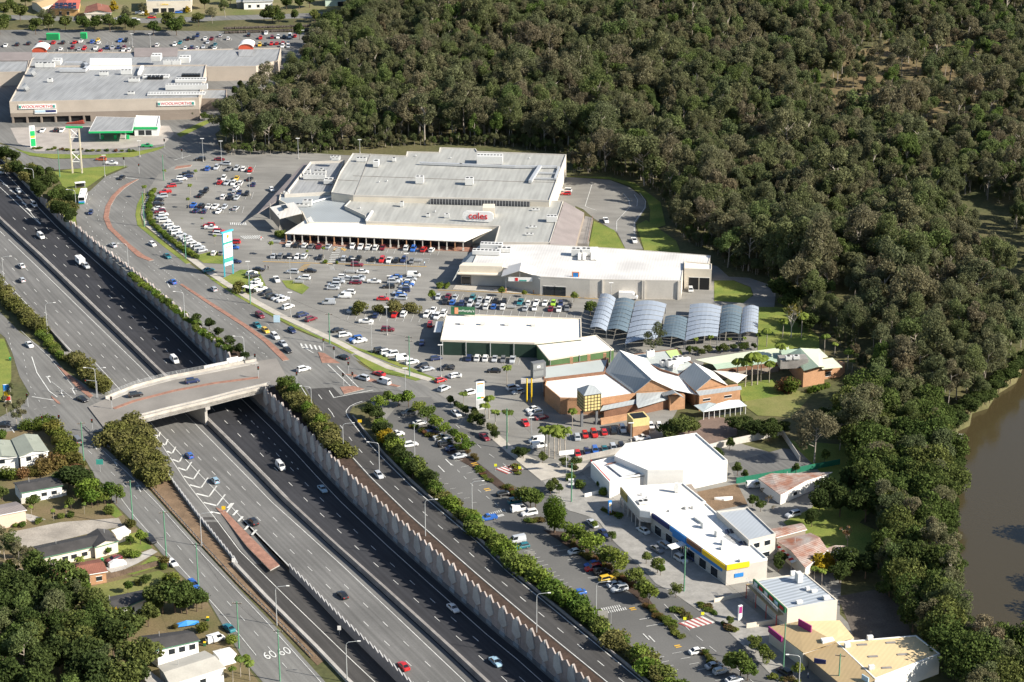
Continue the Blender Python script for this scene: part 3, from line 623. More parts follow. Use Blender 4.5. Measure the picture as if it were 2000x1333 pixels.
# ---------------- painted markings on the ground-level streets
mk = MB(); my = MB()
def ln(pts, w=.14, dash=None, m=mk, z=.12): ribbon(m, [G(x, y, z) for x, y in pts], w, dash)
ln([(240, 350), (214, 372), (196, 395), (190, 420), (197, 445), (232, 480), (262, 508)], dash=(1.5, 6)); ln([(228, 338), (190, 365), (170, 398), (168, 428), (182, 455), (220, 489), (275, 540), (352, 600), (430, 655)], dash=(1.5, 6))
ln([(247, 395), (238, 418), (242, 440), (285, 472), (350, 520), (420, 568), (500, 620), (560, 655)], dash=(1.5, 6))
ln([(300, 513), (355, 554)], dash=(.8, 2)); ln([(290, 520), (345, 562), (420, 612), (490, 660), (520, 700)], dash=(1.2, 5))
ln([(222, 345), (268, 350)], .35); ln([(340, 313), (372, 304)], .3); ln([(590, 676), (612, 690)], .3)
for k in range(5): ln([(587 + k * 9, 671 + k * 1.2), (592 + k * 9, 680 + k * 1.4)], .6)
ln([(640, 712), (688, 758)], .3); ln([(658, 715), (700, 757)], .3); ln([(515, 690), (540, 720)], .14, (1, 3))
ln([(62, 697), (72, 728), (96, 764), (112, 776)], .3); ln([(100, 745), (142, 779)], .14); ln([(62, 775), (112, 783)], .35); ln([(16, 650), (24, 690)], .14, (1.5, 5))
ln([(45, 690), (56, 750), (82, 792)], .14, (1.5, 6)); ln([(66, 800), (120, 790)], .14, (1, 3)); ln([(15, 827), (28, 845)], .3)
ln([(40, 645), (98, 700), (150, 765)], .14); ln([(172, 880), (237, 941), (300, 1010), (352, 1072), (412, 1140), (480, 1215), (585, 1333)], .14, (3, 9))
ln([(190, 870), (248, 923), (311, 988), (400, 1088), (519, 1213), (628, 1334)], .16)
ln([(158, 905), (190, 943), (232, 968), (262, 1008), (310, 1062), (372, 1130), (440, 1206), (500, 1280)], .16)
for ax, ay in ((182, 872), (222, 905), (268, 955), (92, 742), (118, 770), (140, 765), (325, 556)):
    d = 5; ln([(ax, ay - 6), (ax + 7, ay + 6)], .35); ln([(ax - 2, ay - 5), (ax + 6, ay - 7)], .9)
# car-park bays: (first, last, number, bay vector in pixels)
def bays(a, b, n, v, w=.12):
    for i in range(n + 1):
        x = a[0] + (b[0] - a[0]) * i / n; y = a[1] + (b[1] - a[1]) * i / n; ln([(x, y), (x + v[0], y + v[1])], w)
def zb(o, a, b, n, v, w=.12): a, b = Z(o, [a, b]); bays(a, b, n, (v[0] / o[2], v[1] / o[2]), w)
zb(Z4, (400, 790), (1540, 835), 21, (20, -50)); zb(Z4, (300, 870), (1400, 912), 20, (18, -48)); zb(Z4, (770, 1090), (900, 950), 9, (55, 4)); zb(Z4, (900, 1090), (1030, 950), 9, (-55, -4))
zb(Z4, (1180, 1150), (1250, 985), 9, (60, 4)); zb(Z4, (1330, 1150), (1400, 985), 9, (-55, -4))
zb(Z8, (10, 100), (1000, 155), 17, (25, -55)); zb(Z8, (40, 150), (1040, 205), 17, (-12, 45)); zb(Z8, (190, 560), (620, 580), 7, (12, -50))
zb(Z7, (870, 170), (1400, 190), 9, (22, -55)); zb(Z7, (1420, 165), (1640, 175), 4, (20, -55)); zb(Z7, (1090, 430), (1500, 560), 7, (60, -10)); zb(Z7, (740, 260), (1000, 350), 5, (60, -10))
zb(Z3, (1300, 190), (1230, 330), 7, (-60, -8)); zb(Z3, (1230, 330), (1250, 500), 7, (-60, -4)); zb(Z3, (1250, 500), (1560, 720), 11, (-50, -12)); zb(Z3, (1530, 130), (1880, 140), 7, (20, -50)); zb(Z3, (1600, 240), (1890, 250), 6, (15, -50)); zb(Z3, (1420, 440), (1800, 445), 8, (15, -50)); zb(Z3, (1640, 345), (1870, 340), 5, (15, -50))
zb(Z8, (1010, 1150), (1440, 1085), 6, (-14, -52)); zb(Z8, (1040, 1290), (1420, 1210), 6, (-10, -50))
zb(ZP, (130, 255), (500, 500), 7, (-40, 6)); zb(ZP, (850, 865), (1350, 1330), 17, (62, -12)); zb(ZP, (290, 150), (560, 420), 6, (60, -12)); zb(ZP, (1060, 830), (1400, 1130), 9, (70, -12)); zb(ZS, (1000, 1090), (1170, 1250), 5, (55, -12)); zb(ZS, (1180, 1120), (1500, 1320), 5, (70, -12)); zb(Z7, (1250, 900), (1640, 1180), 7, (60, -14))
zb(ZS, (940, 870), (990, 920), 1, (150, -25), .2)
zb(Z1, (400, 390), (970, 395), 17, (4, -22)); zb(Z1, (380, 330), (960, 335), 14, (4, -22)); zb(Z1, (1360, 375), (1640, 378), 8, (4, -22)); zb(Z1, (1370, 308), (1720, 308), 9, (4, -24))
for k in range(9):                                    # zebra crossings
    x, y = Z(Z4, [(75 + k * 17, 690 - k * 0.6)])[0]; ln([(x, y), (x + 9, y + 6)], .45)
    x, y = Z(Z4, [(0 + k * 14, 598)])[0]; ln([(x, y - 2), (x + 1, y + 3)], .4)
for k in range(11):
    x, y = Z(Z4, [(790 - k * 5, 775 + k * 13)])[0]; ln([(x - 6, y), (x + 10, y + .4)], .5)
for k in range(5):
    x, y = Z(Z4, [(740 + k * 4, 905 + k * 9)])[0]; ln([(x - 3, y), (x + 6, y + .2)], .4)
ln(Z(Z5, [(1165, 310), (1115, 470), (1200, 500)]), .2); ln(Z(Z5, [(1400, 375), (1440, 420), (1450, 470), (1350, 580), (1350, 650)]), .2); ln(Z(Z5, [(1480, 380), (1505, 420), (1500, 470)]), .2); ln(Z(Z5, [(1520, 370), (1565, 430), (1560, 480), (1480, 590), (1480, 680)]), .2)
for ax, ay in ((862, 916), (876, 903), (1273, 1248), (1262, 1244)): ln([(ax - 6, ay - 6), (ax + 6, ay + 6)], .3)
for s0, s1 in (((980, 1000), (990, 1018)),):
    pass
for k in range(9):
    x, y = Z(ZS, [(660 + k * 16, 785 - k * 3)])[0]; ln([(x, y), (x + 3, y + 5)], .25); x, y = Z(ZS, [(715 + k * 16, 822 - k * 3)])[0]; ln([(x, y), (x - 3, y - 5)], .25)
    x, y = Z(ZP, [(590 + k * 14, 580 - k * 4)])[0]; ln([(x, y), (x + 3, y + 4)], .25); x, y = Z(ZP, [(630 + k * 9, 618 - k * 2)])[0]; ln([(x, y), (x - 3, y - 4)], .25)
ln([(880, 905), (925, 950), (1000, 1010)], .14, (2, 5)); ln([(890, 830), (945, 880), (1010, 925)], .14, (3, 8)); ln([(1278, 1160), (1345, 1230), (1420, 1290), (1480, 1340)], .14, (3, 6))
mk.build('street_markings', M_PAINT, label='white lines, bays and arrows painted on streets and car parks', cat='road marking', kind='structure')
for k in range(6): x, y = Z(Z4, [(500 + k * 9, 945 - k * 9)])[0]; ln([(x, y), (x + 13, y + 1)], .3, m=my)
for k in range(4): x, y = Z(Z4, [(760 + k * 6, 800 - k * 8)])[0]; ln([(x, y), (x + 5, y + .5)], .5, m=my); x, y = Z(Z4, [(820 + k * 8, 790 + k * 4)])[0]; ln([(x, y), (x + 5, y - 3)], .4, m=my)
ln(Z(Z5, [(20, 1092), (500, 1112), (850, 1135), (1210, 1158)]), .25, m=my); ln(Z(Z4, [(240, 880), (1460, 918)]), .3, m=my)
for p in ((925, 906), (950, 956), (1234, 1189), (1322, 1262)): ln([(p[0] - 5, p[1]), (p[0] + 6, p[1] - 2)], .5, m=my); ln([(p[0] - 2, p[1] + 3), (p[0] + 9, p[1] + 1)], .4, m=my)
my.build('yellow_markings', M_PAINTY, label='yellow hatching and kerb lines in the car parks', cat='road marking', kind='structure')
# red and white raised crossings
M_CRX = paint('crossing_red', (0.32, .09, .08), .8)
for (a, b, c, d), lab in (((( 966, 916), (1002, 907), (1024, 916), (990, 926)), 'red and white raised pedestrian crossing by the palms'), (((1325, 1218), (1372, 1204), (1396, 1216), (1348, 1228)), 'red and white raised pedestrian crossing by the lower shops')):
    mb = MB(); A, B, C, D = [G(*p, .1) for p in (a, b, c, d)]
    for k in range(10):
        t0, t1 = k / 10, (k + 1) / 10
        q = [D.lerp(C, t0), D.lerp(C, t1), A.lerp(B, t1), A.lerp(B, t0)]
        mb.prism(q, .03, .14, k % 2)
    mb.build('raised_crossing', [M_CRX, M_PAINT], label=lab, cat='crossing', kind='structure')
tm = MB()
for tx, x, y in (('60', 519, 1279), ('60', 547, 1272)):
    pass
def text_mesh(s, size, ext=0.03):
    cu = bpy.data.curves.new('txt', 'FONT'); cu.body = s; cu.size = size; cu.extrude = ext; cu.align_x = 'CENTER'; cu.align_y = 'CENTER'
    o = bpy.data.objects.new('txt', cu); COL.objects.link(o); dg = bpy.context.evaluated_depsgraph_get()
    me = bpy.data.meshes.new_from_object(o.evaluated_get(dg)); bpy.data.objects.remove(o); bpy.data.curves.remove(cu); return me
m60 = text_mesh('60', 3.2, .01); m60.materials.clear(); m60.materials.append(M_PAINT)
for v in m60.vertices: v.co.y *= 1.6
for x, y in ((527, 1280), (555, 1273)):
    link('speed_numeral', m60, None, G(x, y, .13), hdg(527, 1280, 555, 1273), 'white speed numeral 60 painted on the west service road', 'road marking', 'painted speed numerals')

verge([PX((p.x, p.y, 0)) for p in RTOPW[14:]] + [(X(L2, y) - 5, y) for y in rows(1398, 770, 30)], 'dark mulched strip between the wall top and slip road', M_SOIL, .03)  # dark soil whose colour also carries the shadow of the wall
# ------------------------------------------------------------------ vegetation
import numpy as np
rng = np.random.default_rng(11)
LM_GUM = leafmat('gum_leaves', [(.10, .115, .055), (.145, .145, .08), (.115, .14, .055), (.185, .165, .10), (.12, .14, .07), (.17, .145, .095), (.15, .155, .08), (.12, .155, .05)], .4)
LM_FAR = leafmat('bush_leaves', [(.095, .12, .055), (.13, .14, .07), (.10, .14, .048), (.165, .15, .085), (.11, .14, .06), (.175, .145, .09), (.135, .15, .075), (.11, .16, .042), (.15, .155, .08)], .4)
LM_BROAD = leafmat('broad_leaves', [(.062, .092, .026), (.085, .115, .032), (.05, .075, .022), (.115, .13, .04), (.075, .10, .03)])
LM_DARK = leafmat('dark_leaves', [(.038, .056, .02), (.058, .078, .025), (.045, .066, .02)])
LM_HEDGE = leafmat('hedge_leaves', [(0.093, 0.155, 0.028), (0.155, 0.209, 0.037), (0.132, 0.155, 0.043), (0.070, 0.116, 0.025), (0.186, 0.217, 0.046)])
LM_OLIVE = leafmat('olive_leaves', [(0.144, 0.138, 0.046), (0.120, 0.126, 0.036), (0.168, 0.156, 0.060), (0.102, 0.108, 0.034)])
LM_YEL = leafmat('yellow_leaves', [(0.300, 0.220, 0.020), (0.240, 0.170, 0.020)])
LM_RED = leafmat('red_tipped_leaves', [(0.120, 0.120, 0.036), (0.180, 0.090, 0.048), (0.084, 0.120, 0.024), (0.156, 0.132, 0.036)])
LM_PALM = leafmat('palm_leaves', [(0.112, 0.150, 0.030), (0.150, 0.188, 0.039), (0.090, 0.128, 0.030)])
LM_GCOV = leafmat('groundcover_leaves', [(0.091, 0.143, 0.026), (0.156, 0.169, 0.039), (0.065, 0.104, 0.026), (0.169, 0.078, 0.052)])
M_BARK = mat('pale_bark', (.34, .30, .25), .9, .25, .5, .15); M_SNAG = mat('white_bark', (.55, .50, .43), .85, .15, .5, .1); M_BARKD = mat('brown_bark', (.12, .085, .06), .9, .25, .5, .15)
def leaf_arrays(clumps, n, leaf, flat=0.25, seed=None):
    g = np.random.default_rng(seed) if seed is not None else rng
    w = np.array([c[3] * c[4] + c[4] * c[5] + c[3] * c[5] for c in clumps]); w = w / w.sum(); k = g.choice(len(clumps), n, p=w)
    C = np.array(clumps)[k]; d = g.normal(size=(n, 3)); d /= np.linalg.norm(d, axis=1)[:, None]
    r = g.uniform(0.35, 1.0, n) ** 0.45; r *= 1 + g.normal(0, .07, n)
    P = C[:, :3] + d * C[:, 3:6] * r[:, None]
    nr = d * 0.55 + g.normal(size=(n, 3)) * 0.65 + np.array([0, 0, flat]); nr /= np.linalg.norm(nr, axis=1)[:, None]
    a = np.cross(nr, g.normal(size=(n, 3))); a /= np.linalg.norm(a, axis=1)[:, None]; b = np.cross(nr, a)
    s = leaf * g.uniform(.6, 1.3, n); a *= s[:, None]; b *= (s * g.uniform(.5, .95, n))[:, None]
    bend = nr * (s * .25)[:, None]
    V = np.stack([P - a, P - b - bend, P + a, P + b - bend], 1).reshape(-1, 3)
    return V
def crown(name, clumps, n, leaf, m, seed=None, flat=.25):
    V = leaf_arrays(clumps, n, leaf, flat, seed); me = bpy.data.meshes.new(name)
    me.from_pydata(V.tolist(), [], np.arange(len(V)).reshape(-1, 4).tolist()); me.materials.append(m); me.update(); return me
def gum_parts(i, H=16.0, bushy=1.0, n=1000, leaf=.55, m=None, bark=None):
    g = random.Random(100 + i); tr = MB(); cl = []
    top = Vector((g.uniform(-1, 1), g.uniform(-1, 1), H * .68)); r0 = H * .017
    tr.tube((0, 0, -.3), top * .5, r0, r0 * .7, 6); tr.tube(top * .5, top, r0 * .7, r0 * .4, 6)
    for k in range(g.randint(7, 9)):
        a = g.uniform(0, 6.28); st = top * g.uniform(.42, 1.0); L_ = H * g.uniform(.10, .24) * bushy
        en = st + Vector((math.cos(a) * L_, math.sin(a) * L_, H * g.uniform(.08, .26))); tr.tube(st, en, r0 * .4, r0 * .15, 5)
        for j in range(g.randint(1, 3)):
            q = H * g.uniform(.07, .125) * bushy; cl.append((en.x + g.uniform(-q, q), en.y + g.uniform(-q, q), en.z + g.uniform(-q * .6, q), q * g.uniform(.8, 1.2), q * g.uniform(.8, 1.2), q * g.uniform(.7, 1.25)))
    q = H * .11 * bushy; cl.append((top.x, top.y, H * .88, q, q, q * 1.1))
    return tr.mesh('gum_trunk', bark or M_BARK), crown('gum_crown', cl, n, leaf, m or LM_GUM, 500 + i)
def broad_parts(i, H=8.0, wide=1.0, n=1300, leaf=.34, m=None, base=.22, dens=9):
    g = random.Random(300 + i); tr = MB(); r0 = H * .022; cl = []
    tr.tube((0, 0, -.3), (0, 0, H * .45), r0, r0 * .6, 6)
    for k in range(dens):
        a = g.uniform(0, 6.28); rr = H * g.uniform(.08, .30) * wide; z = H * g.uniform(base + .2, .80)
        q = H * g.uniform(.14, .22); cl.append((math.cos(a) * rr, math.sin(a) * rr, z, q * wide, q * wide, q * .85))
        tr.tube((0, 0, H * .3), (math.cos(a) * rr, math.sin(a) * rr, z), r0 * .4, r0 * .15, 4)
    cl.append((0, 0, H * .78, H * .22 * wide, H * .22 * wide, H * .20))
    return tr.mesh('trunk', M_BARKD), crown('leaves', cl, n, leaf, m or LM_BROAD, 700 + i)
def shrub_parts(i, H=2.6, wide=1.0, n=650, leaf=.22, m=None):
    g = random.Random(400 + i); tr = MB(); cl = []
    for k in range(7):
        a = g.uniform(0, 6.28); rr = H * g.uniform(.0, .45) * wide; q = H * g.uniform(.28, .42); z = max(q * .75, H * g.uniform(.3, .68))
        cl.append((math.cos(a) * rr, math.sin(a) * rr, z, q * wide, q * wide, q)); 
        tr.tube((0, 0, -.1), (math.cos(a) * rr * .8, math.sin(a) * rr * .8, z), .05, .02, 4)
    return tr.mesh('stem', M_BARKD), crown('foliage', cl, n, leaf, m or LM_HEDGE, 900 + i)
def palm_parts(i, H=8.0, nf=15, fl=2.6):
    g = random.Random(600 + i); tr = MB(); lv = MB(); tr.tube((0, 0, -.2), (g.uniform(-.3, .3), g.uniform(-.3, .3), H), .17, .12, 7)
    for k in range(nf):
        a = 6.283 * k / nf + g.uniform(-.2, .2); up = g.uniform(-.1, .9); prev = None; c = Vector((0, 0, H)); d = Vector((math.cos(a), math.sin(a), up)).normalized()
        side = Vector((-math.sin(a), math.cos(a), 0)); p = c
        for j in range(6):
            w = fl * .26 * math.sin(math.pi * (j + .6) / 6.8); dr = Vector((0, 0, -w * .7))
            cur = (p + side * w + dr, p.copy(), p - side * w + dr)
            if prev:
                lv.face([prev[0], cur[0], cur[1], prev[1]]); lv.face([prev[1], cur[1], cur[2], prev[2]])
            prev = cur; p = p + d * fl / 5.5; d = (d + Vector((0, 0, -.33))).normalized()
    return tr.mesh('palm_trunk', M_BARK), lv.mesh('fronds', LM_PALM)
def bare_parts(i, H=8.0, m=None, twigs=1.0):
    g = random.Random(800 + i); tr = MB(); ends = []
    def br(p, d, L_, r, lv):
        q = p + d * L_; tr.tube(p, q, r, r * .6, 5 if lv < 2 else 3, cap=False)
        if lv == 4: ends.append(q); return
        for k in range(3 if lv else 5):
            nd = (d + Vector((g.uniform(-1, 1), g.uniform(-1, 1), g.uniform(-.25, .5))) * .75).normalized(); br(q, nd, L_ * g.uniform(.6, .8), r * .6, lv + 1)
    br(Vector((0, 0, -.2)), Vector((0, 0, 1)), H * .22, H * .016, 0)
    cl = [(e.x, e.y, e.z, .4, .4, .3) for e in ends[::3]]
    return tr.mesh('branches', m or mat('grey_branch', (.30, .24, .20), .9, .2, .5, .1)), crown('sparse_leaves', cl, 140, .22, LM_RED, 40 + i)
PROTO = {
 'gum': [gum_parts(i, 16, b, n, lf) for i, (b, n, lf) in enumerate(((1.0, 4200, .25), (1.15, 4600, .26), (.85, 3200, .24), (1.05, 4400, .25), (1.2, 3600, .28), (.75, 2400, .25)))],
 'bush': [gum_parts(20 + i, 13, b, n, lf, LM_FAR) for i, (b, n, lf) in enumerate(((1.2, 3600, .28), (1.35, 4000, .29), (1.0, 2800, .27), (1.3, 3600, .29)))],
 'broad': [broad_parts(i, 8, w, 1700) for i, w in enumerate((1.0, 1.2, .85, 1.1))],
 'dark': [broad_parts(10 + i, 9, w, 1800, .36, LM_DARK) for i, w in enumerate((1.0, 1.2))],
 'bank': [broad_parts(30 + i, 12, w, 3000, .36, LM_BROAD, .1, 14) for i, w in enumerate((1.1, 1.3, .95))],
 'street': [broad_parts(20 + i, 6, w, 1200, .27, LM_HEDGE) for i, w in enumerate((1.0, 1.15, .9))],
 'yellow': [broad_parts(25, 5, 1.1, 900, .26, LM_YEL, .05)],
 'shrub': [shrub_parts(i, 2.8, w, 900, .22, LM_HEDGE) for i, w in enumerate((1.0, 1.2, 1.1))],
 'olive': [shrub_parts(5 + i, 3.4, w, 1100, .24, LM_OLIVE) for i, w in enumerate((1.0, 1.2, 1.05))],
 'red': [shrub_parts(9 + i, 3.6, w, 1000, .25, LM_RED) for i, w in enumerate((1.0, 1.2))],
 'low': [shrub_parts(12 + i, 1.0, 1.5, 350, .16, LM_GCOV) for i in range(2)],
 'palm': [palm_parts(i, 8, 15, 2.6) for i in range(3)],
 'bare': [bare_parts(i) for i in range(2)], 'snag': [bare_parts(4 + i, 8, M_SNAG) for i in range(3)],
}
tcount = {}
def plant(kind, p, H, label, group, cat='tree', name=None, wide=1.0, var=None):
    base = {'gum': 16, 'bush': 13, 'broad': 8, 'dark': 9, 'bank': 12, 'street': 6, 'yellow': 5, 'shrub': 2.8, 'olive': 3.4, 'red': 3.6, 'low': 1.0, 'palm': 8, 'bare': 8, 'snag': 8}[kind]
    nm = name or {'gum': 'gum_tree', 'bush': 'bush_tree', 'broad': 'leafy_tree', 'dark': 'dark_tree', 'bank': 'creekside_tree', 'street': 'street_tree', 'yellow': 'wattle_bush', 'shrub': 'hedge_shrub', 'olive': 'olive_shrub', 'red': 'red_tipped_shrub', 'low': 'low_plant', 'palm': 'palm_tree', 'bare': 'leafless_tree', 'snag': 'bare_gum'}[kind]
    tr, cr = PROTO[kind][(var if var is not None else R.randrange(99)) % len(PROTO[kind])]; s = H / base
    r = link(nm, None, None, p, R.uniform(0, 6.28), label, cat, group, scale=(s * wide, s * wide, s))
    link('stem' if cat == 'shrub' else 'trunk', tr, r); link('foliage' if cat == 'shrub' else 'crown', cr, r); tcount[kind] = tcount.get(kind, 0) + 1
    return r
def plants(kind, pts, H, label, group, cat='tree', jit=.2, **kw):
    for q in pts:
        h = (q[2] if len(q) > 2 else H) * R.uniform(1 - jit, 1 + jit); plant(kind, G(q[0], q[1]), h, label, group, cat, **kw)
def along(pl, n, jx=3, jy=2):
    P = [Vector(p) for p in pl]; L_ = [0]
    for a, b in zip(P, P[1:]): L_.append(L_[-1] + (b - a).length)
    out = []
    for i in range(n):
        s = L_[-1] * (i + .5) / n
        for k in range(len(P) - 1):
            if s <= L_[k + 1]: q = P[k].lerp(P[k + 1], (s - L_[k]) / (L_[k + 1] - L_[k])); break
        out.append((q.x + R.uniform(-jx, jx), q.y + R.uniform(-jy, jy)))
    return out
# forest
FOREST = [(440, 302), (442, 262), (480, 225), (500, 185), (545, 168), (580, 142), (630, 105), (672, 60), (705, 20), (735, -60), (2150, -60), (2150, 640), (2010, 690), (1985, 735), (1940, 762), (1915, 790), (1860, 812), (1800, 800), (1700, 745), (1650, 690), (1610, 650), (1560, 625), (1530, 575), (1500, 545), (1425, 528), (1395, 492), (1335, 478), (1310, 430), (1290, 385), (1240, 352), (1190, 340), (1115, 338), (1112, 300), (1000, 286), (850, 282), (690, 292), (600, 300), (520, 300)]
CLEAR = [(1590, 190), (1650, 110), (1760, 70), (1900, 80), (1960, 190), (1980, 260), (1880, 250), (1780, 240), (1660, 260)]
fw = [tuple(G(*p)[:2]) for p in FOREST]; cw = [tuple(G(*p)[:2]) for p in CLEAR]
xs = [p[0] for p in fw]; ys = [p[1] for p in fw]
sites = []; y = min(ys); ST_ = 6.6
while y < max(ys):
    x = min(xs)
    while x < max(xs):
        q = (x + R.uniform(-2.8, 2.8), y + R.uniform(-2.8, 2.8))
        if inpoly(*q, fw) and abs(PX((*q, 8))[0] - 1000) < 1080:
            if not (inpoly(*q, cw) and R.random() < .72): sites.append(q)
        x += ST_
    y += ST_
from mathutils import noise as mn
def fh(q):
    n = mn.noise(Vector((q[0] * .018, q[1] * .018, 3.1))); n2 = mn.noise(Vector((q[0] * .06, q[1] * .06, 9.1)))
    return max(6.5, 13.5 + 6.5 * n + 5 * n2 + R.uniform(-3, 3) + (R.uniform(3, 7) if R.random() < .13 else 0))
sites = [(q, fh(q)) for q in sites]
# sparse gaps so that dark hollows and sunlit floor show
sites = [s for s in sites if not (mn.noise(Vector((s[0][0] * .03, s[0][1] * .03, 20))) >(.44 if PX((*s[0], 0))[0] < 1250 else .30))]
sites.sort(key=lambda s: s[0][0] ** 2 + s[0][1] ** 2)
FL = {'gum': ['tall pale trunked gum tree at the near edge of the bushland', 'near bushland trees'], 'bush': ['bushy olive tree growing among the gums at the near bushland edge', 'near bushland bushy trees']}
for i, (q, h) in enumerate(sites[:300]):
    k = 'gum' if R.random() < .55 else 'bush'; plant(k, (q[0], q[1], 0), h * (1.1 if k == 'gum' else .85), FL[k][0], FL[k][1], wide=R.uniform(.72, 1.1))
# the rest reads as one mass: one object of instances
pc_ = bpy.data.collections.new('forest_tree_models')
for k in ('gum', 'bush'):
    for tr, cr in PROTO[k]:
        bm = bmesh.new(); bm.from_mesh(tr); n0 = len(bm.faces); bm.from_mesh(cr); bm.faces.ensure_lookup_table()
        for f in bm.faces[n0:]: f.material_index = 1
        me = bpy.data.meshes.new('forest_tree'); bm.to_mesh(me); bm.free(); me.materials.append(tr.materials[0]); me.materials.append(cr.materials[0])
        o = bpy.data.objects.new('forest_tree', me); pc_.objects.link(o)
under = []
for q, h in sites[200:]:
    if R.random() < .5: under.append(((q[0] + R.uniform(-4, 4), q[1] + R.uniform(-4, 4)), R.uniform(3.5, 7)))
for _ in range(160):
    px, py = R.uniform(1590, 1980), R.uniform(70, 260); g_ = G(px, py)
    if inpoly(g_.x, g_.y, cw): under.append(((g_.x, g_.y), R.uniform(2.0, 5.0)))
EDGE = [(440, 304), (520, 303), (600, 302), (690, 294), (850, 284), (1000, 288), (1108, 302)]; EDG2 = [(1118, 338), (1190, 338), (1245, 350), (1295, 385), (1320, 430), (1340, 476), (1395, 490), (1430, 526), (1505, 542), (1535, 575), (1565, 622), (1615, 648), (1655, 690), (1705, 742), (1800, 798)]
for q in along(EDGE, 110, 5, 3) + along(EDG2, 170, 8, 4): g_ = G(*q); under.append(((g_.x, g_.y + 2), R.uniform(3, 6.5)))
rest = sites[300:]; data = [(q, h, 0) for q, h in rest] + [(q, h, 1) for q, h in under]
me = bpy.data.meshes.new('forest'); me.from_pydata([(q[0], q[1], 0) for q, h, u in data], [], [])
A1 = me.attributes.new('tsize', 'FLOAT', 'POINT'); A2 = me.attributes.new('tturn', 'FLOAT', 'POINT'); A3 = me.attributes.new('tkind', 'INT', 'POINT'); me.attributes.new('tslim', 'FLOAT', 'POINT'); A1, A2, A3, A4 = [me.attributes[k] for k in ('tsize', 'tturn', 'tkind', 'tslim')]
for i, (q, h, u) in enumerate(data):
    k = R.randrange(6) if (R.random() < .5 and not u) else 6 + R.randrange(4)
    A4.data[i].value = R.uniform(.68, 1.12); A3.data[i].value = k; A1.data[i].value = h / (16 if k < 6 else 13) * (1.1 if k < 6 else .9); A2.data[i].value = R.uniform(0, 6.28)
fo = link('bushland', me, None, label='dense olive eucalypt bushland covering the far slope behind the shops', cat='woodland', kind='stuff')
ng = bpy.data.node_groups.new('forest_instances', 'GeometryNodeTree'); NN = ng.nodes; LL = ng.links
ng.interface.new_socket('Geometry', in_out='INPUT', socket_type='NodeSocketGeometry'); ng.interface.new_socket('Geometry', in_out='OUTPUT', socket_type='NodeSocketGeometry')
gi_ = NN.new('NodeGroupInput'); go_ = NN.new('NodeGroupOutput'); ip = NN.new('GeometryNodeInstanceOnPoints'); ci = NN.new('GeometryNodeCollectionInfo')
ci.inputs['Collection'].default_value = pc_; ci.inputs['Separate Children'].default_value = True; ci.inputs['Reset Children'].default_value = True
def attr(n, t):
    a = NN.new('GeometryNodeInputNamedAttribute'); a.data_type = t; a.inputs['Name'].default_value = n; return a.outputs['Attribute']
cx = NN.new('ShaderNodeCombineXYZ'); LL.new(attr('tturn', 'FLOAT'), cx.inputs['Z'])
cs = NN.new('ShaderNodeCombineXYZ'); ts = attr('tsize', 'FLOAT')
sm = NN.new('ShaderNodeMath'); sm.operation = 'MULTIPLY'; LL.new(ts, sm.inputs[0]); LL.new(attr('tslim', 'FLOAT'), sm.inputs[1])
for k in 'XYZ': LL.new(ts if k == 'Z' else sm.outputs[0], cs.inputs[k])
e2r = NN.new('FunctionNodeEulerToRotation'); LL.new(cx.outputs[0], e2r.inputs[0])
LL.new(gi_.outputs[0], ip.inputs['Points']); LL.new(ci.outputs[0], ip.inputs['Instance']); ip.inputs['Pick Instance'].default_value = True
LL.new(attr('tkind', 'INT'), ip.inputs['Instance Index']); LL.new(e2r.outputs[0], ip.inputs['Rotation']); LL.new(cs.outputs[0], ip.inputs['Scale'])
LL.new(ip.outputs[0], go_.inputs[0]); md = fo.modifiers.new('instances', 'NODES'); md.node_group = ng
sheet('clearing', CLEAR, .05, mat('tan_grass', (.17, .115, .06), .95, c2=(.11, .10, .04), scale=.05, fine=.25, f2=.6), 'tan dry grass clearing on the wooded slope', 'clearing')
for x, y, h in ((1082, 280, 15), (800, 130, 13), (815, 170, 14), (1690, 320, 19), (1912, 170, 22), (1905, 150, 18), (1545, 660, 19), (1920, 600, 17), (1715, 330, 15), (1480, 240, 17), (1375, 280, 14), (1640, 90, 18), (1720, 75, 17), (960, 170, 15), (850, 215, 14), (1240, 250, 13), (1600, 400, 17), (1660, 470, 16), (1800, 300, 16), (1850, 420, 17), (1560, 180, 14), (1770, 260, 13), (1830, 560, 15), (1420, 420, 16), (1500, 480, 15), (700, 90, 13), (1120, 60, 14), (1300, 120, 14), (1440, 90, 14), (1960, 320, 17)): plant('snag', G(x, y), h, 'pale leafless gum rising above the bushland canopy', 'pale bare gums', wide=.75)
print('forest', len(sites), len(under))
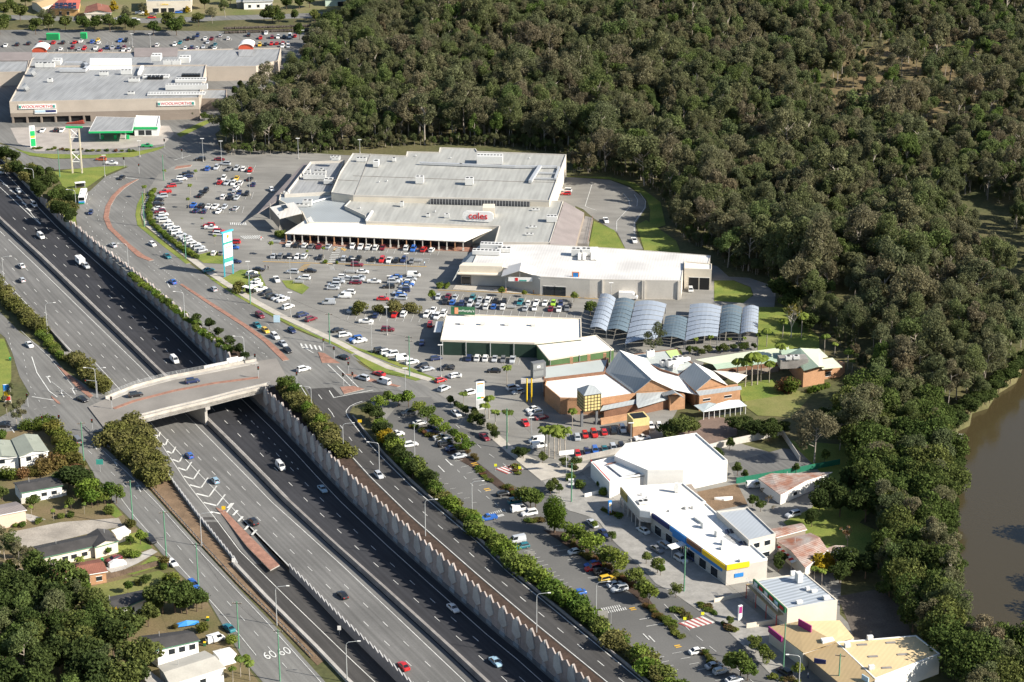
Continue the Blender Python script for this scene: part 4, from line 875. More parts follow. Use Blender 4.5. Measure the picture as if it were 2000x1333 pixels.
# ------------------------------------------------------------------ buildings
class Bld:
    def __init__(s, name, label, at, cat='building', group=None):
        s.root = thing(name, label, cat, G(*at), group=group)
    def part(s, mb, name, m, parent=None):
        o = loc_part(mb, name, m, s.root)
        if parent is not None: o.parent = parent
        return o
    def flat(s, pts, h, wm, rm, par=.45, z0=0.0, pm=None, wname='wall', rname='roof', drop=None):
        P = [G(p[0], p[1], h) for p in pts]; mb = MB(); mb.prism(P, z0, h - .02, top=False); w = s.part(mb, wname, wm)
        mb = MB(); mb.poly([Vector((p.x, p.y, h - .05)) for p in P]); r = s.part(mb, rname, rm)
        if par:
            mb = MB(); c = sum(P, Vector((0, 0, 0))) / len(P)
            A = sum(P[i].x * P[(i + 1) % len(P)].y - P[(i + 1) % len(P)].x * P[i].y for i in range(len(P)))
            Q = P if A > 0 else P[::-1]; n = len(Q)
            off = []
            for i in range(n):
                d1 = (Q[i] - Q[i - 1]); d2 = (Q[(i + 1) % n] - Q[i]); d1.z = d2.z = 0; d1.normalize(); d2.normalize()
                n1 = Vector((-d1.y, d1.x, 0)); n2 = Vector((-d2.y, d2.x, 0)); b = n1 + n2; b = b / max(.3, b.dot(n1)) if b.length > .1 else n1
                off.append(Q[i] + b * .28)
            Q = [q + (q - o).normalized() * .03 for q, o in zip(Q, off)]
            for i in range(n):
                a, b, c_, d = Q[i], Q[(i + 1) % n], off[(i + 1) % n], off[i]
                for q in ((a, b), (c_, d)): mb.face([(q[0].x, q[0].y, h - .3), (q[1].x, q[1].y, h - .3), (q[1].x, q[1].y, h + par), (q[0].x, q[0].y, h + par)])
                mb.face([(a.x, a.y, h + par), (b.x, b.y, h + par), (c_.x, c_.y, h + par), (d.x, d.y, h + par)])
            s.part(mb, 'parapet', pm or wm)
        return P
    def faces(s, name, m, fs, thick=0.0):
        mb = MB()
        for f in fs:
            P = [G(*p) for p in f]; mb.face(P)
            if thick:
                Q = [p - Vector((0, 0, thick)) for p in P]; mb.face(Q[::-1])
                for i in range(len(P)): mb.face([P[i], Q[i], Q[(i + 1) % len(P)], P[(i + 1) % len(P)]])
        return s.part(mb, name, m)
    def box(s, name, px, py, z, size, m, rz=0.0):
        mb = MB(); p = G(px, py, z); mb.box((p.x, p.y, z), size, rz); return s.part(mb, name, m)
    def hv(s, px, py, z, size, rz=0.0, fan=True, m=None, name='air_conditioner'):
        p = G(px, py, z); mb = MB(); mb.box((p.x, p.y, z + .25), size, rz); mb.box((p.x, p.y, z), (size[0] * .8, size[1] * .8, .25), rz)
        o = s.part(mb, name, m or M_HV)
        if fan:
            k = MB(); n = max(1, int(size[0] / 1.3)); zt = z + .25 + size[2]
            for i in range(n):
                x = (i - (n - 1) / 2) * size[0] / n; c, q = math.cos(rz), math.sin(rz); k.tube((p.x + x * c, p.y + x * q, zt), (p.x + x * c, p.y + x * q, zt + .12), min(size[0] / n, size[1]) * .38, n=10)
            k2 = s.part(k, 'fan', M_BLACK); k2.parent = o; k2.matrix_parent_inverse.identity()
        return o
    def vent(s, px, py, z, r=.35, h=.7):
        p = G(px, py, z); mb = MB(); mb.tube(p, p + Vector((0, 0, h * .6)), r * .5, n=8); mb.tube(p + Vector((0, 0, h * .55)), p + Vector((0, 0, h)), r, r * .6, 8); s.part(mb, 'roof_vent', M_STEEL)
    def duct(s, pts, z, w=.7, m=None):
        mb = MB()
        for a, b in zip(pts, pts[1:]):
            A, B = G(*a, z), G(*b, z); d = (B - A); L_ = d.length; c = (A + B) / 2; mb.box((c.x, c.y, z + .2), (L_ + w * .9, w, w * .9), math.atan2(d.y, d.x))
        s.part(mb, 'roof_duct', m or M_DUCT)
    def wins(s, a, b, ts, z0, z1, w=1.4, m=None, door=False):
        "windows on the wall from world point a to b"
        d = (b - a); d.z = 0; L_ = d.length; d.normalize(); n = Vector((d.y, -d.x, 0))
        if n.y > 0 and abs(n.y) > .2: n = -n
        for t in ts:
            c = a + d * (L_ * t); k = MB()
            def slab_(hw, y0, zz0, zz1, mbb):
                q = [c - d * hw, c + d * hw, c + d * hw + n * y0, c - d * hw + n * y0]; mbb.prism(q, zz0, zz1, bot=True)
            slab_(w / 2, .07, z0, z1, k); g_ = s.part(k, 'door' if door else 'window', m or M_GLASSD)
            f = MB(); slab_(w / 2 + .12, .05, z0 - .14, z0 - .02, f); slab_(w / 2 + .12, .09, z1 + .02, z1 + .12, f)
            o = s.part(f, 'window_frame', M_WHITE); o.parent = g_; o.matrix_parent_inverse.identity()
    def posts(s, pts, z0, z1, r=.12, m=None):
        for p in pts: mb = MB(); mb.tube((p.x, p.y, z0), (p.x, p.y, z1), r, n=6); s.part(mb, 'post', m or M_STEEL)
    def sign(s, p0, p1, z0, z1, m, txt=None, tm=None, ts=None, zref=None, name='sign_board', dx=0.0, th=.25, vis=None):
        sign_board(s.root, G(*p0, z0), G(*p1, z0), z0, z1, m, txt, tm, ts, name, dx, th)
def sign_board(root, a, b, z0, z1, m, txt=None, tm=None, ts=None, name='sign_board', dx=0.0, th=.25):
    d = (b - a); d.z = 0; L_ = d.length; d.normalize(); n = Vector((d.y, -d.x, 0)); mb = MB()
    q = [a, b, b + n * th, a + n * th]; mb.prism(q, z0, z1, bot=True)
    o = loc_part(mb, name, m, root) if root else None
    if root is None:
        c = (a + b) / 2; me = mb.mesh(name, m); me.transform(Matrix.Translation((-c.x, -c.y, -z0))); o = link(name, me, None, (c.x, c.y, z0))
    if txt:
        me = text_mesh(txt, ts or (z1 - z0) * .75); me.materials.clear(); me.materials.append(tm or M_BLACK)
        c = (a + b) / 2 + d * dx + n * (th + .03); c.z = (z0 + z1) / 2
        M = Matrix.Translation(c) @ Matrix((( d.x, 0, n.x, 0), (d.y, 0, n.y, 0), (0, 1, 0, 0), (0, 0, 0, 1)))
        if root is not None: M = (Matrix.Translation(root.location) @ Matrix.Rotation(root.rotation_euler.z, 4, 'Z')).inverted() @ M
        else: M = Matrix.Translation(-o.location) @ M
        me.transform(M); t = link('lettering', me, root if root is not None else o)
    return o
M_HV = paint('unit_white', (.58, .58, .56), .5); M_DUCT = paint('duct_metal', (.55, .56, .57), .4, metal=.4)
M_RGREY = mat('roof_grey', (.29, .295, .295), .6, .08, .06, .05, stripes=(1.45, 1.2, .10), streak=(1.45, .16, 14, 1.6)); M_RCREAM = mat('roof_cream', (.345, .345, .32), .65, .07, .05, .05, stripes=(1.45, 1.6, .07), streak=(1.45, .13, 14, 2.0))
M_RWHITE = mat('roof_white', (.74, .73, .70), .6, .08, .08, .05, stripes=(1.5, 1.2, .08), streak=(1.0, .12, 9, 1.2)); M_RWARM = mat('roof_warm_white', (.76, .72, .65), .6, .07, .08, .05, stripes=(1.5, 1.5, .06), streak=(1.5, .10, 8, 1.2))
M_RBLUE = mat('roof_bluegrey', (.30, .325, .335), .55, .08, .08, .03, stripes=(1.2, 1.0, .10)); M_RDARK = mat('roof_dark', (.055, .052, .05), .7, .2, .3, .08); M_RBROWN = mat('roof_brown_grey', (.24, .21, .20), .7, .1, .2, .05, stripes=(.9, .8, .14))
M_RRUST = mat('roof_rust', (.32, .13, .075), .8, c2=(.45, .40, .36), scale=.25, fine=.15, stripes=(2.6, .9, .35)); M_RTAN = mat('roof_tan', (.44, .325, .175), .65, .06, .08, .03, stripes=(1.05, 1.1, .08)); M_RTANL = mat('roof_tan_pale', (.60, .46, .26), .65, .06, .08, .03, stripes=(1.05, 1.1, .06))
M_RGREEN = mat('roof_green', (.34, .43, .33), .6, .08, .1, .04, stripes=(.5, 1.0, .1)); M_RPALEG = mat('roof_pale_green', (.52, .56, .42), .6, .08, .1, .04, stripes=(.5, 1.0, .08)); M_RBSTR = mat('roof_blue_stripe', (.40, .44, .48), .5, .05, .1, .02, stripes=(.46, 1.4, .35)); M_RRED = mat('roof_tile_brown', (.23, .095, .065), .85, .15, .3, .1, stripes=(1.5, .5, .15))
M_WBEIGE = mat('wall_beige', (.46, .40, .335), .85, .06, .2, .03, stripes=(0, 6, .05)); M_WTAUPE = mat('wall_taupe', (.27, .225, .185), .85, .07, .2, .03); M_WCREAM = mat('wall_cream', (.62, .56, .46), .85, .06, .2, .03); M_WWHITE = mat('wall_white', (.74, .73, .69), .8, .05, .2, .03); M_WGREEN = mat('wall_dark_green', (.022, .045, .032), .8, .15, .3, .05); M_WOLIVE = mat('wall_leaf_green', (.085, .15, .06), .8, .1, .3, .05)
M_BRICKO = mat('brick_orange', (.40, .225, .125), .9, .1, .5, .1); M_BRICKB = mat('brick_brown', (.20, .105, .065), .9, .12, .5, .1); M_WPINK = mat('wall_pink_beige', (.60, .46, .36), .85, .06, .2, .03); M_WLIGHT = mat('wall_pale_grey', (.50, .47, .42), .85, .08, .2, .04)
M_GRN = paint('sign_green', (.02, .42, .13), .5); M_RED = paint('sign_red', (.55, .03, .03), .5); M_BLUE = paint('sign_blue', (.03, .20, .52), .5); M_YEL = paint('sign_yellow', (.80, .52, .02), .5); M_CYAN = paint('sign_cyan', (.05, .45, .55), .5); M_PURP = paint('sign_magenta', (.30, .03, .16), .5); M_ORG = paint('sign_orange', (.80, .25, .02), .5); M_DKG = paint('sign_dark_green', (.03, .12, .055), .5); M_SKYB = paint('sign_pale_blue', (.45, .60, .70), .5); M_TEAL = paint('sign_teal', (.05, .30, .25), .5); M_NAVY = paint('sign_navy', (.02, .03, .12), .5); M_GREYS = paint('sign_grey', (.14, .145, .15), .5)
# --- grey supermarket (top left)
b = Bld('supermarket', 'large grey roofed supermarket with beige walls behind the petrol station', (200, 240))
b.flat([(18.4, 201), (388.6, 193), (403, 128.7), (56.5, 131)], 9.6, M_WBEIGE, M_RGREY, .5, 4.6)
mb = MB(); P = [G(*p, 9.6) for p in ((18.4, 201), (388.6, 193), (403, 128.7), (56.5, 131))]; ctr = sum(P, Vector((0, 0, 0))) / 4
Q = [ctr + (p - ctr) * .998 for p in P]; mb.prism(Q, 2.9, 4.62, top=False); b.part(mb, 'lower_wall', M_WTAUPE)
Q = [ctr + (p - ctr) * .97 for p in P]; mb = MB(); mb.prism(Q, 0, 2.95, top=False); b.part(mb, 'undercroft_shade', M_BLACK)  # solid black walls stand in for the shade inside the open undercroft
mb = MB(); a, c = P[0], P[1]; mb.prism([a.lerp(c, .42), a.lerp(c, 1.0), a.lerp(c, 1.0) + Vector((0, 3, 0)), a.lerp(c, .42) + Vector((0, 3, 0))], 0, 3.0); b.part(mb, 'lower_wall', M_WTAUPE)
for t in (0.01, .085, .16, .235, .31, .385): q = a.lerp(c, t); mb = MB(); mb.box((q.x, q.y + .5, 0), (.8, .8, 3)); b.part(mb, 'column', M_WTAUPE)
for (x0, x1, y) in ((35.5, 108, 213), (307, 380, 208.5)):
    A = P[0].lerp(P[1], (x0 - 18.4) / 370.2); B = P[0].lerp(P[1], (x1 - 18.4) / 370.2); sign_board(b.root, A, B, 6.6, 8.6, M_WHITE, 'WOOLWORTHS', M_RED, 1.85, th=.35)
    for t in (.015, .925):
        q = A.lerp(B, t); q2 = A.lerp(B, t + .055) if t < .5 else A.lerp(B, t + .055); sign_board(b.root, q + Vector((0, -.36, 0)), q2 + Vector((0, -.36, 0)), 7.0, 8.2, M_TEAL, name='green_emblem', th=.08)
A = P[0].lerp(P[1], .128); B = P[0].lerp(P[1], .245); sign_board(b.root, A, B, 4.3, 6.1, M_WHITE, name='poster_frame', th=.3); sign_board(b.root, A.lerp(B, .5) + Vector((0, -.3, 0)), B + Vector((-.3, -.3, 0)), 4.9, 5.9, M_NAVY, name='poster', th=.06); sign_board(b.root, A + Vector((.3, -.3, 0)), A.lerp(B, .49) + Vector((0, -.3, 0)), 4.9, 5.9, M_SKYB, name='poster', th=.06)
mb = MB(); st = P[0].lerp(P[1], .30); mb.prism([st + Vector((0, -2, 0)), st + Vector((8, -2, 0)), st + Vector((8, -3.2, 0)), st + Vector((0, -3.2, 0))], .3, .5)
for k in range(8): mb.box((st.x + k, st.y - 2.6, 0), (1, 1.2, .2 * (k + 1)))
b.part(mb, 'red_stair', paint('stair_red', (.30, .06, .04), .7))
b.flat([(-70, 144), (52, 141), (57, 118), (-70, 119)], 6.5, M_WBEIGE, M_RGREY, .3, wname='wing_wall'); b.faces('wing_roof', M_RBROWN, [[(-70, 119, 7.0), (62, 118, 7.0), (62, 102, 8.2), (-70, 102, 8.2)]], .4)
b.flat([(56, 131), (403, 128.7), (404, 132), (500, 131), (543, 119.5), (549, 95), (348, 99), (260, 103), (92, 104), (62, 116)], 6.8, M_WBEIGE, M_RGREY, .4, wname='mall_wall', rname='mall_roof')
b.faces('dark_skillion', M_RBROWN, [[(262, 111, 7.0), (346, 110, 7.0), (348, 93, 8.6), (262, 94, 8.6)]], .4)
b.flat([(394, 176), (443, 176), (441, 194), (391, 194)], 5.0, M_WTAUPE, M_RGREY, .3, wname='annexe_wall', rname='annexe_roof')
for x0, y in ((63, 103), (466, 97)):
    mb = MB(); A = G(x0, y, 7.0); B = G(x0 + 29, y, 7.0); c = (A + B) / 2; r_ = (B - A).length / 2; n = 10
    arc = [(c.x - r_ * math.cos(math.pi * k / n), c.y, 8.0 + 1.9 * math.sin(math.pi * k / n)) for k in range(n + 1)]
    pts = [(A.x, A.y, 6.8)] + arc + [(B.x, B.y, 6.8)]; mb.face(pts); mb.face([(p[0], p[1] + 8, p[2]) for p in pts][::-1]); b.part(mb, 'red_arch_front', paint('arch_red', (.55, .10, .05), .7))
    mb = MB()
    for p, q in zip(arc, arc[1:]): mb.face([(p[0], p[1] - .4, p[2] + .35), (q[0], q[1] - .4, q[2] + .35), (q[0], q[1] + 8, q[2] + .35), (p[0], p[1] + 8, p[2] + .35)]); mb.face([(p[0], p[1] - .4, p[2] + .35), (q[0], q[1] - .4, q[2] + .35), (q[0], q[1] - .4, q[2] - .1), (p[0], p[1] - .4, p[2] - .1)])
    b.part(mb, 'white_arch', M_WHITE); b.faces('entry_roof', M_RGREY, [[(x0, y + 13, 6.9), (x0 + 29, y + 13, 6.9), (x0 + 29, y, 8.0), (x0, y, 8.0)]], .1)
b.faces('white_roof_panel', M_RWHITE, [[(174, 135.5, 9.9), (258, 135, 9.9), (257, 114, 9.9), (176, 114, 9.9)]], .4)
for x, y, s_ in ((80, 132, (5, 2.5, 2)), (97, 132, (5, 2.5, 2)), (112, 126, (4, 6, 2.2)), (306, 118, (4.5, 7, 2.5)), (328, 127, (4, 3, 2)), (345, 127, (4, 3, 2)), (361, 122, (5, 6, 2.6)), (203, 148, (4, 1.6, 1.5)), (247, 146, (5, 1.5, 2)), (262, 160, (5, 2, 1.4)), (373, 160, (14, 5, 1.2)), (365, 175, (19, 3.5, 2.2)), (98, 161, (2.4, 1.6, 1.4)), (256, 185, (3, 1.6, 1)), (305, 152, (12, 5, .8)), (345, 185, (26, 5, .4))): b.hv(x, y, 9.6, s_, .02)
for k in range(6):
    b.box('dark_condenser', 358 + k * 6, 152, 9.7, (1.3, 3.5, 1.6), M_BLACK); 
    if k < 4: b.box('dark_condenser', 292 + k * 8, 154, 9.7, (1.4, 3, 1.2), M_BLACK)
b.duct([(130, 128), (165, 128), (172, 134), (165, 141), (120, 141)], 9.7, 1.6); b.duct([(272, 148), (278, 135)], 9.7, 1.4, M_WHITE)
for x, y in ((62, 149), (48, 178)):
    mb = MB(); p = G(x, y, 9.7); mb.tube(p, p + Vector((0, 0, 1.6)), .25); mb.tube(p + Vector((0, 0, 1.2)), p + Vector((1.4, .6, 2.2)), 1.7, 1.9, 12); b.part(mb, 'roof_cowl', M_STEEL)
# --- petrol station
b = Bld('petrol_station', 'petrol station with grey canopy edged in green beside the supermarket', (240, 270))
P = [G(x, y, 5.6) for x, y in ((188, 228), (265, 230), (259, 256), (173, 257))]
mb = MB(); mb.prism(P, 4.7, 5.6, bot=True); b.part(mb, 'green_fascia', M_GRN); ctr = sum(P, Vector((0, 0, 0))) / 4
mb = MB(); mb.poly([ctr + (p - ctr) * .97 + Vector((0, 0, .03)) for p in P]); b.part(mb, 'canopy_roof', M_RGREY); mb = MB(); mb.poly([Vector((p.x, p.y, 5.61)) for p in [ctr + (p - ctr) * .999 for p in P]]); b.part(mb, 'canopy_rim', M_WHITE)
for u, v in ((.2, .3), (.8, .3), (.2, .75), (.8, .75)): q = P[3].lerp(P[2], u).lerp(P[0].lerp(P[1], u), v); mb = MB(); mb.box((q.x, q.y, 0), (.5, .5, 4.7)); b.part(mb, 'canopy_post', M_WHITE)
for u in (.2, .5, .8):
    for v in (.3, .7): q = P[3].lerp(P[2], u).lerp(P[0].lerp(P[1], u), v); mb = MB(); mb.box((q.x + 1, q.y, 0), (1.2, .7, 1.9)); b.part(mb, 'fuel_pump', M_GRN)
b.flat([(262, 248), (308, 248), (312, 228), (266, 227)], 4.2, M_WHITE, M_RWHITE, .3, wname='shop_wall', rname='shop_roof'); A, B = G(262, 248, 4.2), G(308, 248, 4.2)
sign_board(b.root, A, B, 3.1, 4.1, M_GRN, name='shop_fascia', th=.3); b.wins(A, B, (.3, .6), .4, 2.6, 2.6)
def pylon(label, p0, p1, z1, m, bands, legs=False, z0=0.0, name='pylon_sign', txt=None):
    a, b_ = G(*p0), G(*p1); r = thing(name, label, 'sign', (a + b_) / 2)
    if legs:
        for q in (a, b_): mb = MB(); mb.box((q.x, q.y, 0), (.35, .35, z1)); loc_part(mb, 'leg', legs, r)
    o = sign_board(r, a, b_, z0, z1, m, name='panel', th=.5)
    for f0, f1, u0, u1, mm, t in bands:
        A, B = a.lerp(b_, u0), a.lerp(b_, u1); d = (b_ - a).normalized(); n = Vector((d.y, -d.x, 0)) * .5
        sign_board(r, A + n, B + n, z0 + (z1 - z0) * f0, z0 + (z1 - z0) * f1, mm, t[0] if t else None, t[1] if t else None, t[2] if t else None, 'sign_face', th=.06)
    return r
pylon('tall green and white petrol price sign by the forecourt', (59.5, 288), (70.5, 287), 9.6, M_WHITE, [(.05, .40, .12, .95, M_GRN, None), (.44, .52, .15, .9, M_YEL, None), (.53, .76, .12, .95, M_GRN, None), (.8, .95, .3, .7, paint('sign_mint', (.4, .7, .5)), None)])
r = thing('gantry_sign', 'tall two legged cream steel sign frame on the lawn', 'sign', G(151, 339)); A, B = G(142, 339), G(160.5, 339)
for q in (A, B): mb = MB(); mb.box((q.x, q.y, 0), (.55, .55, 20)); loc_part(mb, 'leg', paint('cream_steel', (.62, .55, .42), .6), r)
for z0 in (5, 15.5):
    mb = MB(); H_ = 4.2 if z0 < 10 else 4
    for u, v in (((A, 0), (B, H_)), ((B, 0), (A, H_)), ((A, 0), (B, 0)), ((A, H_), (B, H_))): mb.tube(u[0] + Vector((0, 0, z0 + u[1])), v[0] + Vector((0, 0, z0 + v[1])), .16, n=5)
    loc_part(mb, 'cross_brace', M_WHITE, r)
mb = MB(); mb.prism([A + Vector((-1.5, -.4, 0)), B + Vector((1.5, -.4, 0)), B + Vector((1.5, .4, 0)), A + Vector((-1.5, .4, 0))], 19.6, 20.2, bot=True); loc_part(mb, 'green_cap', M_GRN, r)
r = thing('mall_sign', 'white MALL sign on two posts at the bushland edge', 'sign', G(618, 98)); A, B = G(612, 98), G(626, 98)
for q in (A, B): mb = MB(); mb.box((q.x, q.y, 0), (.4, .4, 9)); loc_part(mb, 'leg', M_WHITE, r)
sign_board(r, A, B, 7, 11.6, M_WHITE, 'MALL', M_BLUE, 1.5, name='panel', th=.4)
# --- red lettered shopping centre
b = Bld('shopping_centre', 'sprawling pale grey shopping centre with a white colonnade roof and red roof sign', (830, 470))
b.flat([(689, 301), (793, 306), (795, 297.5), (857, 299), (859, 289.5), (929, 292), (932, 297), (1106, 303.6), (1073, 394), (1035, 392), (841, 387), (690, 383), (647, 377), (665, 336.5)], 9.2, M_WCREAM, M_RCREAM, .35, pm=M_WLIGHT)
b.flat([(690, 386), (841, 389), (1100, 394), (1074, 475), (966, 475), (975, 443), (715, 434), (713, 423), (673, 404)], 7.0, M_WCREAM, M_RCREAM, .3, wname='lower_wall', rname='lower_roof', pm=M_WLIGHT)
b.flat([(548, 378), (690, 383), (673, 404), (713, 423), (715, 437), (600, 436), (590, 415), (545, 392)], 6.0, M_WCREAM, M_RBLUE, .25, wname='west_wall', rname='west_roof')
b.flat([(606, 320), (673, 317), (662, 340), (645, 379), (556, 384)], 6.4, M_WCREAM, M_RGREY, .9, wname='plant_wall', rname='plant_roof', pm=M_WLIGHT)
b.faces('walkway_roof', M_RBROWN, [[(592, 320, 5.2), (604, 319, 5.6), (555, 384, 5.6), (530, 400, 5.4), (502, 418, 5.0)]], .3)
b.faces('entry_roof', M_RWARM, [[(527, 405, 6.5), (574, 395, 8.6), (590, 416, 8.0), (546, 427, 6.0)]], .3); b.faces('entry_skylight', M_GLASSD, [[(548, 402, 8.0), (558, 399.5, 8.4), (563, 406, 8.3), (553, 409, 7.8)]], .06)
b.faces('entry_gable', M_WTAUPE, [[(527, 406, 6.3), (546, 428, 5.8), (546, 447, 2.0), (528, 425, 2.0)]], .1)
b.posts([G(546, 450), G(528, 428), G(589, 447)], 0, 6.5, .25, M_CONC)
b.faces('colonnade_roof', M_RWARM, [[(556, 456, 3.9), (720, 463.5, 3.9), (720, 436, 6.2), (613, 434, 6.2)], [(720, 463.5, 3.9), (907, 472, 3.9), (905, 440, 6.2), (720, 436, 6.2)], [(907, 472, 3.9), (936, 459, 4.9), (973, 443.5, 6.2), (905, 440, 6.2)], [(556, 456, 3.9), (613, 434, 6.2), (607, 423, 6.3)]], .3)
A, B = G(556, 456, 3.9), G(907, 472, 3.9)
for k in range(23): q = A.lerp(B, k / 22 * .985 + .008); mb = MB(); mb.box((q.x, q.y + .3, 0), (.35, .35, 3.8)); mb.box((q.x, q.y + .3, 0), (.7, .7, 1.1)); b.part(mb, 'column', M_WLIGHT if k % 3 else M_BRICKO)
mb = MB(); mb.prism([A + Vector((2, 4, 0)), B + Vector((3, 4.0, 0)), B + Vector((3, 6, 0)), A + Vector((2, 6, 0))], 0, 4.0); b.part(mb, 'shopfront', M_GLASSD)
mats_ = [M_PURP, M_YEL, M_SKYB, M_RED, M_WHITE, M_TEAL, M_BLUE, M_RED, M_SKYB, M_PURP, M_RED, M_BLUE]
for k in range(12): q0 = A.lerp(B, .05 + k * .078) + Vector((0, 3.9, 0)); q1 = A.lerp(B, .05 + k * .078 + .05) + Vector((0, 3.9, 0)); sign_board(b.root, q0, q1, 2.6, 3.4, mats_[k], name='shop_sign', th=.1)
mb = MB(); mb.prism([A + Vector((-2, -1.2, 0)), B + Vector((6, -1.2, 0)), B + Vector((6, 4, 0)), A + Vector((-2, 4, 0))], 0, .15); b.part(mb, 'brick_footway', M_BRICKP)
b.faces('louvre_band', mat('dark_louvre', (.04, .042, .045), .6, .1, .3, .02, stripes=(0, 1, 0)), [[(841, 388.2, 8.95), (1035, 393, 8.95), (1035, 404, 7.1), (841, 399, 7.1)]], .05)
for k in range(34): q = G(841 + k * 5.85, 399 + k * .152, 7.1); mb = MB(); mb.box((q.x, q.y - .12, 7.1), (.12, .12, 2.2)); b.part(mb, 'louvre_post', M_STEEL)
b.faces('tan_slope_roof', M_RBROWN, [[(1102, 394, 7.2), (1141, 416, 3.6), (1123, 482, 3.6), (1074, 476, 7.2)]], .3)
mb = MB(); mb.prism([G(1141, 418, 3.3), G(1123, 482, 3.3), G(1080, 478, 3.3), G(1102, 396, 3.3)], 0, 3.3); b.part(mb, 'side_wall', M_WTAUPE)
mb = MB(); mb.prism([G(1143, 427), G(1158, 431), G(1148, 481), G(1126, 481)], 0, 1.0); b.part(mb, 'loading_deck', M_CONCD); b.part(railing([G(1158, 431), G(1148, 481)], 1.1, 1.0, M_RED), 'red_railing', M_BRICKP)
A, B = G(904, 432.5, 7.1), G(964, 435, 7.1); mb = MB(); c = (A + B) / 2; n = 24; rr = (B - A).length / 2; d = (B - A).normalized(); nn = Vector((d.y, -d.x, 0))
ring = [c + d * rr * max(-1, min(1, 1.06 * math.cos(6.283 * k / n))) + Vector((0, 0, 2.3 + 2.1 * max(-.95, min(.95, 1.5 * math.sin(6.283 * k / n))))) for k in range(n)]
mb.face(ring); mb.face([p + nn * .5 for p in ring][::-1])
for k in range(n): mb.face([ring[k], ring[(k + 1) % n], ring[(k + 1) % n] + nn * .5, ring[k] + nn * .5])
b.part(mb, 'roof_sign_panel', M_WHITE)
me = text_mesh('coles', 3.6, .12); me.materials.clear(); me.materials.append(M_RED)
M = Matrix.Translation(c + nn * .6 + Vector((0, 0, 2.4))) @ Matrix(((d.x, 0, nn.x, 0), (d.y, 0, nn.y, 0), (0, 1, 0, 0), (0, 0, 0, 1))); me.transform(Matrix.Translation(b.root.location).inverted() @ M); link('lettering', me, b.root)
b.box('sign_backing', 955, 421, 7, (4.6, 5, 3.8), M_WCREAM)
for x, y, z, s_ in ((655, 313, 9.2, (4, 2, 1.4)), (735, 325, 9.2, (2.2, 4, 2.2)), (770, 316, 9.2, (1.4, 1.4, 1.4)), (820, 358, 9.2, (3.2, 3.0, 2.6)), (917, 361, 9.2, (3.2, 3.0, 2.6)), (957, 319, 9.2, (10.5, 4.5, 3.2)), (655, 314, 9.2, (3, 1.5, 1)), (706, 316, 9.2, (4, 1.6, 1.4)), (615, 350, 6.5, (9, 2.5, 1.8)), (625, 342, 6.5, (5, 2, 1.6)), (603, 343, 6.5, (1.4, 1.4, 2.2)), (628, 341, 6.5, (1.4, 1.4, 2.2)), (642, 358, 6.5, (3.5, 4, 1.5)), (601, 402, 6.0, (3.6, 3, 2)), (590, 404, 6.0, (5, 1.6, .8)), (785, 404, 7.0, (1.4, 1.4, 1.8)), (560, 381, 6, (2.4, 1.4, 1.2)), (836, 424, 7, (1.4, 1.4, 1)), (873, 426, 7, (2, 1, 1.4)), (1046, 412, 7, (3, 1, .5)), (1078, 433, 7, (4, 3, 2)), (1040, 446, 7, (3, 1, .5)), (1034, 460, 7, (3, 1, .5))): b.hv(x, y, z, s_, -.05)
b.duct([(822, 322), (900, 325), (1005, 329)], 9.3, 1.0); b.duct([(1005, 329), (1086, 329)], 9.3, .9); b.duct([(1054, 330), (1036, 358)], 9.3, 1.3); b.duct([(1047, 340), (1090, 342)], 9.3, .6); b.duct([(1042, 351), (1086, 352)], 9.3, .6); b.duct([(1092, 330), (1084, 352)], 9.3, .8)
b.duct([(612, 397), (675, 379)], 6.1, .5, M_WHITE); b.duct([(716, 433), (727, 416)], 7.1, .7, M_WHITE)
for x, y in ((740, 357), (756, 355), (812, 306), (880, 310), (1034, 311), (703, 408), (850, 415)): b.vent(x, y, 9.2 if y < 385 else 7.0)
for pts in ([(690, 345), (1000, 356), (1088, 358)], [(724, 302), (692, 383)], [(640, 352), (700, 355)]): b.duct([(p[0], p[1]) for p in pts], 8.96, .18, M_CONCD)
# --- second supermarket
b = Bld('discount_supermarket', 'long white roofed supermarket with a gabled entry and blue and orange sign', (1110, 575))
b.flat([(940, 477), (1070, 478), (1223, 487), (1388, 500), (1384, 515), (1337, 512), (1330.6, 549), (1152, 546), (1055, 541), (981, 523), (920, 522)], 7.0, M_WLIGHT, mat('roof_ribbed_white', (.50, .485, .465), .6, c2=(.68, .67, .64), scale=.09, fine=.03, stripes=(1.42, 1.0, .10)), .12)
b.faces('side_roof', M_RBLUE, [[(940, 477, 7.0), (920, 522, 7.0), (897, 524, 6.6), (884, 549, 3.4), (905, 505, 3.4)]], .2)
mb = MB(); P = [G(x, y, 7.6) for x, y in ((897, 519), (981, 521), (985, 515), (905, 513))]; mb.prism(P, 5.0, 7.6); b.part(mb, 'fascia', M_WCREAM); mb = MB(); P2 = [G(x, y, 5.1) for x, y in ((893, 534.5), (978, 537.5), (982, 530), (900, 528))]; mb.prism(P2, 4.7, 5.1, bot=True); b.part(mb, 'awning', M_WCREAM)
mb = MB(); mb.prism([P[0] + Vector((.5, .8, 0)), P[1] + Vector((0, .8, 0)), P[2], P[3]], 0, 5.0); b.part(mb, 'shopfront', M_WTAUPE); b.wins(P[0] + Vector((.5, .8, 0)), P[1] + Vector((0, .8, 0)), (.12, .38, .62, .85), .3, 3.2, 3.0)
sign_board(b.root, P[0].lerp(P[1], .36) + Vector((0, .7, 0)), P[0].lerp(P[1], .56) + Vector((0, .7, 0)), 3.5, 4.6, M_SKYB, 'aldi', M_BLUE, .8, th=.15)
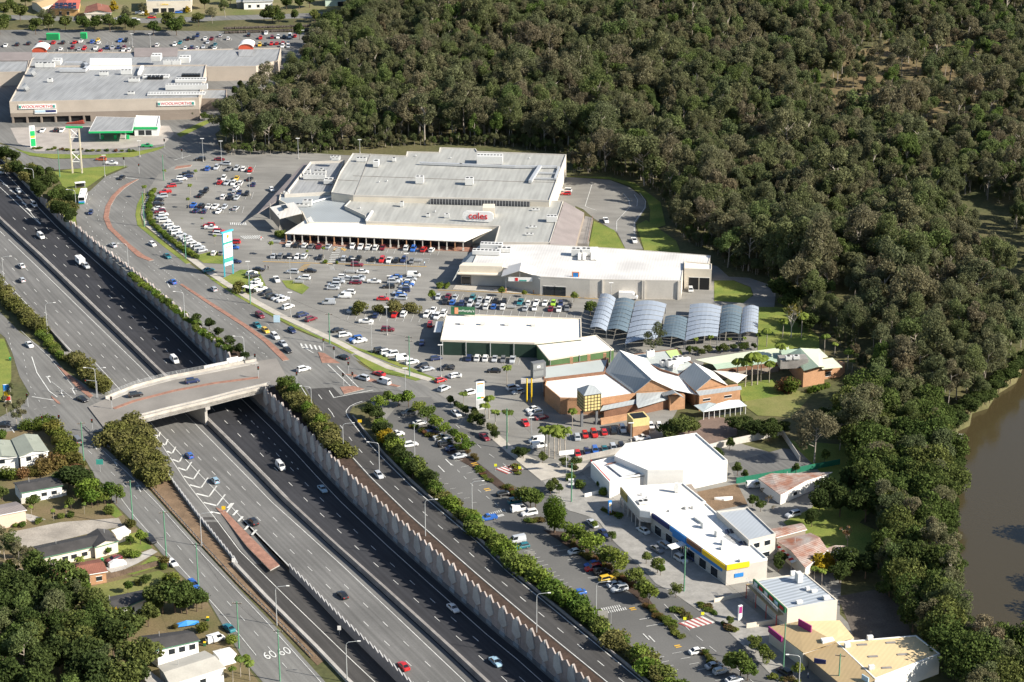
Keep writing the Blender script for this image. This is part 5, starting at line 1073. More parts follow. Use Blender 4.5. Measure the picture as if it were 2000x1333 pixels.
b.faces('entry_gable_roof', M_RWARM, [[(1015, 529, 9.0), (1052, 540, 6.4), (1056, 526, 6.4), (1019, 513, 9.0)]], .2); b.faces('entry_gable_roof', mat('roof_entry_shade', (.60, .58, .55), .6, .05, .1, .03), [[(1015, 529, 9.0), (1019, 513, 9.0), (985, 522, 6.4), (979, 540, 6.4)]], .2)
b.faces('gable_truss', M_STEEL, [[(979, 541, 6.1), (1052, 541, 6.1), (1052, 540, 6.4), (979, 540, 6.4)], [(1014, 531, 8.7), (1016, 531, 8.7), (1016, 541, 6.2), (1014, 541, 6.2)]], .05)
A, B = G(993, 541.5, 6.1), G(1040, 542.5, 6.1); sign_board(b.root, A, B, 4.6, 6.1, M_WHITE, name='entry_sign', th=.2); sign_board(b.root, A.lerp(B, .28) + Vector((0, -.22, 0)), A.lerp(B, .40) + Vector((0, -.22, 0)), 4.75, 5.95, M_RED, name='red_rosette', th=.06); sign_board(b.root, A.lerp(B, .46) + Vector((0, -.22, 0)), A.lerp(B, .76) + Vector((0, -.22, 0)), 4.75, 5.2, M_TEAL, name='sign_strip', th=.06)
b.posts([G(988, 571), G(1043, 574), G(1052, 574.5), G(1090, 576)], 0, 6.2, .16); 
for x, y in ((988, 571), (1043, 574), (1052, 574.5), (1090, 576)): b.box('brick_pier', x, y, 0, (.6, .6, 1.4), M_BRICKO)
A, B = G(1152, 546, 7.0), G(1330.6, 549, 7.0)
for t in (.14, .58, .60, .97): q = A.lerp(B, t); mb = MB(); mb.box((q.x, q.y - .2, 0), (.5, .5, 6.9)); b.part(mb, 'pilaster', M_WLIGHT)
A, B = G(1055, 541, 7), G(1152, 546, 7); b.faces('front_awning', M_RWARM, [[(1052, 541, 6.9), (1152, 546.5, 6.9), (1152, 549.5, 6.3), (1052, 544.5, 6.3)]], .12); b.wins(A, B, (.18, .4), .2, 3.6, 4.2)
b.flat([(1337, 512), (1390, 517), (1390, 528), (1337, 526)], 7.6, M_WCREAM, M_RWARM, .3, wname='dock_wall', rname='dock_roof'); P = [G(x, y, 7.6) for x, y in ((1337, 526), (1390, 528))]; b.wins(P[0], P[1], (.35, .75), .1, 4.6, 3.4, M_BLACK, True)
mb = MB(); q = [G(884, 566), G(1165, 583), G(1325, 586), G(1330, 580), G(1165, 574), G(890, 558)]; mb.prism(q, 0, .18); b.part(mb, 'footway', M_CONCP)
for x, y, s_ in ((960, 487, (8, 3.5, 2)), (950, 497, (10, 3, 1.4)), (985, 492, (5, 3, 1.4)), (1125, 499, (3.2, 3, 2.4)), (1145, 499, (3.2, 3, 2.4))): b.hv(x, y, 7.0, s_, -.1)
for x in (1132, 1141, 1157, 1164): b.duct([(x, 508), (x + 1, 490)], 7.1, 1.2, M_WHITE)
r = thing('store_sign', 'square blue and orange store sign on two tall posts', 'sign', G(1124, 577)); A, B = G(1117.5, 577), G(1130.5, 577.5)
for q in (A, B): mb = MB(); mb.tube((q.x, q.y, 0), (q.x, q.y, 8.8), .12); loc_part(mb, 'leg', M_STEEL, r)
sign_board(r, A, B, 6.2, 8.8, M_ORG, name='panel', th=.3); sign_board(r, A.lerp(B, .12) + Vector((0, -.3, 0)), A.lerp(B, .88) + Vector((0, -.3, 0)), 6.45, 8.6, M_BLUE, None, name='blue_face', th=.05); sign_board(r, A.lerp(B, .2) + Vector((0, -.36, 0)), A.lerp(B, .8) + Vector((0, -.36, 0)), 6.5, 7.1, M_BLUE, 'ALDI', M_WHITE, .62, name='name_strip', th=.03)
# --- fruit shop and its green extension
b = Bld('fruit_shop', 'low shop with a cream flat roof and dark green walls', (1000, 690))
P = b.flat([(872, 614), (1135, 624), (1136, 662), (1044, 671.6), (860.5, 666)], 5.0, M_WGREEN, M_RWARM, .35, pm=M_WCREAM)
for t in (.02, .27, .53, .78): q = P[4].lerp(P[3], t); b.posts([q + Vector((0, -.25, 0))], 0, 5, .14)
for x in (903, 943, 990, 1042): b.hv(x, 634 + (x - 900) * .02, 5, (1.6, 1.2, .8), 0, False)
A, B = G(881, 616, 5.2), G(927.5, 617.5, 5.2)
sign_board(b.root, A, B, 5.6, 8.4, M_DKG, 'TimMurphy\'s', M_WHITE, 1.15, name='roof_sign', dx=.8, th=.25)
sign_board(b.root, A.lerp(B, .15) + Vector((0, -.27, 0)), A.lerp(B, .30) + Vector((0, -.27, 0)), 5.9, 8.1, paint('portrait_orange', (.75, .30, .16)), name='sign_roundel', th=.05); b.posts([A, B], 4.9, 5.7, .1)
b.faces('side_awning', M_RWHITE, [[(852, 628, 3.4), (866, 628, 4.0), (861, 649, 4.0), (847, 649, 3.4)]], .15)
b = Bld('green_annexe', 'white roofed annexe with leaf green walls beside the tavern', (1130, 705))
P = b.flat([(1047, 673), (1165, 655), (1199, 683), (1072, 703.5)], 4.4, M_WOLIVE, M_RWARM, .1, pm=M_WCREAM)
for t in (.02, .47, .95): b.posts([P[3].lerp(P[2], t) + Vector((0, -.2, 0))], 0, 4.4, .12)
# --- shade canopies
M_CL = paint('shade_pale', (.27, .31, .365), .6); M_CD = paint('shade_dark', (.11, .15, .18), .6); M_CU = mat('shade_steel', (.16, .17, .18), .5)
cans = [((1173, 572), (1203, 581), (1184, 646), (1152, 639), 0), ((1203.5, 582), (1240, 586), (1225, 648), (1185.5, 643), 1), ((1241.5, 587), (1302, 592), (1283, 662), (1220, 672), 0), ((1300, 616), (1343, 620), (1337, 663), (1290, 658), 1), ((1348, 593), (1409, 597), (1402, 656), (1338, 665), 0), ((1410, 596), (1450, 598.5), (1444, 651), (1405, 651), 1), ((1451, 599), (1482, 598), (1480, 651), (1446, 651), 0)]
for i, (p0, p1, p2, p3, dk) in enumerate(cans):
    q = [G(*p, 3.6) for p in (p0, p1, p2, p3)]; c = sum(q, Vector((0, 0, 0))) / 4
    r = thing('shade_canopy', ('dark slate' if dk else 'pale blue grey') + ' barrel vaulted parking shade ' + ['nearest the fruit shop', 'between two pale vaults by the fruit shop', 'wide and in the middle of the row', 'set lower in the middle of the row', 'wide towards the lawn end', 'between pale vaults at the lawn end', 'at the lawn end of the row'][i], 'shade canopy', (c.x, c.y, 0), group='barrel vaulted parking shades')
    n, m_ = 7, 8
    for j in range(m_):
        mb = MB(); t0, t1 = j / m_, (j + 1) / m_ - .012
        for k in range(n):
            def pt(u, t): L_ = q[0].lerp(q[3], t); Rr = q[1].lerp(q[2], t); v = L_.lerp(Rr, u); v.z = 3.2 + .85 * math.sin(math.pi * u); return v
            mb.face([pt(k / n, t0), pt((k + 1) / n, t0), pt((k + 1) / n, t1), pt(k / n, t1)])
        loc_part(mb, 'roof_sheet', M_CD if dk else M_CL, r)
    for t in (.03, .35, .66, .97):
        for u in (0, 1): v = q[0].lerp(q[3], t).lerp(q[1].lerp(q[2], t), u * .96 + .02); mb = MB(); mb.tube((v.x, v.y, 0), (v.x, v.y, 3.3), .12); loc_part(mb, 'post', M_CU, r)
# --- tavern complex
b = Bld('tavern', 'rambling brick tavern with blue grey gables and a white flat roof', (1190, 800))
b.flat([(1061, 717), (1189, 700), (1181, 727), (1062, 741)], 6.0, M_BRICKB, mat('roof_greygreen', (.40, .43, .41), .6, .06, .1, .03), .15, wname='rear_wall', rname='rear_roof')
P = b.flat([(1068, 741), (1179.6, 727), (1241, 770), (1173, 780), (1094, 779), (1064, 754)], 5.2, M_BRICKO, M_RWHITE, .3, pm=M_BRICKO)
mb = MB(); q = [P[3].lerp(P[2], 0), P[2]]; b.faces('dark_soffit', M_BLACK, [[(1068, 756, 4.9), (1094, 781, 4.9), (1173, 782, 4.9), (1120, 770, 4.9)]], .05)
for x, y in ((1116, 711), (1150, 706), (1181, 703)): b.box('brick_chimney', x, y, 5.8, (1.0, 1.0, 2.2), M_BRICKO)
def gable(b, back, front, lb, lf, rb, rf, zr_, ze, roofL, roofR, wallm, base=0.0):
    b.faces('gable_roof', roofL, [[(*back, zr_), (*front, zr_), (*lf, ze), (*lb, ze)]], .18); b.faces('gable_roof', roofR, [[(*back, zr_), (*rb, ze), (*rf, ze), (*front, zr_)]], .18)
    A, B, C = G(*front, zr_), G(*lf, ze), G(*rf, ze); D, E = G(*lb, ze), G(*rb, ze); k = Vector((0, .5, 0)); mb = MB()
    mb.face([B + k, C + k, A + k - Vector((0, 0, .2))]); dn = lambda p: Vector((p.x, p.y, base))
    for p, q in ((B + k, C + k), (D, B + k), (C + k, E), (E, D)): mb.face([dn(p), dn(q), q - Vector((0, 0, .1)), p - Vector((0, 0, .1))])
    b.part(mb, 'gable_wall', wallm)
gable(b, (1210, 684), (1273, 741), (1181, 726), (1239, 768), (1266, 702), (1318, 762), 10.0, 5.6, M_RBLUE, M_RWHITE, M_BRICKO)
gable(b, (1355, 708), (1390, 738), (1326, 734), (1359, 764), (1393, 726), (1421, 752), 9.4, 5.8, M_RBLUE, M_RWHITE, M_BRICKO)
b.flat([(1228, 694), (1323, 682), (1332, 697), (1356, 712), (1325, 733), (1290, 722)], 6.0, M_BRICKB, mat('roof_greygreen', (.4, .4, .4)), .15, wname='plant_wall', rname='plant_roof'); b.faces('lime_roof_edge', mat('lime_roof', (.45, .56, .22), .6, .05), [[(1300, 686, 6.15), (1322, 682.5, 6.15), (1330, 697, 6.15), (1314, 704, 6.15)]], .1)
b.faces('link_roof', M_RWHITE, [[(1318, 762, 5.6), (1266, 702, 5.6), (1292, 712, 5.9), (1326, 734, 5.8), (1366, 772, 4.6)]], .15)
for x, y, s_ in ((1270, 697, (2.6, 1, 2)), (1296, 715, (2, 2, 1.6)), (1312, 717, (3.5, 2.5, 2.2)), (1324, 712, (3, 2, 2.4))): b.hv(x, y, 6, s_, .4)
b.duct([(1318, 722), (1322, 711), (1344, 705)], 6.6, 1.1, M_WHITE)
b.faces('verandah_roof', M_RBLUE, [[(1243, 767, 5.4), (1307, 760, 5.4), (1309, 774, 4.0), (1243, 790, 4.0)], [(1172, 803, 3.6), (1246, 788, 3.6), (1243, 780, 4.3), (1178, 793, 4.3)], [(1246, 797, 3.4), (1309, 779, 3.4), (1307, 774, 4.0), (1243, 790, 4.0)]], .12)
b.faces('verandah_roof', M_RBLUE, [[(1359, 764, 5.7), (1447, 754, 5.7), (1449, 761, 5.0), (1366, 773, 5.0)]], .12)
mb = MB(); mb.prism([G(1366, 774, 4.9), G(1446, 762, 4.9), G(1440, 750, 4.9), G(1360, 762, 4.9)], 0, 4.9); b.part(mb, 'brick_wall', M_BRICKO); A, B = G(1366, 774, 4.9), G(1446, 762, 4.9); b.wins(A, B, (.18, .7), 3.0, 3.7, 2.4)
mb = MB(); mb.prism([G(1180, 800, 3.3), G(1244, 792, 3.3), G(1308, 779, 3.3), G(1305, 765, 3.3), G(1240, 775, 3.3), G(1178, 790, 3.3)], 0, 3.3); b.part(mb, 'front_wall', M_BRICKB)
b.faces('entry_gable', M_RBLUE, [[(1320, 768, 6.2), (1337, 778, 4.8), (1330, 771, 4.8), (1314, 762, 6.2)], [(1320, 768, 6.2), (1314, 762, 6.2), (1290, 768, 4.8), (1295, 774, 4.8)]], .12); b.box('entry_block', 1318, 796, 0, (5, 4, 4.6), M_BRICKO, .3)
b.faces('pavilion_roof', mat('roof_pale_aqua', (.50, .55, .54), .6, .06), [[(1355, 792, 3.0), (1373, 805, 2.8), (1400, 789, 4.4), (1385, 786, 4.4)], [(1373, 805, 2.8), (1459, 793, 2.8), (1424, 782, 4.4), (1400, 789, 4.4)], [(1459, 793, 2.8), (1444, 781, 2.8), (1424, 782, 4.4)]], .1)
A, B = G(1373, 805, 2.8), G(1459, 793, 2.8); b.posts([A.lerp(B, t) + Vector((0, .3, 0)) for t in (.02, .14, .26, .38, .5, .62, .74, .86, .97)], 0, 2.8, .1, M_WHITE)
mb = MB(); mb.prism([A + Vector((1, 2, 0)), B + Vector((-1, 2, 0)), B + Vector((-1, 4, 0)), A + Vector((1, 4, 0))], 0, 2.7); b.part(mb, 'pavilion_wall', M_GLASSD)
b.faces('shade_sail', M_RWARM, [[(1393, 724, 5.0), (1425, 726, 5.4), (1460, 733, 4.6), (1440, 749, 4.2)]], .08)
p = G(1150, 826); r = b.root
mb = MB(); mb.box((p.x, p.y, 5.0), (5.6, 5.6, 5.6), .35); b.part(mb, 'lantern_tower', mat('lantern_yellow', (.62, .50, .22), .7, .06, .4))
mb = MB(); c0 = p
for k in range(4):
    a0 = .35 + math.pi / 4 + k * math.pi / 2; a1 = a0 + math.pi / 2; rr = 4.3
    mb.face([(p.x + rr * math.cos(a0), p.y + rr * math.sin(a0), 10.5), (p.x + rr * math.cos(a1), p.y + rr * math.sin(a1), 10.5), (p.x, p.y, 12.6)])
b.part(mb, 'pyramid_roof', M_RBLUE)
for fx in range(2):                                   # dark lattice on the two seen faces
    for i in range(6):
        mb = MB(); ang = .35 - (math.pi / 2) * fx; d = Vector((math.cos(ang), math.sin(ang), 0)); n = Vector((d.y, -d.x, 0))
        if fx: d = Vector((-math.sin(.35), math.cos(.35), 0)); n = Vector((-math.cos(.35), -math.sin(.35), 0))
        c = Vector((p.x, p.y, 0)) + n * 2.83 + d * (-2.6 + i * 1.04); mb.box((c.x, c.y, 5.0), (.12, .12, 5.6), .35); b.part(mb, 'lattice_bar', M_BLACK)
    for j in range(6):
        mb = MB(); c = Vector((p.x, p.y, 0)) + n * 2.83; mb.box((c.x, c.y, 5.1 + j * 1.02), ((5.6, .12, .14) if not fx else (.12, 5.6, .14)), .35); b.part(mb, 'lattice_bar', M_BLACK)
for dx in (-2.4, 2.4): mb = MB(); mb.box((p.x + dx * math.cos(.35), p.y + dx * math.sin(.35) - 2, 0), (.7, .7, 5.0), .35); b.part(mb, 'tower_leg', M_GREYS)
p = G(1246, 846); mb = MB(); mb.box((p.x, p.y, 0), (5.2, 5, 3.3), .3); b.part(mb, 'kiosk_base', M_BRICKO); mb = MB(); mb.box((p.x, p.y, 3.3), (5.3, 5.1, 2.4), .3); b.part(mb, 'kiosk_lantern', mat('lantern_yellow', (.6, .5, .2))); mb = MB(); mb.box((p.x, p.y, 5.72), (4.2, 4, .1), .3); b.part(mb, 'kiosk_roof_opening', M_BLACK)
b.part((lambda m: (m.prism([G(1172, 826), G(1240, 814), G(1241, 818), G(1174, 831)], 0, 1.5), m)[1])(MB()), 'garden_wall', M_BRICKO)
r = thing('billboard', 'dark grey boxed billboard on a steel gantry at the tavern corner', 'billboard', G(1050, 772)); A, B = G(1036, 770), G(1061, 766)
sign_board(r, A, B, 6.0, 11.0, M_GREYS, None, name='panel', th=2.0); 
for z_ in (6.6, 8.9): sign_board(r, A.lerp(B, .1) + Vector((.4, -2.0, 0)), A.lerp(B, .9) + Vector((.4, -2.0, 0)), z_, z_ + 1.7, paint('sign_mid_grey', (.20, .21, .21)), name='sign_face', th=.08)
sign_board(r, A.lerp(B, .4) + Vector((.4, -2.1, 0)), A.lerp(B, .65) + Vector((.4, -2.1, 0)), 9.4, 10.1, M_WHITE, name='emblem', th=.06)
for q in (A, B): mb = MB(); mb.box((q.x, q.y, 0), (.4, .4, 6)); loc_part(mb, 'leg', M_STEEL, r)
mb = MB(); mb.prism([A + Vector((-3, -4.5, 0)), B + Vector((0, -4.5, 0)), B, A + Vector((-3, 0, 0))], 5.3, 5.8, bot=True); loc_part(mb, 'canopy', M_CONC, r)
for k, x in enumerate((1029, 1038)): mb = MB(); q = G(x, 786); mb.tube((q.x, q.y, 0), (q.x, q.y, 8), .22); loc_part(mb, 'yellow_pole', M_YEL, r)
pylon('tall white tavern pylon sign with green and orange strip among palms', (929.5, 800), (945.5, 798), 9.2, M_WHITE, [(.40, .46, .1, .55, M_GRN, None), (.40, .46, .58, .92, M_ORG, None), (.62, .90, .12, .9, M_SKYB, None), (.92, .96, .12, .9, M_ORG, None), (.02, .36, .08, .95, paint('panel_grey', (.45, .46, .46)), None)])
# --- club with green roofs
b = Bld('club_house', 'brick club house with pale green roofs beside palms', (1590, 745))
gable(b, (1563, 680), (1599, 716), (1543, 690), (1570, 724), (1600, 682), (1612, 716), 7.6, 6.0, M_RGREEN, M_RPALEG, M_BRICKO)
b.faces('side_roof', M_RPALEG, [[(1570, 684, 7.2), (1600, 681, 6.0), (1617, 697, 5.4), (1592, 702, 6.8)], [(1596, 704, 6.4), (1626, 699, 5.2), (1645, 717, 4.8), (1606, 721, 5.6)]], .2)
mb = MB(); mb.prism([G(1582, 746), G(1640, 737), G(1650, 728), G(1610, 720), G(1575, 735)], 0, 3.6); b.part(mb, 'brick_wall', M_BRICKO); b.wins(G(1582, 746), G(1640, 737), (.3, .6), 1.0, 2.4, 2)
b.faces('long_roof', M_RPALEG, [[(1358, 703, 4.0), (1440, 690, 4.0), (1540, 677, 4.0), (1544, 690, 3.6), (1440, 706, 3.6), (1392, 712, 3.6)]], .15); b.faces('long_roof', M_RGREEN, [[(1392, 712, 3.6), (1440, 706, 3.6), (1544, 690, 3.6), (1530, 706, 3.0), (1400, 722, 3.0)]], .12)  # front slope in darker green, its shade put into the colour
mb = MB(); mb.prism([G(1400, 722, 3), G(1530, 706, 3), G(1536, 696, 3), G(1400, 712, 3)], 0, 3); b.part(mb, 'long_wall', M_BRICKB)
b.box('roof_plant_cage', 1548, 715, 5.2, (9, 4.5, 3.0), M_CONCD, .1); b.box('tower_base', 1548, 716, 0, (8.4, 4.0, 5.2), mat('pale_green_wall', (.36, .46, .36), .8), .1); b.hv(1540, 703, 8.2, (2, 1.4, 1), .1); b.hv(1555, 702, 8.2, (2, 1.4, 1), .1)
# --- white warehouse and shop rows
b = Bld('warehouse', 'white flat roofed warehouse with a wide low front awning', (1320, 960))
P = b.flat([(1200, 893), (1222, 869), (1360, 848), (1420.5, 901), (1335, 920), (1265, 921)], 6.4, M_WWHITE, M_RWHITE, .4)
b.flat([(1154, 905), (1200, 893.5), (1265, 921), (1335, 921), (1420, 902.5), (1421, 905), (1210, 936), (1191, 945.5)], 4.6, M_WWHITE, M_RWHITE, .4, wname='front_wall', rname='front_roof')
b.faces('grey_roof_panel', mat('roof_panel_grey', (.55, .57, .58), .6), [[(1187, 909, 5.0), (1232, 899, 5.0), (1262, 921, 5.0), (1215, 931, 5.0)]], .12); b.faces('rust_edge', M_RRUST, [[(1184, 906, 5.06), (1206, 901, 5.06), (1207, 902.5, 5.06), (1186, 908, 5.06)], [(1240, 903, 5.06), (1243, 902, 5.06), (1266, 921, 5.06), (1262, 922, 5.06)]], .06)
b.sign((1154, 906), (1191, 946), 3.6, 4.9, M_RED, name='red_fascia', th=.15)
b = Bld('shop_block', 'white shop block on tall posts with yellow side boards', (1290, 1030))
P = b.flat([(1213, 953), (1334, 945.5), (1378.5, 982), (1271, 1001), (1250, 998)], 6.2, M_WLIGHT, mat('roof_offwhite', (.66, .63, .58), .6, .06, .1, .03), .35, z0=3.0, pm=M_WWHITE)
mb = MB(); P2 = [G(1250, 975), G(1350, 965), G(1380, 1010), G(1290, 1030)]; mb.prism(P2, 0, 3.1); b.part(mb, 'lower_wall', M_WTAUPE)
A, B = P[0], P[4]; b.posts([A.lerp(B, t) for t in (0, .2, .4, .6, .8, 1)], 0, 3.1, .2, M_WLIGHT); sign_board(b.root, A, A.lerp(B, .35), 4.2, 6.4, mat('board_olive', (.35, .27, .08), .7), name='yellow_board', th=.3); sign_board(b.root, B + Vector((0, -.2, 0)), P[3] + Vector((0, -.2, 0)), 4.6, 6.5, M_WHITE, name='white_board', th=.25)
b.hv(1321, 962, 6.2, (1, 1, 2.6), 0, False); b.hv(1256, 983, 6.2, (3, 2.4, .5), .3); b.vent(1253, 968, 6.2); b.vent(1263, 975, 6.2)
b = Bld('shop_row', 'long white roofed shop row with yellow and blue fascia', (1400, 1120))
P = b.flat([(1272, 1001.5), (1378.5, 984.5), (1499, 1093), (1419, 1106.5)], 5.6, M_WLIGHT, M_RWHITE, .35, pm=M_WWHITE)
A, B = P[0], P[3]
for t0, t1, m_ in ((.02, .25, M_NAVY), (.27, .48, M_BLUE), (.5, .68, M_BRICKB), (.7, .99, M_YEL)): sign_board(b.root, A.lerp(B, t0), A.lerp(B, t1), 4.4, 5.8, m_, name='fascia_sign', th=.35)
for t0, t1 in ((.3, .95),): sign_board(b.root, A.lerp(B, t0), A.lerp(B, t1), 3.3, 4.3, M_BLUE, name='blue_band', th=.2)
b.wins(A, B, (.1, .25, .4, .55, .7, .85), .3, 2.8, 3.0)
A, B = P[3], P[2]; sign_board(b.root, A, A.lerp(B, .55), 4.5, 6.0, M_YEL, name='fascia_sign', th=.3); sign_board(b.root, A.lerp(B, .2), A.lerp(B, .42), 1.9, 3.0, M_BLUE, name='blue_sign', th=.12)
b.faces('entry_awning', M_RWHITE, [[(1303, 1065, 3.8), (1335, 1056, 3.8), (1344, 1063, 3.8), (1312, 1073, 3.8)]], .15); b.posts([G(1312, 1090), G(1330, 1086), G(1342, 1083)], 0, 3.8, .1)
for x, y, s_ in ((1367, 1018, (1.6, 3.6, .4)), (1374, 1031, (1.2, 1.2, 1.4)), (1401, 1048, (1.2, 1.2, 1.4)), (1412, 1064, (1, 1, 1.2)), (1410, 1073, (1, 1, .5)), (1448, 1097, (1.4, .8, .5)), (1340, 995, (.8, .8, .6)), (1354, 994, (.8, .8, .6)), (1308, 999, (.8, .8, .4))): b.hv(x, y, 5.6, s_, .5, False)
M_SOL = mat('solar_panel', (.02, .025, .05), .15, .1, .3, 0, spec=.7)
for k in range(4): x, y = ((1415, 1035), (1424, 1034), (1442, 1058), (1451, 1057))[k]; b.faces('solar_panel', M_SOL, [[(x, y, 6.1), (x + 7, y - 1.5, 6.1), (x + 11, y + 6, 5.8), (x + 4, y + 8, 5.8)]], .08)
for o_ in (0, 3, 6): b.duct([(1416 + o_, 1046), (1440 + o_, 1062)], 5.8, .1, M_BLACK)
b = Bld('office_block', 'two storey grey roofed office with small square windows', (1480, 1080))
P = b.flat([(1399.5, 1001), (1460, 993), (1515, 1045), (1462.5, 1058)], 7.0, M_WLIGHT, mat('roof_slate_blue', (.36, .39, .42), .5, .05, .1, .02, stripes=(1.05, 1.0, .1)), .35); b.wins(P[3], P[2], (.3, .7), 4.6, 6.0, 1.7); b.wins(P[3], P[2], (.65,), 1.2, 2.6, 2.4)
b = Bld('shop', 'blue striped metal roofed shop with tan awning and green fascia', (1560, 1215))
P = b.flat([(1475.5, 1134), (1572, 1120), (1635.7, 1173), (1538, 1190.5)], 6.2, M_WCREAM, M_RBSTR, .15); sign_board(b.root, P[0] + Vector((-.3, 0, 0)), P[3] + Vector((-.3, 0, 0)), 5.2, 6.7, M_DKG, name='green_fascia', th=.4)
for t in (.06, .22, .38, .54, .70, .86): sign_board(b.root, P[0].lerp(P[3], t) + Vector((-.75, 0, 0)), P[0].lerp(P[3], t + .1) + Vector((-.75, 0, 0)), 5.5, 6.4, (M_WHITE, M_SKYB, M_RED)[int(t * 10) % 3], name='sign_panel', th=.08)
b.faces('tan_awning', M_RTAN, [[(1457, 1141, 4.0), (1472, 1139, 4.0), (1535, 1198, 4.0), (1518, 1202, 4.0)]], .2); A, B = G(1457, 1141, 4), G(1518, 1202, 4); b.posts([A.lerp(B, t) for t in (.02, .33, .66, .98)], 0, 3.9, .1, M_RED); b.part(railing([A, B], 1.1, .9, M_STEEL, rails=4), 'veranda_rail', M_WHITE)
for x, y, s_ in ((1560, 1137, (1.4, 2, 2.4)), (1577, 1153, (1, 1, .7)), (1590, 1157, (1.6, .8, .5)), (1614, 1171, (1.8, 1.2, .7)), (1561, 1179, (1.6, 1, .6)), (1549, 1124, (1.4, .6, 1))): b.hv(x, y, 6.2, s_, .3, False)
b = Bld('tan_shops', 'tan metal roofed shops with magenta signs on the corner', (1600, 1300))
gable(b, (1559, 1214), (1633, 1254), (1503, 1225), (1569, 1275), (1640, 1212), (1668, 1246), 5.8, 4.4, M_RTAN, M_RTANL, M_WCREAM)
b.flat([(1633, 1255), (1789, 1242), (1836, 1278), (1709, 1327)], 5.4, M_WWHITE, M_RTANL, .15, wname='hall_wall', rname='hall_roof')
b.faces('front_roof', M_RTAN, [[(1571, 1278, 3.8), (1633, 1256, 5.5), (1712, 1326, 5.5), (1660, 1352, 3.8)]], .15); mb = MB(); mb.prism([G(1580, 1280, 3.6), G(1660, 1350, 3.6), G(1712, 1328, 3.6), G(1640, 1262, 3.6)], 0, 3.6); b.part(mb, 'shop_wall', M_WTAUPE)
for q in ((1560, 1216, 1585, 1230, 5.2, 7.4), (1502, 1226, 1528, 1247, 3.4, 4.9)): sign_board(b.root, G(q[0], q[1] + 8, q[4]), G(q[2], q[3] + 8, q[4]), q[4], q[5], M_PURP, name='magenta_sign', th=.3)
sign_board(b.root, G(1590, 1294, 4.0), G(1613, 1298, 4.0), 4.0, 5.2, M_NAVY, name='blue_sign', th=.25); sign_board(b.root, G(1684, 1326, 4.9), G(1697, 1334, 4.9), 4.9, 6.2, M_SKYB, name='grey_sign', th=.25)
for x, y in ((1684, 1260), (1740, 1256), (1705, 1283), (1762, 1279), (1732, 1305)): b.box('skylight', x, y, 5.36, (2.4, .8, .14), M_CONCD, .1)
for x, y in ((1699, 1250), (1655, 1265), (1702, 1308)): b.hv(x, y, 5.4, (1.4, .9, .9), .2, False)
b.box('dormer', 1616, 1259, 4.6, (3, 1.6, 1.5), M_WWHITE, .2)
# --- houses
def house(label, c, h, rh, wm, rm, wins=((.25, .6), 1.2, 2.4), base=None, name='house', back=False, wz=None, group=None, ridge='long'):
    "gabled house; corners back-left, back-right, front-right, front-left seen at eave height h"
    P = [G(*p, h) for p in c]; ctr = sum(P, Vector((0, 0, 0))) / 4; b = Bld(name, label, PX((ctr.x, ctr.y, 0)), 'house', group)
    W_ = [ctr + (p - ctr) * .93 for p in P]; mb = MB(); mb.prism(W_, 0, h - .02, top=False)
    if (P[1] - P[0]).length < (P[2] - P[1]).length: P = P[1:] + P[:1]; W_ = W_[1:] + W_[:1]
    m1, m2 = (P[0] + P[3]) / 2, (P[1] + P[2]) / 2; m1.z = m2.z = h + rh
    w1, w2 = (W_[0] + W_[3]) / 2, (W_[1] + W_[2]) / 2; w1.z = w2.z = h + rh * .93
    mb.face([W_[3], W_[0], w1]); mb.face([W_[1], W_[2], w2]); b.part(mb, 'wall', wm)
    for f in ([P[3], P[2], m2, m1], [P[0], P[1], m2, m1]):
        k = MB(); k.face(f); Q = [p - Vector((0, 0, .18)) for p in f]; k.face(Q[::-1])
        for i in range(4): k.face([f[i], Q[i], Q[(i + 1) % 4], f[(i + 1) % 4]])
        b.part(k, 'roof', rm)
    e0, e1 = G(*c[3], h), G(*c[2], h); gd = (e1 - e0).normalized(); k = MB(); gn = Vector((gd.y, -gd.x, 0)) * .14; k.prism([e0, e1, e1 + gn, e0 + gn], h - .2, h - .04, bot=True); b.part(k, 'gutter', M_GREENP if rm is M_RDARK else M_WHITE)
    q = ctr + (P[0] - ctr) * .35; k = MB(); k.tube((q.x, q.y, h), (q.x, q.y, h + rh + .9), .07, n=5); b.part(k, 'vent_pipe', M_STEEL)
    W2 = [ctr + (G(*p, h) - ctr) * .93 for p in c]
    b.wins(W2[3], W2[2], wins[0], wins[1], wins[2], 1.5); return b
M_RGREYG = mat('roof_grey_green', (.27, .29, .24), .7, .1, .2, .05, stripes=(.2, .8, .1))
house('grey green roofed two storey house with white walls by the junction', [(22, 858), (73.5, 849), (95.6, 881), (38, 893)], 5.0, 1.0, M_WWHITE, M_RGREYG, ((.3, .75), 3.0, 4.3))
house('grey green roofed rear wing of the house by the junction', [(-30, 868), (23, 860), (38, 892), (-30, 899)], 4.6, .9, M_WWHITE, M_RGREYG, ((.5,), 2.8, 4.0))
house('white weatherboard house with a black roof', [(25, 943), (107, 929), (124, 948), (40, 963)], 3.6, .8, M_WWHITE, M_RDARK, ((.3, .55, .8), 1.2, 2.3))
house('beige shed with a grey metal roof at the yard edge', [(-25, 991), (31.5, 980), (52.5, 996), (-25, 1011)], 4.4, .4, M_WPINK, M_RBROWN, ((), 1, 2), name='shed')
house('long cream house with a dark roof and green gutter', [(62, 1068), (190, 1041), (206, 1062), (82, 1090)], 3.4, 1.0, M_WCREAM, M_RDARK, ((.15, .35, .5, .68, .9), 1.0, 2.2))
house('dark roofed front wing of the long cream house', [(170, 1044), (212, 1035), (232, 1056.5), (184, 1069.5)], 3.6, 1.1, M_WCREAM, M_RDARK, ((.6,), 1.0, 2.2))
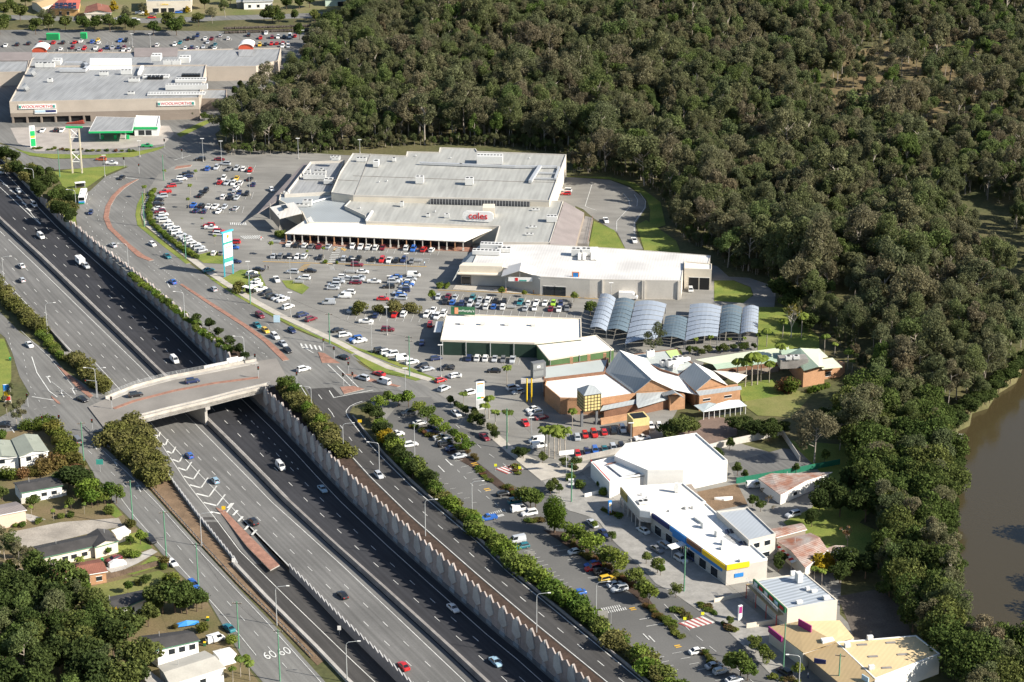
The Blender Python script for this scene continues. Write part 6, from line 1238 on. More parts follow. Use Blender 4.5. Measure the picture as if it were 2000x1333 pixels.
house('brown roofed brick house beside the concrete driveway', [(92, 1111), (193, 1092), (211, 1116), (109, 1133)], 3.4, 1.0, M_BRICKO, M_RRED, ((.3, .6, .85), 1.0, 2.2))
house('low black roofed house half hidden by trees', [(151, 1179), (305, 1147), (316, 1156), (218, 1198)], 3.2, .6, M_WWHITE, M_RDARK, ((.4, .7), 1.0, 2.2))
house('dark roofed white two storey house near the blue boat', [(271, 1243), (365, 1231), (391, 1250.5), (305, 1270)], 5.2, .9, M_WWHITE, M_RDARK, ((.35, .6, .85), 3.0, 4.4))
house('pale grey roofed white house at the bottom of the street', [(307, 1301), (400, 1271), (441, 1304), (332, 1338)], 4.2, .8, M_WWHITE, mat('roof_pale_concrete', (.42, .40, .35), .8, .1, .2, .05), ((.3, .6), 1.5, 2.8))
house('small pale roofed carport behind the bottom house', [(272, 1318), (290, 1309), (325, 1335), (300, 1345)], 2.8, .2, M_CONC, M_CONC, ((), 1, 2), name='carport')
house('white flat carport beside the bottom house', [(415, 1272), (448, 1264), (462, 1277), (428, 1286)], 2.6, .1, M_WWHITE, M_RWHITE, ((), 1, 2), name='carport')
house('cream awning carport beside the long cream house', [(217, 1036), (243, 1027), (253, 1037), (226, 1046)], 2.8, .1, M_WCREAM, M_RWARM, ((), 1, 2), name='carport')
house('rusty red roofed cottage behind the green fence', [(1481, 935), (1531, 926), (1625, 922), (1524, 967)], 3.4, 1.0, M_WWHITE, M_RRUST, ((.3,), 1, 2))
house('rusty corrugated roofed house behind the office block', [(1516, 1057), (1583, 1041), (1617, 1074), (1573, 1110)], 3.6, 1.2, M_WCREAM, M_RRUST, ((.4,), 1, 2))
house('rusty lean to shed behind the rusty house', [(1502, 1034), (1566, 1022), (1576, 1034), (1516, 1050)], 2.8, .3, M_WTAUPE, M_RRUST, ((), 1, 2), name='shed')
house('small rusty garage behind the yellow tree', [(1610, 1073), (1650, 1066), (1684, 1089), (1650, 1100)], 3.0, .6, M_WTAUPE, mat('roof_rust_pale', (.36, .21, .15), .8, c2=(.5, .45, .4), scale=.3), ((), 1, 2), name='garage')
b = Bld('striped_awning', 'red and white striped awning on posts beside the rusty house', (1530, 1100), 'awning'); A, B = G(1517, 1068, 2.6), G(1546, 1100, 2.6)
for k in range(8):
    p, q = A.lerp(B, k / 8), A.lerp(B, (k + 1) / 8); o_ = Vector((2.6, 1.2, .3)); mb = MB(); mb.face([p, q, q + o_, p + o_]); b.part(mb, 'awning_strip', M_RED if k % 2 == 0 else M_WHITE)
b.posts([A, B], 0, 2.6, .07)
house('tan tiled house at the top of the street', [(60, 4), (100, -8), (118, 4), (82, 16)], 4, 1.2, M_WCREAM, M_RTAN, ((.5,), 1, 2))
b = house('orange house with a red roof carrying solar panels', [(108, 0), (158, -3), (154, 18), (100, 17)], 4, 1.6, mat('wall_orange', (.60, .36, .16), .8), mat('roof_red', (.38, .10, .07), .8, .1, .3), ((.3, .6), .4, 2.2))
for k in range(10): x, y = 107 + (k % 5) * 8.5, 6 + (k // 5) * 6; b.faces('solar_panel', M_SOL, [[(x, y + 4.5, 4.9 + (1 - k // 5) * .6), (x + 7.5, y + 4.4, 4.9 + (1 - k // 5) * .6), (x + 8, y - .5, 5.6 + (1 - k // 5) * .6), (x + .5, y - .4, 5.6 + (1 - k // 5) * .6)]], .1)
house('cream house with a hipped brown tile roof by the top street', [(168, 13), (212, 11), (219, 25), (164, 26)], 4.6, 1.6, M_WCREAM, M_RRED, ((.3, .7), 1.5, 3.2))
b = Bld('shop', 'cream parapet fronted shop by the top street', (330, 34)); P = b.flat([(286, 5), (373, 3), (375, -12), (286, -11)], 6, M_WCREAM, M_RGREY, .4); b.wins(P[0], P[1], (.2, .55, .88), .3, 2.6, 3.2); b.wins(P[0], P[1], (.38,), .1, 2.6, 3, M_BLACK, True); sign_board(b.root, P[0].lerp(P[1], .25), P[0].lerp(P[1], .55), 4.0, 5.4, M_WCREAM, 'Lifeline', M_YEL, 1.5, th=.1)
house('white weatherboard house with a palm in front at the top street', [(478, -6), (530, -8), (534, 2), (474, 4)], 4.5, 1.2, M_WWHITE, M_RGREY, ((.2, .5, .8), 1, 2.6))
b = house('pale green house with a black garage door at the top', [(632, -10), (690, -12), (698, -3), (633, -1)], 4.2, 1.2, mat('wall_mint', (.45, .55, .46), .8), M_RGREY, ((), 1, 2)); A, B = G(640, 14), G(697, 12); b.wins(A + Vector((0, .5, 0)), B + Vector((0, .5, 0)), (.5,), .1, 2.6, 5, M_BLACK, True)
house('dark shed at the top street edge', [(462, -4), (482, -5), (482, 4), (461, 4)], 4, .3, M_GREYS, M_RGREY, ((), 1, 2), name='shed')
# walls and fences
def fence(label, pts, h, m, name='fence', t=.15, step=2.4, cat='fence', panels=True):
    P = [G(*p) for p in pts]; r = thing(name, label, cat, P[0])
    for a, b_ in zip(P, P[1:]):
        n = max(1, int((b_ - a).length / step)); d = (b_ - a).normalized(); k = Vector((-d.y, d.x, 0)) * t / 2
        for i in range(n):
            q0, q1 = a.lerp(b_, i / n), a.lerp(b_, (i + .985) / n); mb = MB(); mb.prism([q0 - k, q1 - k, q1 + k, q0 + k], 0, h + R.uniform(-.03, .03)); loc_part(mb, 'panel', m, r)
        for i in range(n + 1): q = a.lerp(b_, i / n); mb = MB(); mb.box((q.x, q.y, 0), (.12, .12, h + .1)); loc_part(mb, 'post', m, r)
fence('green steel fence behind the asphalt yard', [(1438, 945), (1530, 929), (1640, 908)], 1.8, paint('fence_green', (.02, .15, .09), .6))
fence('tall pale timber fence beside the asphalt yard', [(1330, 895), (1430, 870), (1528, 850)], 2.2, M_WLIGHT); fence('grey timber fence along the creek side of the yard', [(1528, 852), (1562, 903)], 2.0, M_WLIGHT)
fence('brown paling fence behind the yellowing lawn', [(140, 1150), (225, 1128), (310, 1106)], 1.6, M_BARKD); fence('grey paling fence behind the long dark house', [(0, 1130), (60, 1120), (100, 1110)], 1.8, M_WTAUPE)
fence('pale timber fence behind the white weatherboard house', [(42, 985), (130, 968)], 1.8, M_WLIGHT); fence('white slatted ramp wall by the lower shops', [(1458, 1228), (1540, 1215)], 1.4, M_WCREAM); fence('white slatted ramp wall above the lower shops', [(1395, 1178), (1460, 1163)], 1.2, M_WCREAM)
fence('white ramp wall beside the warehouse garden', [(1142, 972), (1205, 957)], 1.2, M_WWHITE); fence('grey blockwork wall behind the blue cars', [(1122, 904), (1245, 878)], 1.8, M_CONC)
fence('dark fence along the car park edge by the club', [(1395, 742), (1520, 726)], 1.8, M_WTAUPE)
# rock wall at the top car park, boulder by boulder
r = thing('rock_wall', 'dark boulder retaining wall above the top car park', 'retaining wall', G(560, 66))
bm = bmesh.new(); bmesh.ops.create_icosphere(bm, subdivisions=1, radius=1); bme = bpy.data.meshes.new('boulder'); bm.to_mesh(bme); bm.free(); bme.materials.append(mat('basalt', (.075, .062, .052), .95, .3, .5, .2))
for i in range(150):
    x = 440 + (i % 75) * 2.55 + R.uniform(-.8, .8); p = G(x, 66 - (x - 440) * .03 - (i // 75) * 3, 0)
    link('boulder', bme, r, (p.x - r.location.x, p.y - r.location.y + (i // 75) * 1.2, .6 + (i // 75) * 1.1), R.uniform(0, 3), scale=(R.uniform(.7, 1.1), R.uniform(.6, .9), R.uniform(.6, .9)))
sheet('street', [(-80, 36), (150, 42), (300, 46), (440, 40), (600, 36), (720, 26), (720, 16), (600, 26), (440, 31), (300, 36), (150, 33), (-80, 27)], .04, M_ASPH, 'far cross street above the top car park', 'road')
# ------------------------------------------------------------------ vehicles
def carmat():
    m = mat('car_paint', (1, 1, 1), .28, 0, .5, 0, spec=.5, objcol=True); m.node_tree.nodes['Principled BSDF'].inputs['Coat Weight'].default_value = .5; return m
M_CAR = carmat(); M_TYRE = paint('tyre', (.012, .012, .013), .8); M_RIM = paint('wheel_rim', (.35, .35, .36), .35, metal=.5); M_HL = paint('headlight_lens', (.75, .76, .75), .15); M_TL = paint('tail_light_lens', (.40, .015, .012), .25); M_CGL = mat('car_glass', (.012, .015, .018), .06, .1, .3, 0, spec=.8)
# length, width, height, belt, bonnet height, boot height, cabin bottom x (rear, front), cabin top x (rear, front)
KINDS = {'sedan': (4.6, 1.8, 1.45, .92, .88, .96, (-1.75, 1.05), (-1.05, .30)), 'hatchback': (4.05, 1.72, 1.5, .95, .92, 1.0, (-1.95, 1.0), (-1.6, .30)),
         'wagon': (4.65, 1.85, 1.72, 1.02, 1.0, 1.05, (-2.2, 1.05), (-1.95, .40)), 'van': (4.8, 1.85, 2.05, 1.15, 1.1, 1.2, (-2.35, 1.75), (-2.28, 1.15)), 'ute': (5.0, 1.82, 1.7, 1.02, 1.0, 1.0, (-.55, 1.2), (-.35, .55))}
def car_model(kind):
    L_, W_, H, belt, bon, boot, cb, ct = KINDS[kind]; hw = W_ / 2
    xs = [-L_ / 2, -L_ / 2 + .12, cb[0], cb[1], L_ / 2 - .45, L_ / 2 - .08, L_ / 2]; zt = [boot - .35, boot - .03, belt, belt, bon - .08, bon - .25, bon - .45]; ww = [.86, .95, 1, 1, .97, .90, .78]
    body = MB(); ring = []
    for x, z, w in zip(xs, zt, ww):
        w *= hw; ring.append([(x, -w * .94, .22), (x, -w, .5), (x, -w * .99, z - .14), (x, -w * .86, z), (x, w * .86, z), (x, w * .99, z - .14), (x, w, .5), (x, w * .94, .22)])
    for a, b_ in zip(ring, ring[1:]):
        for k in range(8): body.face([a[k], a[(k + 1) % 8], b_[(k + 1) % 8], b_[k]])
    body.face(ring[0][::-1]); body.face(ring[-1])
    bw, tw = hw * .93, hw * .72; zb = belt - .02
    B = [(cb[0], -bw, zb), (cb[1], -bw, zb), (cb[1], bw, zb), (cb[0], bw, zb)]; T = [(ct[0], -tw, H - .05), (ct[1], -tw, H - .05), (ct[1], tw, H - .05), (ct[0], tw, H - .05)]
    body.face(T); cr = [((ct[0] + ct[1]) / 2, 0, H)]
    for k in range(4): body.face([T[k], T[(k + 1) % 4], cr[0]])
    for k in range(4):                                # pillars behind the glass
        body.face([B[k], B[(k + 1) % 4], T[(k + 1) % 4], T[k]])
    def pane(a, b_, c, d, m=.06, o=.02):
        a, b_, c, d = map(Vector, (a, b_, c, d)); n = (b_ - a).cross(d - a).normalized() * o; ce = (a + b_ + c + d) / 4
        q = [ce + (p - ce) * (1 - m * 1.6) + n for p in (a, b_, c, d)]; mb = MB(); mb.face(q); return mb
    g_ = {}
    g_['windscreen'] = [pane(B[1], B[2], T[2], T[1], .05)]
    g_['rear_window'] = [pane(B[3], B[0], T[0], T[3], .07)]
    if kind == 'van':
        f = lambda P, t: Vector(P[0]).lerp(Vector(P[1]), t)
        l0, l1 = Vector(B[0]).lerp(Vector(B[1]), .62), Vector(T[0]).lerp(Vector(T[1]), .62); r0, r1 = Vector(B[3]).lerp(Vector(B[2]), .62), Vector(T[3]).lerp(Vector(T[2]), .62)
        g_['side_window'] = [pane(l0, B[1], T[1], l1), pane(B[2], r0, r1, T[2])]
    else: g_['side_window'] = [pane(B[0], B[1], T[1], T[0]), pane(B[2], B[3], T[3], T[2])]
    if kind == 'ute':
        body.box((-1.55, 0, belt - .42), (1.85, W_ * .98, .04)); 
        for y in (-hw * .95, hw * .95): body.box((-1.55, y, belt - .45), (1.9, .08, .5))
        body.box((-2.47, 0, belt - .45), (.08, W_ * .95, .5))
    wh = MB(); wh.tube((0, -.11, 0), (0, .11, 0), .33, n=12, m=0); wh.tube((0, -.125, 0), (0, .125, 0), .19, n=8, m=1)
    wp = [(L_ * .31, -hw + .12, .33), (L_ * .31, hw - .12, .33), (-L_ * .30, -hw + .12, .33), (-L_ * .30, hw - .12, .33)]
    hl = MB(); hl.box((0, 0, -.08), (.1, .34, .15)); tl = MB(); tl.box((0, 0, -.1), (.08, .26, .24))
    D = {'body': body.mesh(kind + '_body', M_CAR), 'wheel': wh.mesh(kind + '_wheel', [M_TYRE, M_RIM]), 'wp': wp, 'hl': hl.mesh('headlight', M_HL), 'tl': tl.mesh('tail_light', M_TL), 'lp': [(L_ / 2 - .10, s * hw * .62, bon - .33) for s in (-1, 1)], 'tp': [(-L_ / 2 + .02, s * hw * .66, boot - .28) for s in (-1, 1)], 'glass': {k: [m.mesh(k, M_CGL) for m in v] for k, v in g_.items()}}
    # single-mesh version for the far car parks
    one = MB(); one.v = list(body.v); one.f = list(body.f); one.m = list(body.m)
    for v in g_.values():
        for m in v:
            i = len(one.v); one.v += m.v; one.f += [tuple(k + i for k in f) for f in m.f]; one.m += [1] * len(m.f)
    for p in wp: one.tube((p[0], p[1] - .11, p[2]), (p[0], p[1] + .11, p[2]), .33, n=8, m=2)
    for p in D['tp']: one.box((p[0], p[1], p[2] - .1), (.08, .26, .22), m=3)
    D['one'] = one.mesh(kind + '_small', [M_CAR, M_CGL, M_TYRE, M_TL]); return D
CARS = {k: car_model(k) for k in KINDS}
CC = {'w': ('white', (.72, .72, .70)), 's': ('silver', (.42, .44, .46)), 'g': ('grey', (.16, .165, .17)), 'k': ('black', (.018, .018, .02)), 'd': ('dark blue', (.018, .03, .09)), 'b': ('blue', (.03, .12, .42)), 'r': ('red', (.48, .02, .02)), 'm': ('maroon', (.16, .015, .025)), 'y': ('yellow', (.65, .42, .04)), 't': ('teal', (.02, .15, .18)), 'n': ('lime green', (.30, .50, .04)), 'l': ('pale blue', (.28, .42, .52)), 'o': ('orange', (.42, .09, .03)), 'e': ('green', (.03, .30, .10))}
KN = {'S': 'sedan', 'H': 'hatchback', 'W': 'wagon', 'V': 'van', 'U': 'ute'}
ncar = [0]; used_lab = {}
def car(p, rz, col, kind, where, group, detail=True, lights=False, z=0.0):
    cn, rgb = CC[col]; j = R.uniform(.9, 1.08); rgb = tuple(min(1, c * j) for c in rgb); D = CARS[kind]; nm = {'ute': 'utility_truck', 'van': 'van'}.get(kind, 'car')
    lab = '%s %s %s' % (cn, {'ute': 'utility truck'}.get(kind, kind), where); ncar[0] += 1; p = Vector(p); p.z += .07
    if not detail: return link(nm, D['one'], None, p, rz, lab, {'ute': 'utility', 'van': 'van'}.get(kind, 'car'), group, color=rgb)
    r = link(nm, None, None, p, rz, lab, {'ute': 'utility', 'van': 'van'}.get(kind, 'car'), group); link('body', D['body'], r, color=rgb)
    for k, v in D['glass'].items():
        for m in v: link(k, m, r)
    for q in D['wp']: link('wheel', D['wheel'], r, q)
    if lights:
        for q in D['lp']: link('headlight', D['hl'], r, q)
        for q in D['tp']: link('tail_light', D['tl'], r, q)
    return r
def zone(o, txt, rz, where, group, kinds='SSHHWWWU', detail=True, flip=.4, lights=False, jit=.05, z=0.0):
    for t in txt.split():
        xy, c = t.split(','); i = 0
        while i < len(c) and (c[i].isdigit() or c[i] == '.'): i += 1
        x, y = Z(o, [(float(xy), float(c[:i]))])[0]; col = c[i]; k = KN[c[i + 1]] if len(c) > i + 1 else KN[R.choice(kinds)]
        p = G(x, y + 2.2, z)                               # listed at mid height of the car
        car(p, rz + R.uniform(-jit, jit) + (math.pi if R.random() < flip else 0), col, k, where, group, detail, lights)
def hz(o, a, b): (x1, y1), (x2, y2) = Z(o, [a, b]); return hdg(x1, y1, x2, y2)
PI = math.pi
# top car park
zone(Z1, '42,340w 130,332k 215,325k 305,322r 400,318r 470,318k 557,315r 603,308w 687,312b 735,318w 728,300y 895,303b 938,303k 452,365w 540,355m 590,365s 628,362r 712,360w 748,378r 797,355d 838,358s 880,355d 925,352m 920,374w 962,374w 1170,338w 1300,333w 1340,318t 1400,290k 1440,285k 1528,290w 1575,290m 1640,268s 1698,288w 1470,266d 1545,315s 1378,362w 1428,355d 1468,360w 1512,350s 1560,362k 1600,332t 1598,360w 1850,262k', PI / 2, 'parked behind the grey supermarket', 'cars in the top car park', detail=False)
zone(Z2, '35,282r 75,247w 120,277m 165,277w 207,277k 252,272wV 290,268r 28,335y 70,332k 115,327r 155,324r 200,320r 240,320w 198,345w 240,347s', PI / 2, 'parked by the rock wall', 'cars by the rock wall', detail=False)
zone(Z1, '870,150w 1010,150w 1040,97w 1130,130r 1330,92b 905,130k 1140,105g', .2, 'parked by the top street shops', 'cars at the top street', detail=False)
zone(Z1, '318,974w 420,970k 462,972w', PI / 2, 'parked on the petrol station forecourt', 'cars at the petrol station', detail=False)
zone(Z1, '1020,992k 1095,1087eU', 0, 'beside the petrol station shop', 'cars at the petrol station', detail=False)
zone(Z1, '752,1187oW 832,1217wU 1490,1187k 1632,1188m 25,1110w', -.05, 'driving at the top junction', 'cars at the top junction', detail=True, flip=.5)
# service road traffic
zone(Z3, '905,182k', hz(Z3, (880, 200), (960, 150)), 'waiting at the top junction stop line', 'service road traffic', 'S', lights=True)
zone(Z3, '675,442d', hz(Z3, (650, 450), (720, 330)), 'following the bus along the curve', 'service road traffic', 'H', lights=True)
zone(Z3, '840,685s', hz(Z3, (700, 620), (900, 740)), 'beside the sawtooth wall top', 'service road traffic', 'S', lights=True); zone(Z3, '1135,677w', hz(Z3, (1100, 640), (1240, 740)), 'driving past the long hedge', 'service road traffic', 'H', lights=True); zone(Z3, '1245,767t', hz(Z3, (1100, 640), (1300, 790)), 'driving past the long hedge', 'service road traffic', 'S', lights=True)
zone(Z3, '1550,870t', hz(Z3, (1480, 885), (1620, 855)), 'leaving the driveway beneath the tall blue sign', 'service road traffic', 'S', lights=True); zone(Z3, '1285,957b', hz(Z3, (1200, 900), (1350, 1010)), 'in the turning lane at the median end', 'service road traffic', 'S', lights=True); zone(Z3, '1590,1012s', hz(Z3, (1500, 950), (1650, 1060)), 'driving towards the traffic lights', 'service road traffic', 'H', lights=True)
zone(Z7, '220,142mW 200,214tS 262,254yH 333,298wW 392,352sS 425,400kS 458,255dH', hz(Z7, (200, 140), (450, 340)), 'queueing at the traffic lights', 'traffic light queue', lights=True, flip=0)
zone(Z7, '545,542wW', hz(Z7, (500, 550), (590, 530)), 'crossing the junction', 'junction traffic', lights=True, flip=0); zone(Z7, '840,452kS', hz(Z7, (800, 440), (880, 470)), 'turning left behind the brick island', 'junction traffic', lights=True); zone(Z7, '1105,575rS 985,607sW 1142,637wV', hz(Z7, (1180, 600), (1040, 560)), 'approaching the junction', 'junction traffic', lights=True, flip=0)
zone(Z7, '1565,625r 1670,590w', hz(Z7, (1520, 640), (1620, 610)), 'in the driveway by the palms', 'driveway cars', 'H'); zone(Z7, '1590,687sW', hz(Z7, (1540, 700), (1640, 660)), 'turning in beside the palms', 'driveway cars')
# motorway
def mcar(x, y, c, k, where, dirn=0, carriage=RE):
    zz = zm(y) if True else 0; p = G(x, y + 2, zz); a = G(X(carriage, y - 15), y - 15, zm(y - 15)); b = G(X(carriage, y + 15), y + 15, zm(y + 15)); h = math.atan2(b.y - a.y, b.x - a.x)
    car(p, h + dirn, c, k, where, 'motorway traffic', True, True)
for x, y, c, k in ((37, 374, 's', 'hatchback'), (67, 401, 's', 'wagon'), (80, 463, 'w', 'van'), (341, 705, 'w', 'van'), (548, 913, 'w', 'van'), (630, 957, 'l', 'sedan'), (885, 1190, 'w', 'sedan'), (968, 1295, 'l', 'sedan'), (1, 336, 'w', 'van')): mcar(x, y, c, k, 'on the dark carriageway ' + ('before the bridge' if y < 720 else 'past the bridge'))
for x, y, c, k in ((42, 520, 'w', 'sedan'), (43, 548, 's', 'hatchback'), (370, 891, 'b', 'hatchback'), (420, 940, 'l', 'hatchback'), (494, 1021, 'k', 'wagon'), (669, 1164, 'k', 'sedan'), (788, 1303, 'r', 'sedan')): mcar(x, y, c, k, 'on the grey carriageway ' + ('before the bridge' if y < 720 else 'past the bridge'), PI, GR)
mcar(168, 521, 's', 'wagon', 'towing a white caravan on the dark carriageway')
a = G(X(RE, 500), 500); b_ = G(X(RE, 530), 530); h = math.atan2(b_.y - a.y, b_.x - a.x)
r = thing('caravan', 'white caravan towed on the dark carriageway', 'caravan', G(157, 515, zm(512)) + Vector((0, 0, .05)), h, )
mb = MB(); mb.box((0, 0, .45), (5.2, 2.3, 2.1)); link('body', mb.mesh('caravan_body', M_WHITE), r); mb = MB(); mb.box((2.9, 0, .5), (1.0, .3, .15)); link('drawbar', mb.mesh('drawbar', M_STEEL), r)
for x in (-.4, .4):
    for y in (-1.05, 1.05): link('wheel', CARS['van']['wheel'], r, (x, y, .33))
for y, n_ in ((-1.16, 'window'), (1.16, 'window')): mb = MB(); mb.box((.4, y, 1.4), (1.6, .04, .7)); link(n_, mb.mesh('caravan_window', M_CGL), r)
for x in (-1, .6): mb = MB(); mb.box((x, 0, 2.55), (.8, .8, .2)); link('roof_hatch', mb.mesh('hatch', M_STEEL), r)
p = G(740, 932); a, b_ = G(X(L2, 920), 920), G(X(L2, 950), 950); car(p, math.atan2(b_.y - a.y, b_.x - a.x), 's', 'hatchback', 'driving down the slip road', 'slip road traffic', True, True)
zone(Z6, '220,284wS', hz(Z6, (150, 200), (260, 330)), 'on the west service road', 'west road traffic', lights=True, flip=0); zone(Z6, '612,690kS', hz(Z6, (560, 660), (660, 710)), 'stopped west of the bridge', 'west road traffic', lights=True); zone(Z6, '20,885k', 0, 'waiting in the left side street', 'west road traffic')
zone(Z6, '1010,657kW 1432,555dW', hz(Z6, (960, 690), (1480, 600)), 'crossing the bridge', 'bridge traffic', lights=True, flip=0, z=.4)
zone(Z6, '575,1002gV', hz(Z6, (560, 980), (600, 1030)), 'stopped beside the junction trees', 'west road traffic', lights=True)
zone(ZL, '1400,1075kW', hz(ZL, (1350, 1030), (1450, 1110)), 'parked on the verge by the cream house', 'street parking west'); zone(ZL, '1600,1290wS', hz(ZL, (1560, 1250), (1650, 1330)), 'parked at the power pole', 'street parking west'); zone(ZL, '1060,1257mS', hz(ZL, (1000, 1280), (1130, 1230)), 'on the concrete driveway', 'driveway parking west'); zone(ZL, '1130,1022wU', hz(ZL, (1080, 1040), (1180, 1005)), 'under the cream carport awning', 'driveway parking west')
zone(ZN, '175,937tS', hz(ZN, (120, 900), (230, 980)), 'parked by the yellow topped bins', 'street parking west'); zone(ZN, '80,1022wV', hz(ZN, (10, 1050), (150, 1010)), 'parked beside the bottom house', 'driveway parking west'); zone(ZM, '1800,438b', hz(ZL, (1560, 1250), (1650, 1330)), 'parked behind the roadside trees', 'street parking west')
p = G(229, 1104); me = CARS['sedan']['body'].copy(); r = thing('covered_car', 'car under a white cover on the concrete driveway', 'car', p + Vector((0, 0, .03)), hz(ZL, (1000, 1320), (1180, 1280)))
mb = MB(); n = 8
prof = [(-2.35, .5), (-2.2, .95), (-1.5, 1.25), (-.9, 1.48), (.2, 1.48), (1.0, 1.1), (2.0, .9), (2.35, .5)]
for (x0, z0), (x1, z1) in zip(prof, prof[1:]): mb.face([(x0, -.72, z0), (x1, -.72, z1), (x1, .72, z1), (x0, .72, z0)]); mb.face([(x0, -.95, .05), (x1, -.95, .05), (x1, -.72, z1), (x0, -.72, z0)]); mb.face([(x0, .72, z0), (x1, .72, z1), (x1, .95, .05), (x0, .95, .05)])
for (x, z), s in ((prof[0], -1), (prof[-1], 1)): mb.face([(x, -.72, z), (x, .72, z), (x + .1 * s, .95, .05), (x + .1 * s, -.95, .05)])
link('cover', mb.mesh('cover', M_WHITE), r)
# shopping centre car park
HX = hz(Z3, (1190, 410), (1260, 405))
zone(Z3, '1400,150k 1395,172d 1350,190w 1320,217g 1275,243r 1230,287rU 1205,320s 1185,347k 1180,380k 1185,412w 1190,434m 1215,455w 1205,480s 1225,503w', HX, 'nosed in to the hedge by the top junction', 'cars along the curved hedge', flip=.2, jit=.1)
zone(Z3, '1250,528w 1270,548s 1300,570w 1310,590w 1345,607s 1380,628s 1395,646w 1420,662w 1450,682w 1480,702s 1505,724s', hz(Z3, (1450, 735), (1560, 715)), 'nosed in to the straight hedge', 'cars along the straight hedge', flip=.2, jit=.1)
HY = PI / 2 - .12
zone(Z3, '1545,114b 1610,107s 1705,117g 1760,114s 1812,117w 1862,124r 1665,187w 1760,187y 1860,192k 1635,217r 1690,220s 1738,224w 1788,224w 1885,232d 1530,280k 1490,314k 1740,294s 1780,294d 1835,302k 1660,327w 1710,332k 1760,334s 1755,262w', HY, 'parked in the north rows of the plaza', 'cars in the north rows', detail=False, jit=.12)
zone(Z3, '1440,387b 1500,392k 1552,399w 1600,399w 1670,402s 1755,410s 1460,427d 1520,432d 1625,435w 1590,744w 1650,742g', HY, 'parked in the short rows near the plaza entry', 'cars in the short rows', detail=False, jit=.12)
zone(Z3, '1675,79s 1555,537r 1570,554w 1630,582r 1630,602w 1745,662r 1740,702b 1750,807d', -.1, 'parked near the tall blue sign', 'cars near the tall blue sign')
zone(Z4, '437,754w 492,759k 553,762w 602,767g 660,769m 730,770s 908,770w 968,774w 1028,777wU 1082,780w 1132,780m 1308,782wW 1360,790b 1438,794r 1498,797w', PI / 2 - .15, 'parked against the colonnade', 'cars along the colonnade', jit=.08)
zone(Z4, '322,840s 375,842g 437,842kW 497,848w 550,844wW 668,852k 845,860s 897,864k 955,860k 1060,864k 1127,870r 1180,874w 1237,874k 1290,870d 1348,882g', PI / 2 - .15, 'parked in the second row before the colonnade', 'cars in the second row', jit=.08)
zone(Z4, '942,907mW 208,942kS 460,960sW 595,952kS 548,1005wW', -.1, 'driving in the plaza aisle', 'cars in the plaza aisle'); zone(Z4, '345,1017wU 308,347w', PI / 2 + .3, 'moving through the plaza car park', 'cars in the plaza aisle')
zone(Z4, '985,959w 840,997w 870,1012s 805,1032s 960,1002s 950,1017s 930,1039mS 770,1057s 765,1080sS 880,1114w 850,1142wV 732,1190sV 1070,1032wU', -.06, 'parked in the west block of the plaza rows', 'cars in the west block')
zone(Z4, '1230,997b 1365,985wV 1345,1012s 1240,1017s 1215,1032s 1330,1037w 1320,1052b 1175,1070kW 1300,1070s 1290,1097d 1135,1160rS 1265,1155sW 1270,1132b 1250,1118s', -.06, 'parked in the east block of the plaza rows', 'cars in the east block')
zone(Z4, '160,972w 175,992k 185,1032w 190,1057w 225,1087wU 265,1117k 310,1142k 350,1152s 390,1167wU 430,1220w 535,1280d 600,1312m', hz(Z4, (380, 1235), (480, 1205)), 'parked along the grass strip', 'cars along the grass strip')
zone(Z7, '895,102sU 1080,142d 1222,137r 1290,132w', PI / 2 - .2, 'parked by the round shrubs', 'cars by the round shrubs'); zone(Z7, '1010,187wU 1170,247m', -.05, 'beside the kerbed island in the plaza', 'cars by the island'); zone(Z7, '1460,137w 1518,137w 1585,130w 1508,102w', PI / 2 - .2, 'parked beside the fruit shop wall', 'cars beside the fruit shop')
zone(Z7, '800,252k 850,287w 930,317b 960,332w 1115,402k 1165,417w 1200,432w 1280,462wV 1350,489wW 1430,517k 1465,542sS 1530,462d 1610,532k', hz(Z7, (1280, 500), (1400, 480)), 'parked along the footpath below the fruit shop', 'cars along the footpath'); zone(Z7, '1485,207r 1425,342d', PI / 2, 'in the shade of the fruit shop', 'cars beside the fruit shop')
zone(Z8, '22,82s 95,77m 150,82s 277,92t 335,97s 395,102w 450,107k 515,114k 632,120t 693,124w 752,122w 818,127w 878,127n 933,132d 1000,142k', PI / 2 - .12, 'in the row facing the gabled supermarket', 'cars facing the gabled supermarket', jit=.08)
zone(Z8, '75,114kU 130,120b 198,127d 260,132s 320,142s 378,152w 435,152b 503,154w 672,165s 738,164w 858,167m 920,172w 980,167g', PI / 2 - .12, 'in the row behind the fruit shop', 'cars behind the fruit shop', jit=.08)
zone(Z8, '60,207wW 15,227wW', PI / 2 - .2, 'parked at the fruit shop corner', 'cars beside the fruit shop'); zone(Z8, '252,535d 313,535w 373,537wW 442,542s 505,547g 575,550s', PI / 2 - .1, 'parked against the dark green wall', 'cars at the green wall')
zone(Z8, '90,609kS 437,630kS 145,665wS', -.1, 'near the tavern driveway', 'cars at the tavern driveway'); zone(Z8, '270,792wW 580,757s 615,787s 725,917w 745,947s 790,977mS', hz(Z8, (690, 960), (830, 930)), 'parked beside the tavern corner', 'cars at the tavern corner')
zone(Z8, '158,947sS', hz(Z8, (100, 900), (220, 1000)), 'driving along the main street', 'main street traffic', lights=True, flip=0); zone(Z8, '367,1125mS', hz(Z8, (320, 1080), (420, 1160)), 'driving along the main street past the planters', 'main street traffic', lights=True, flip=0); zone(Z8, '670,1017rS', hz(Z8, (640, 980), (700, 1060)), 'turning through the tavern car park', 'tavern traffic', lights=True)
HT = hz(Z8, (1100, 1060), (1130, 1150))
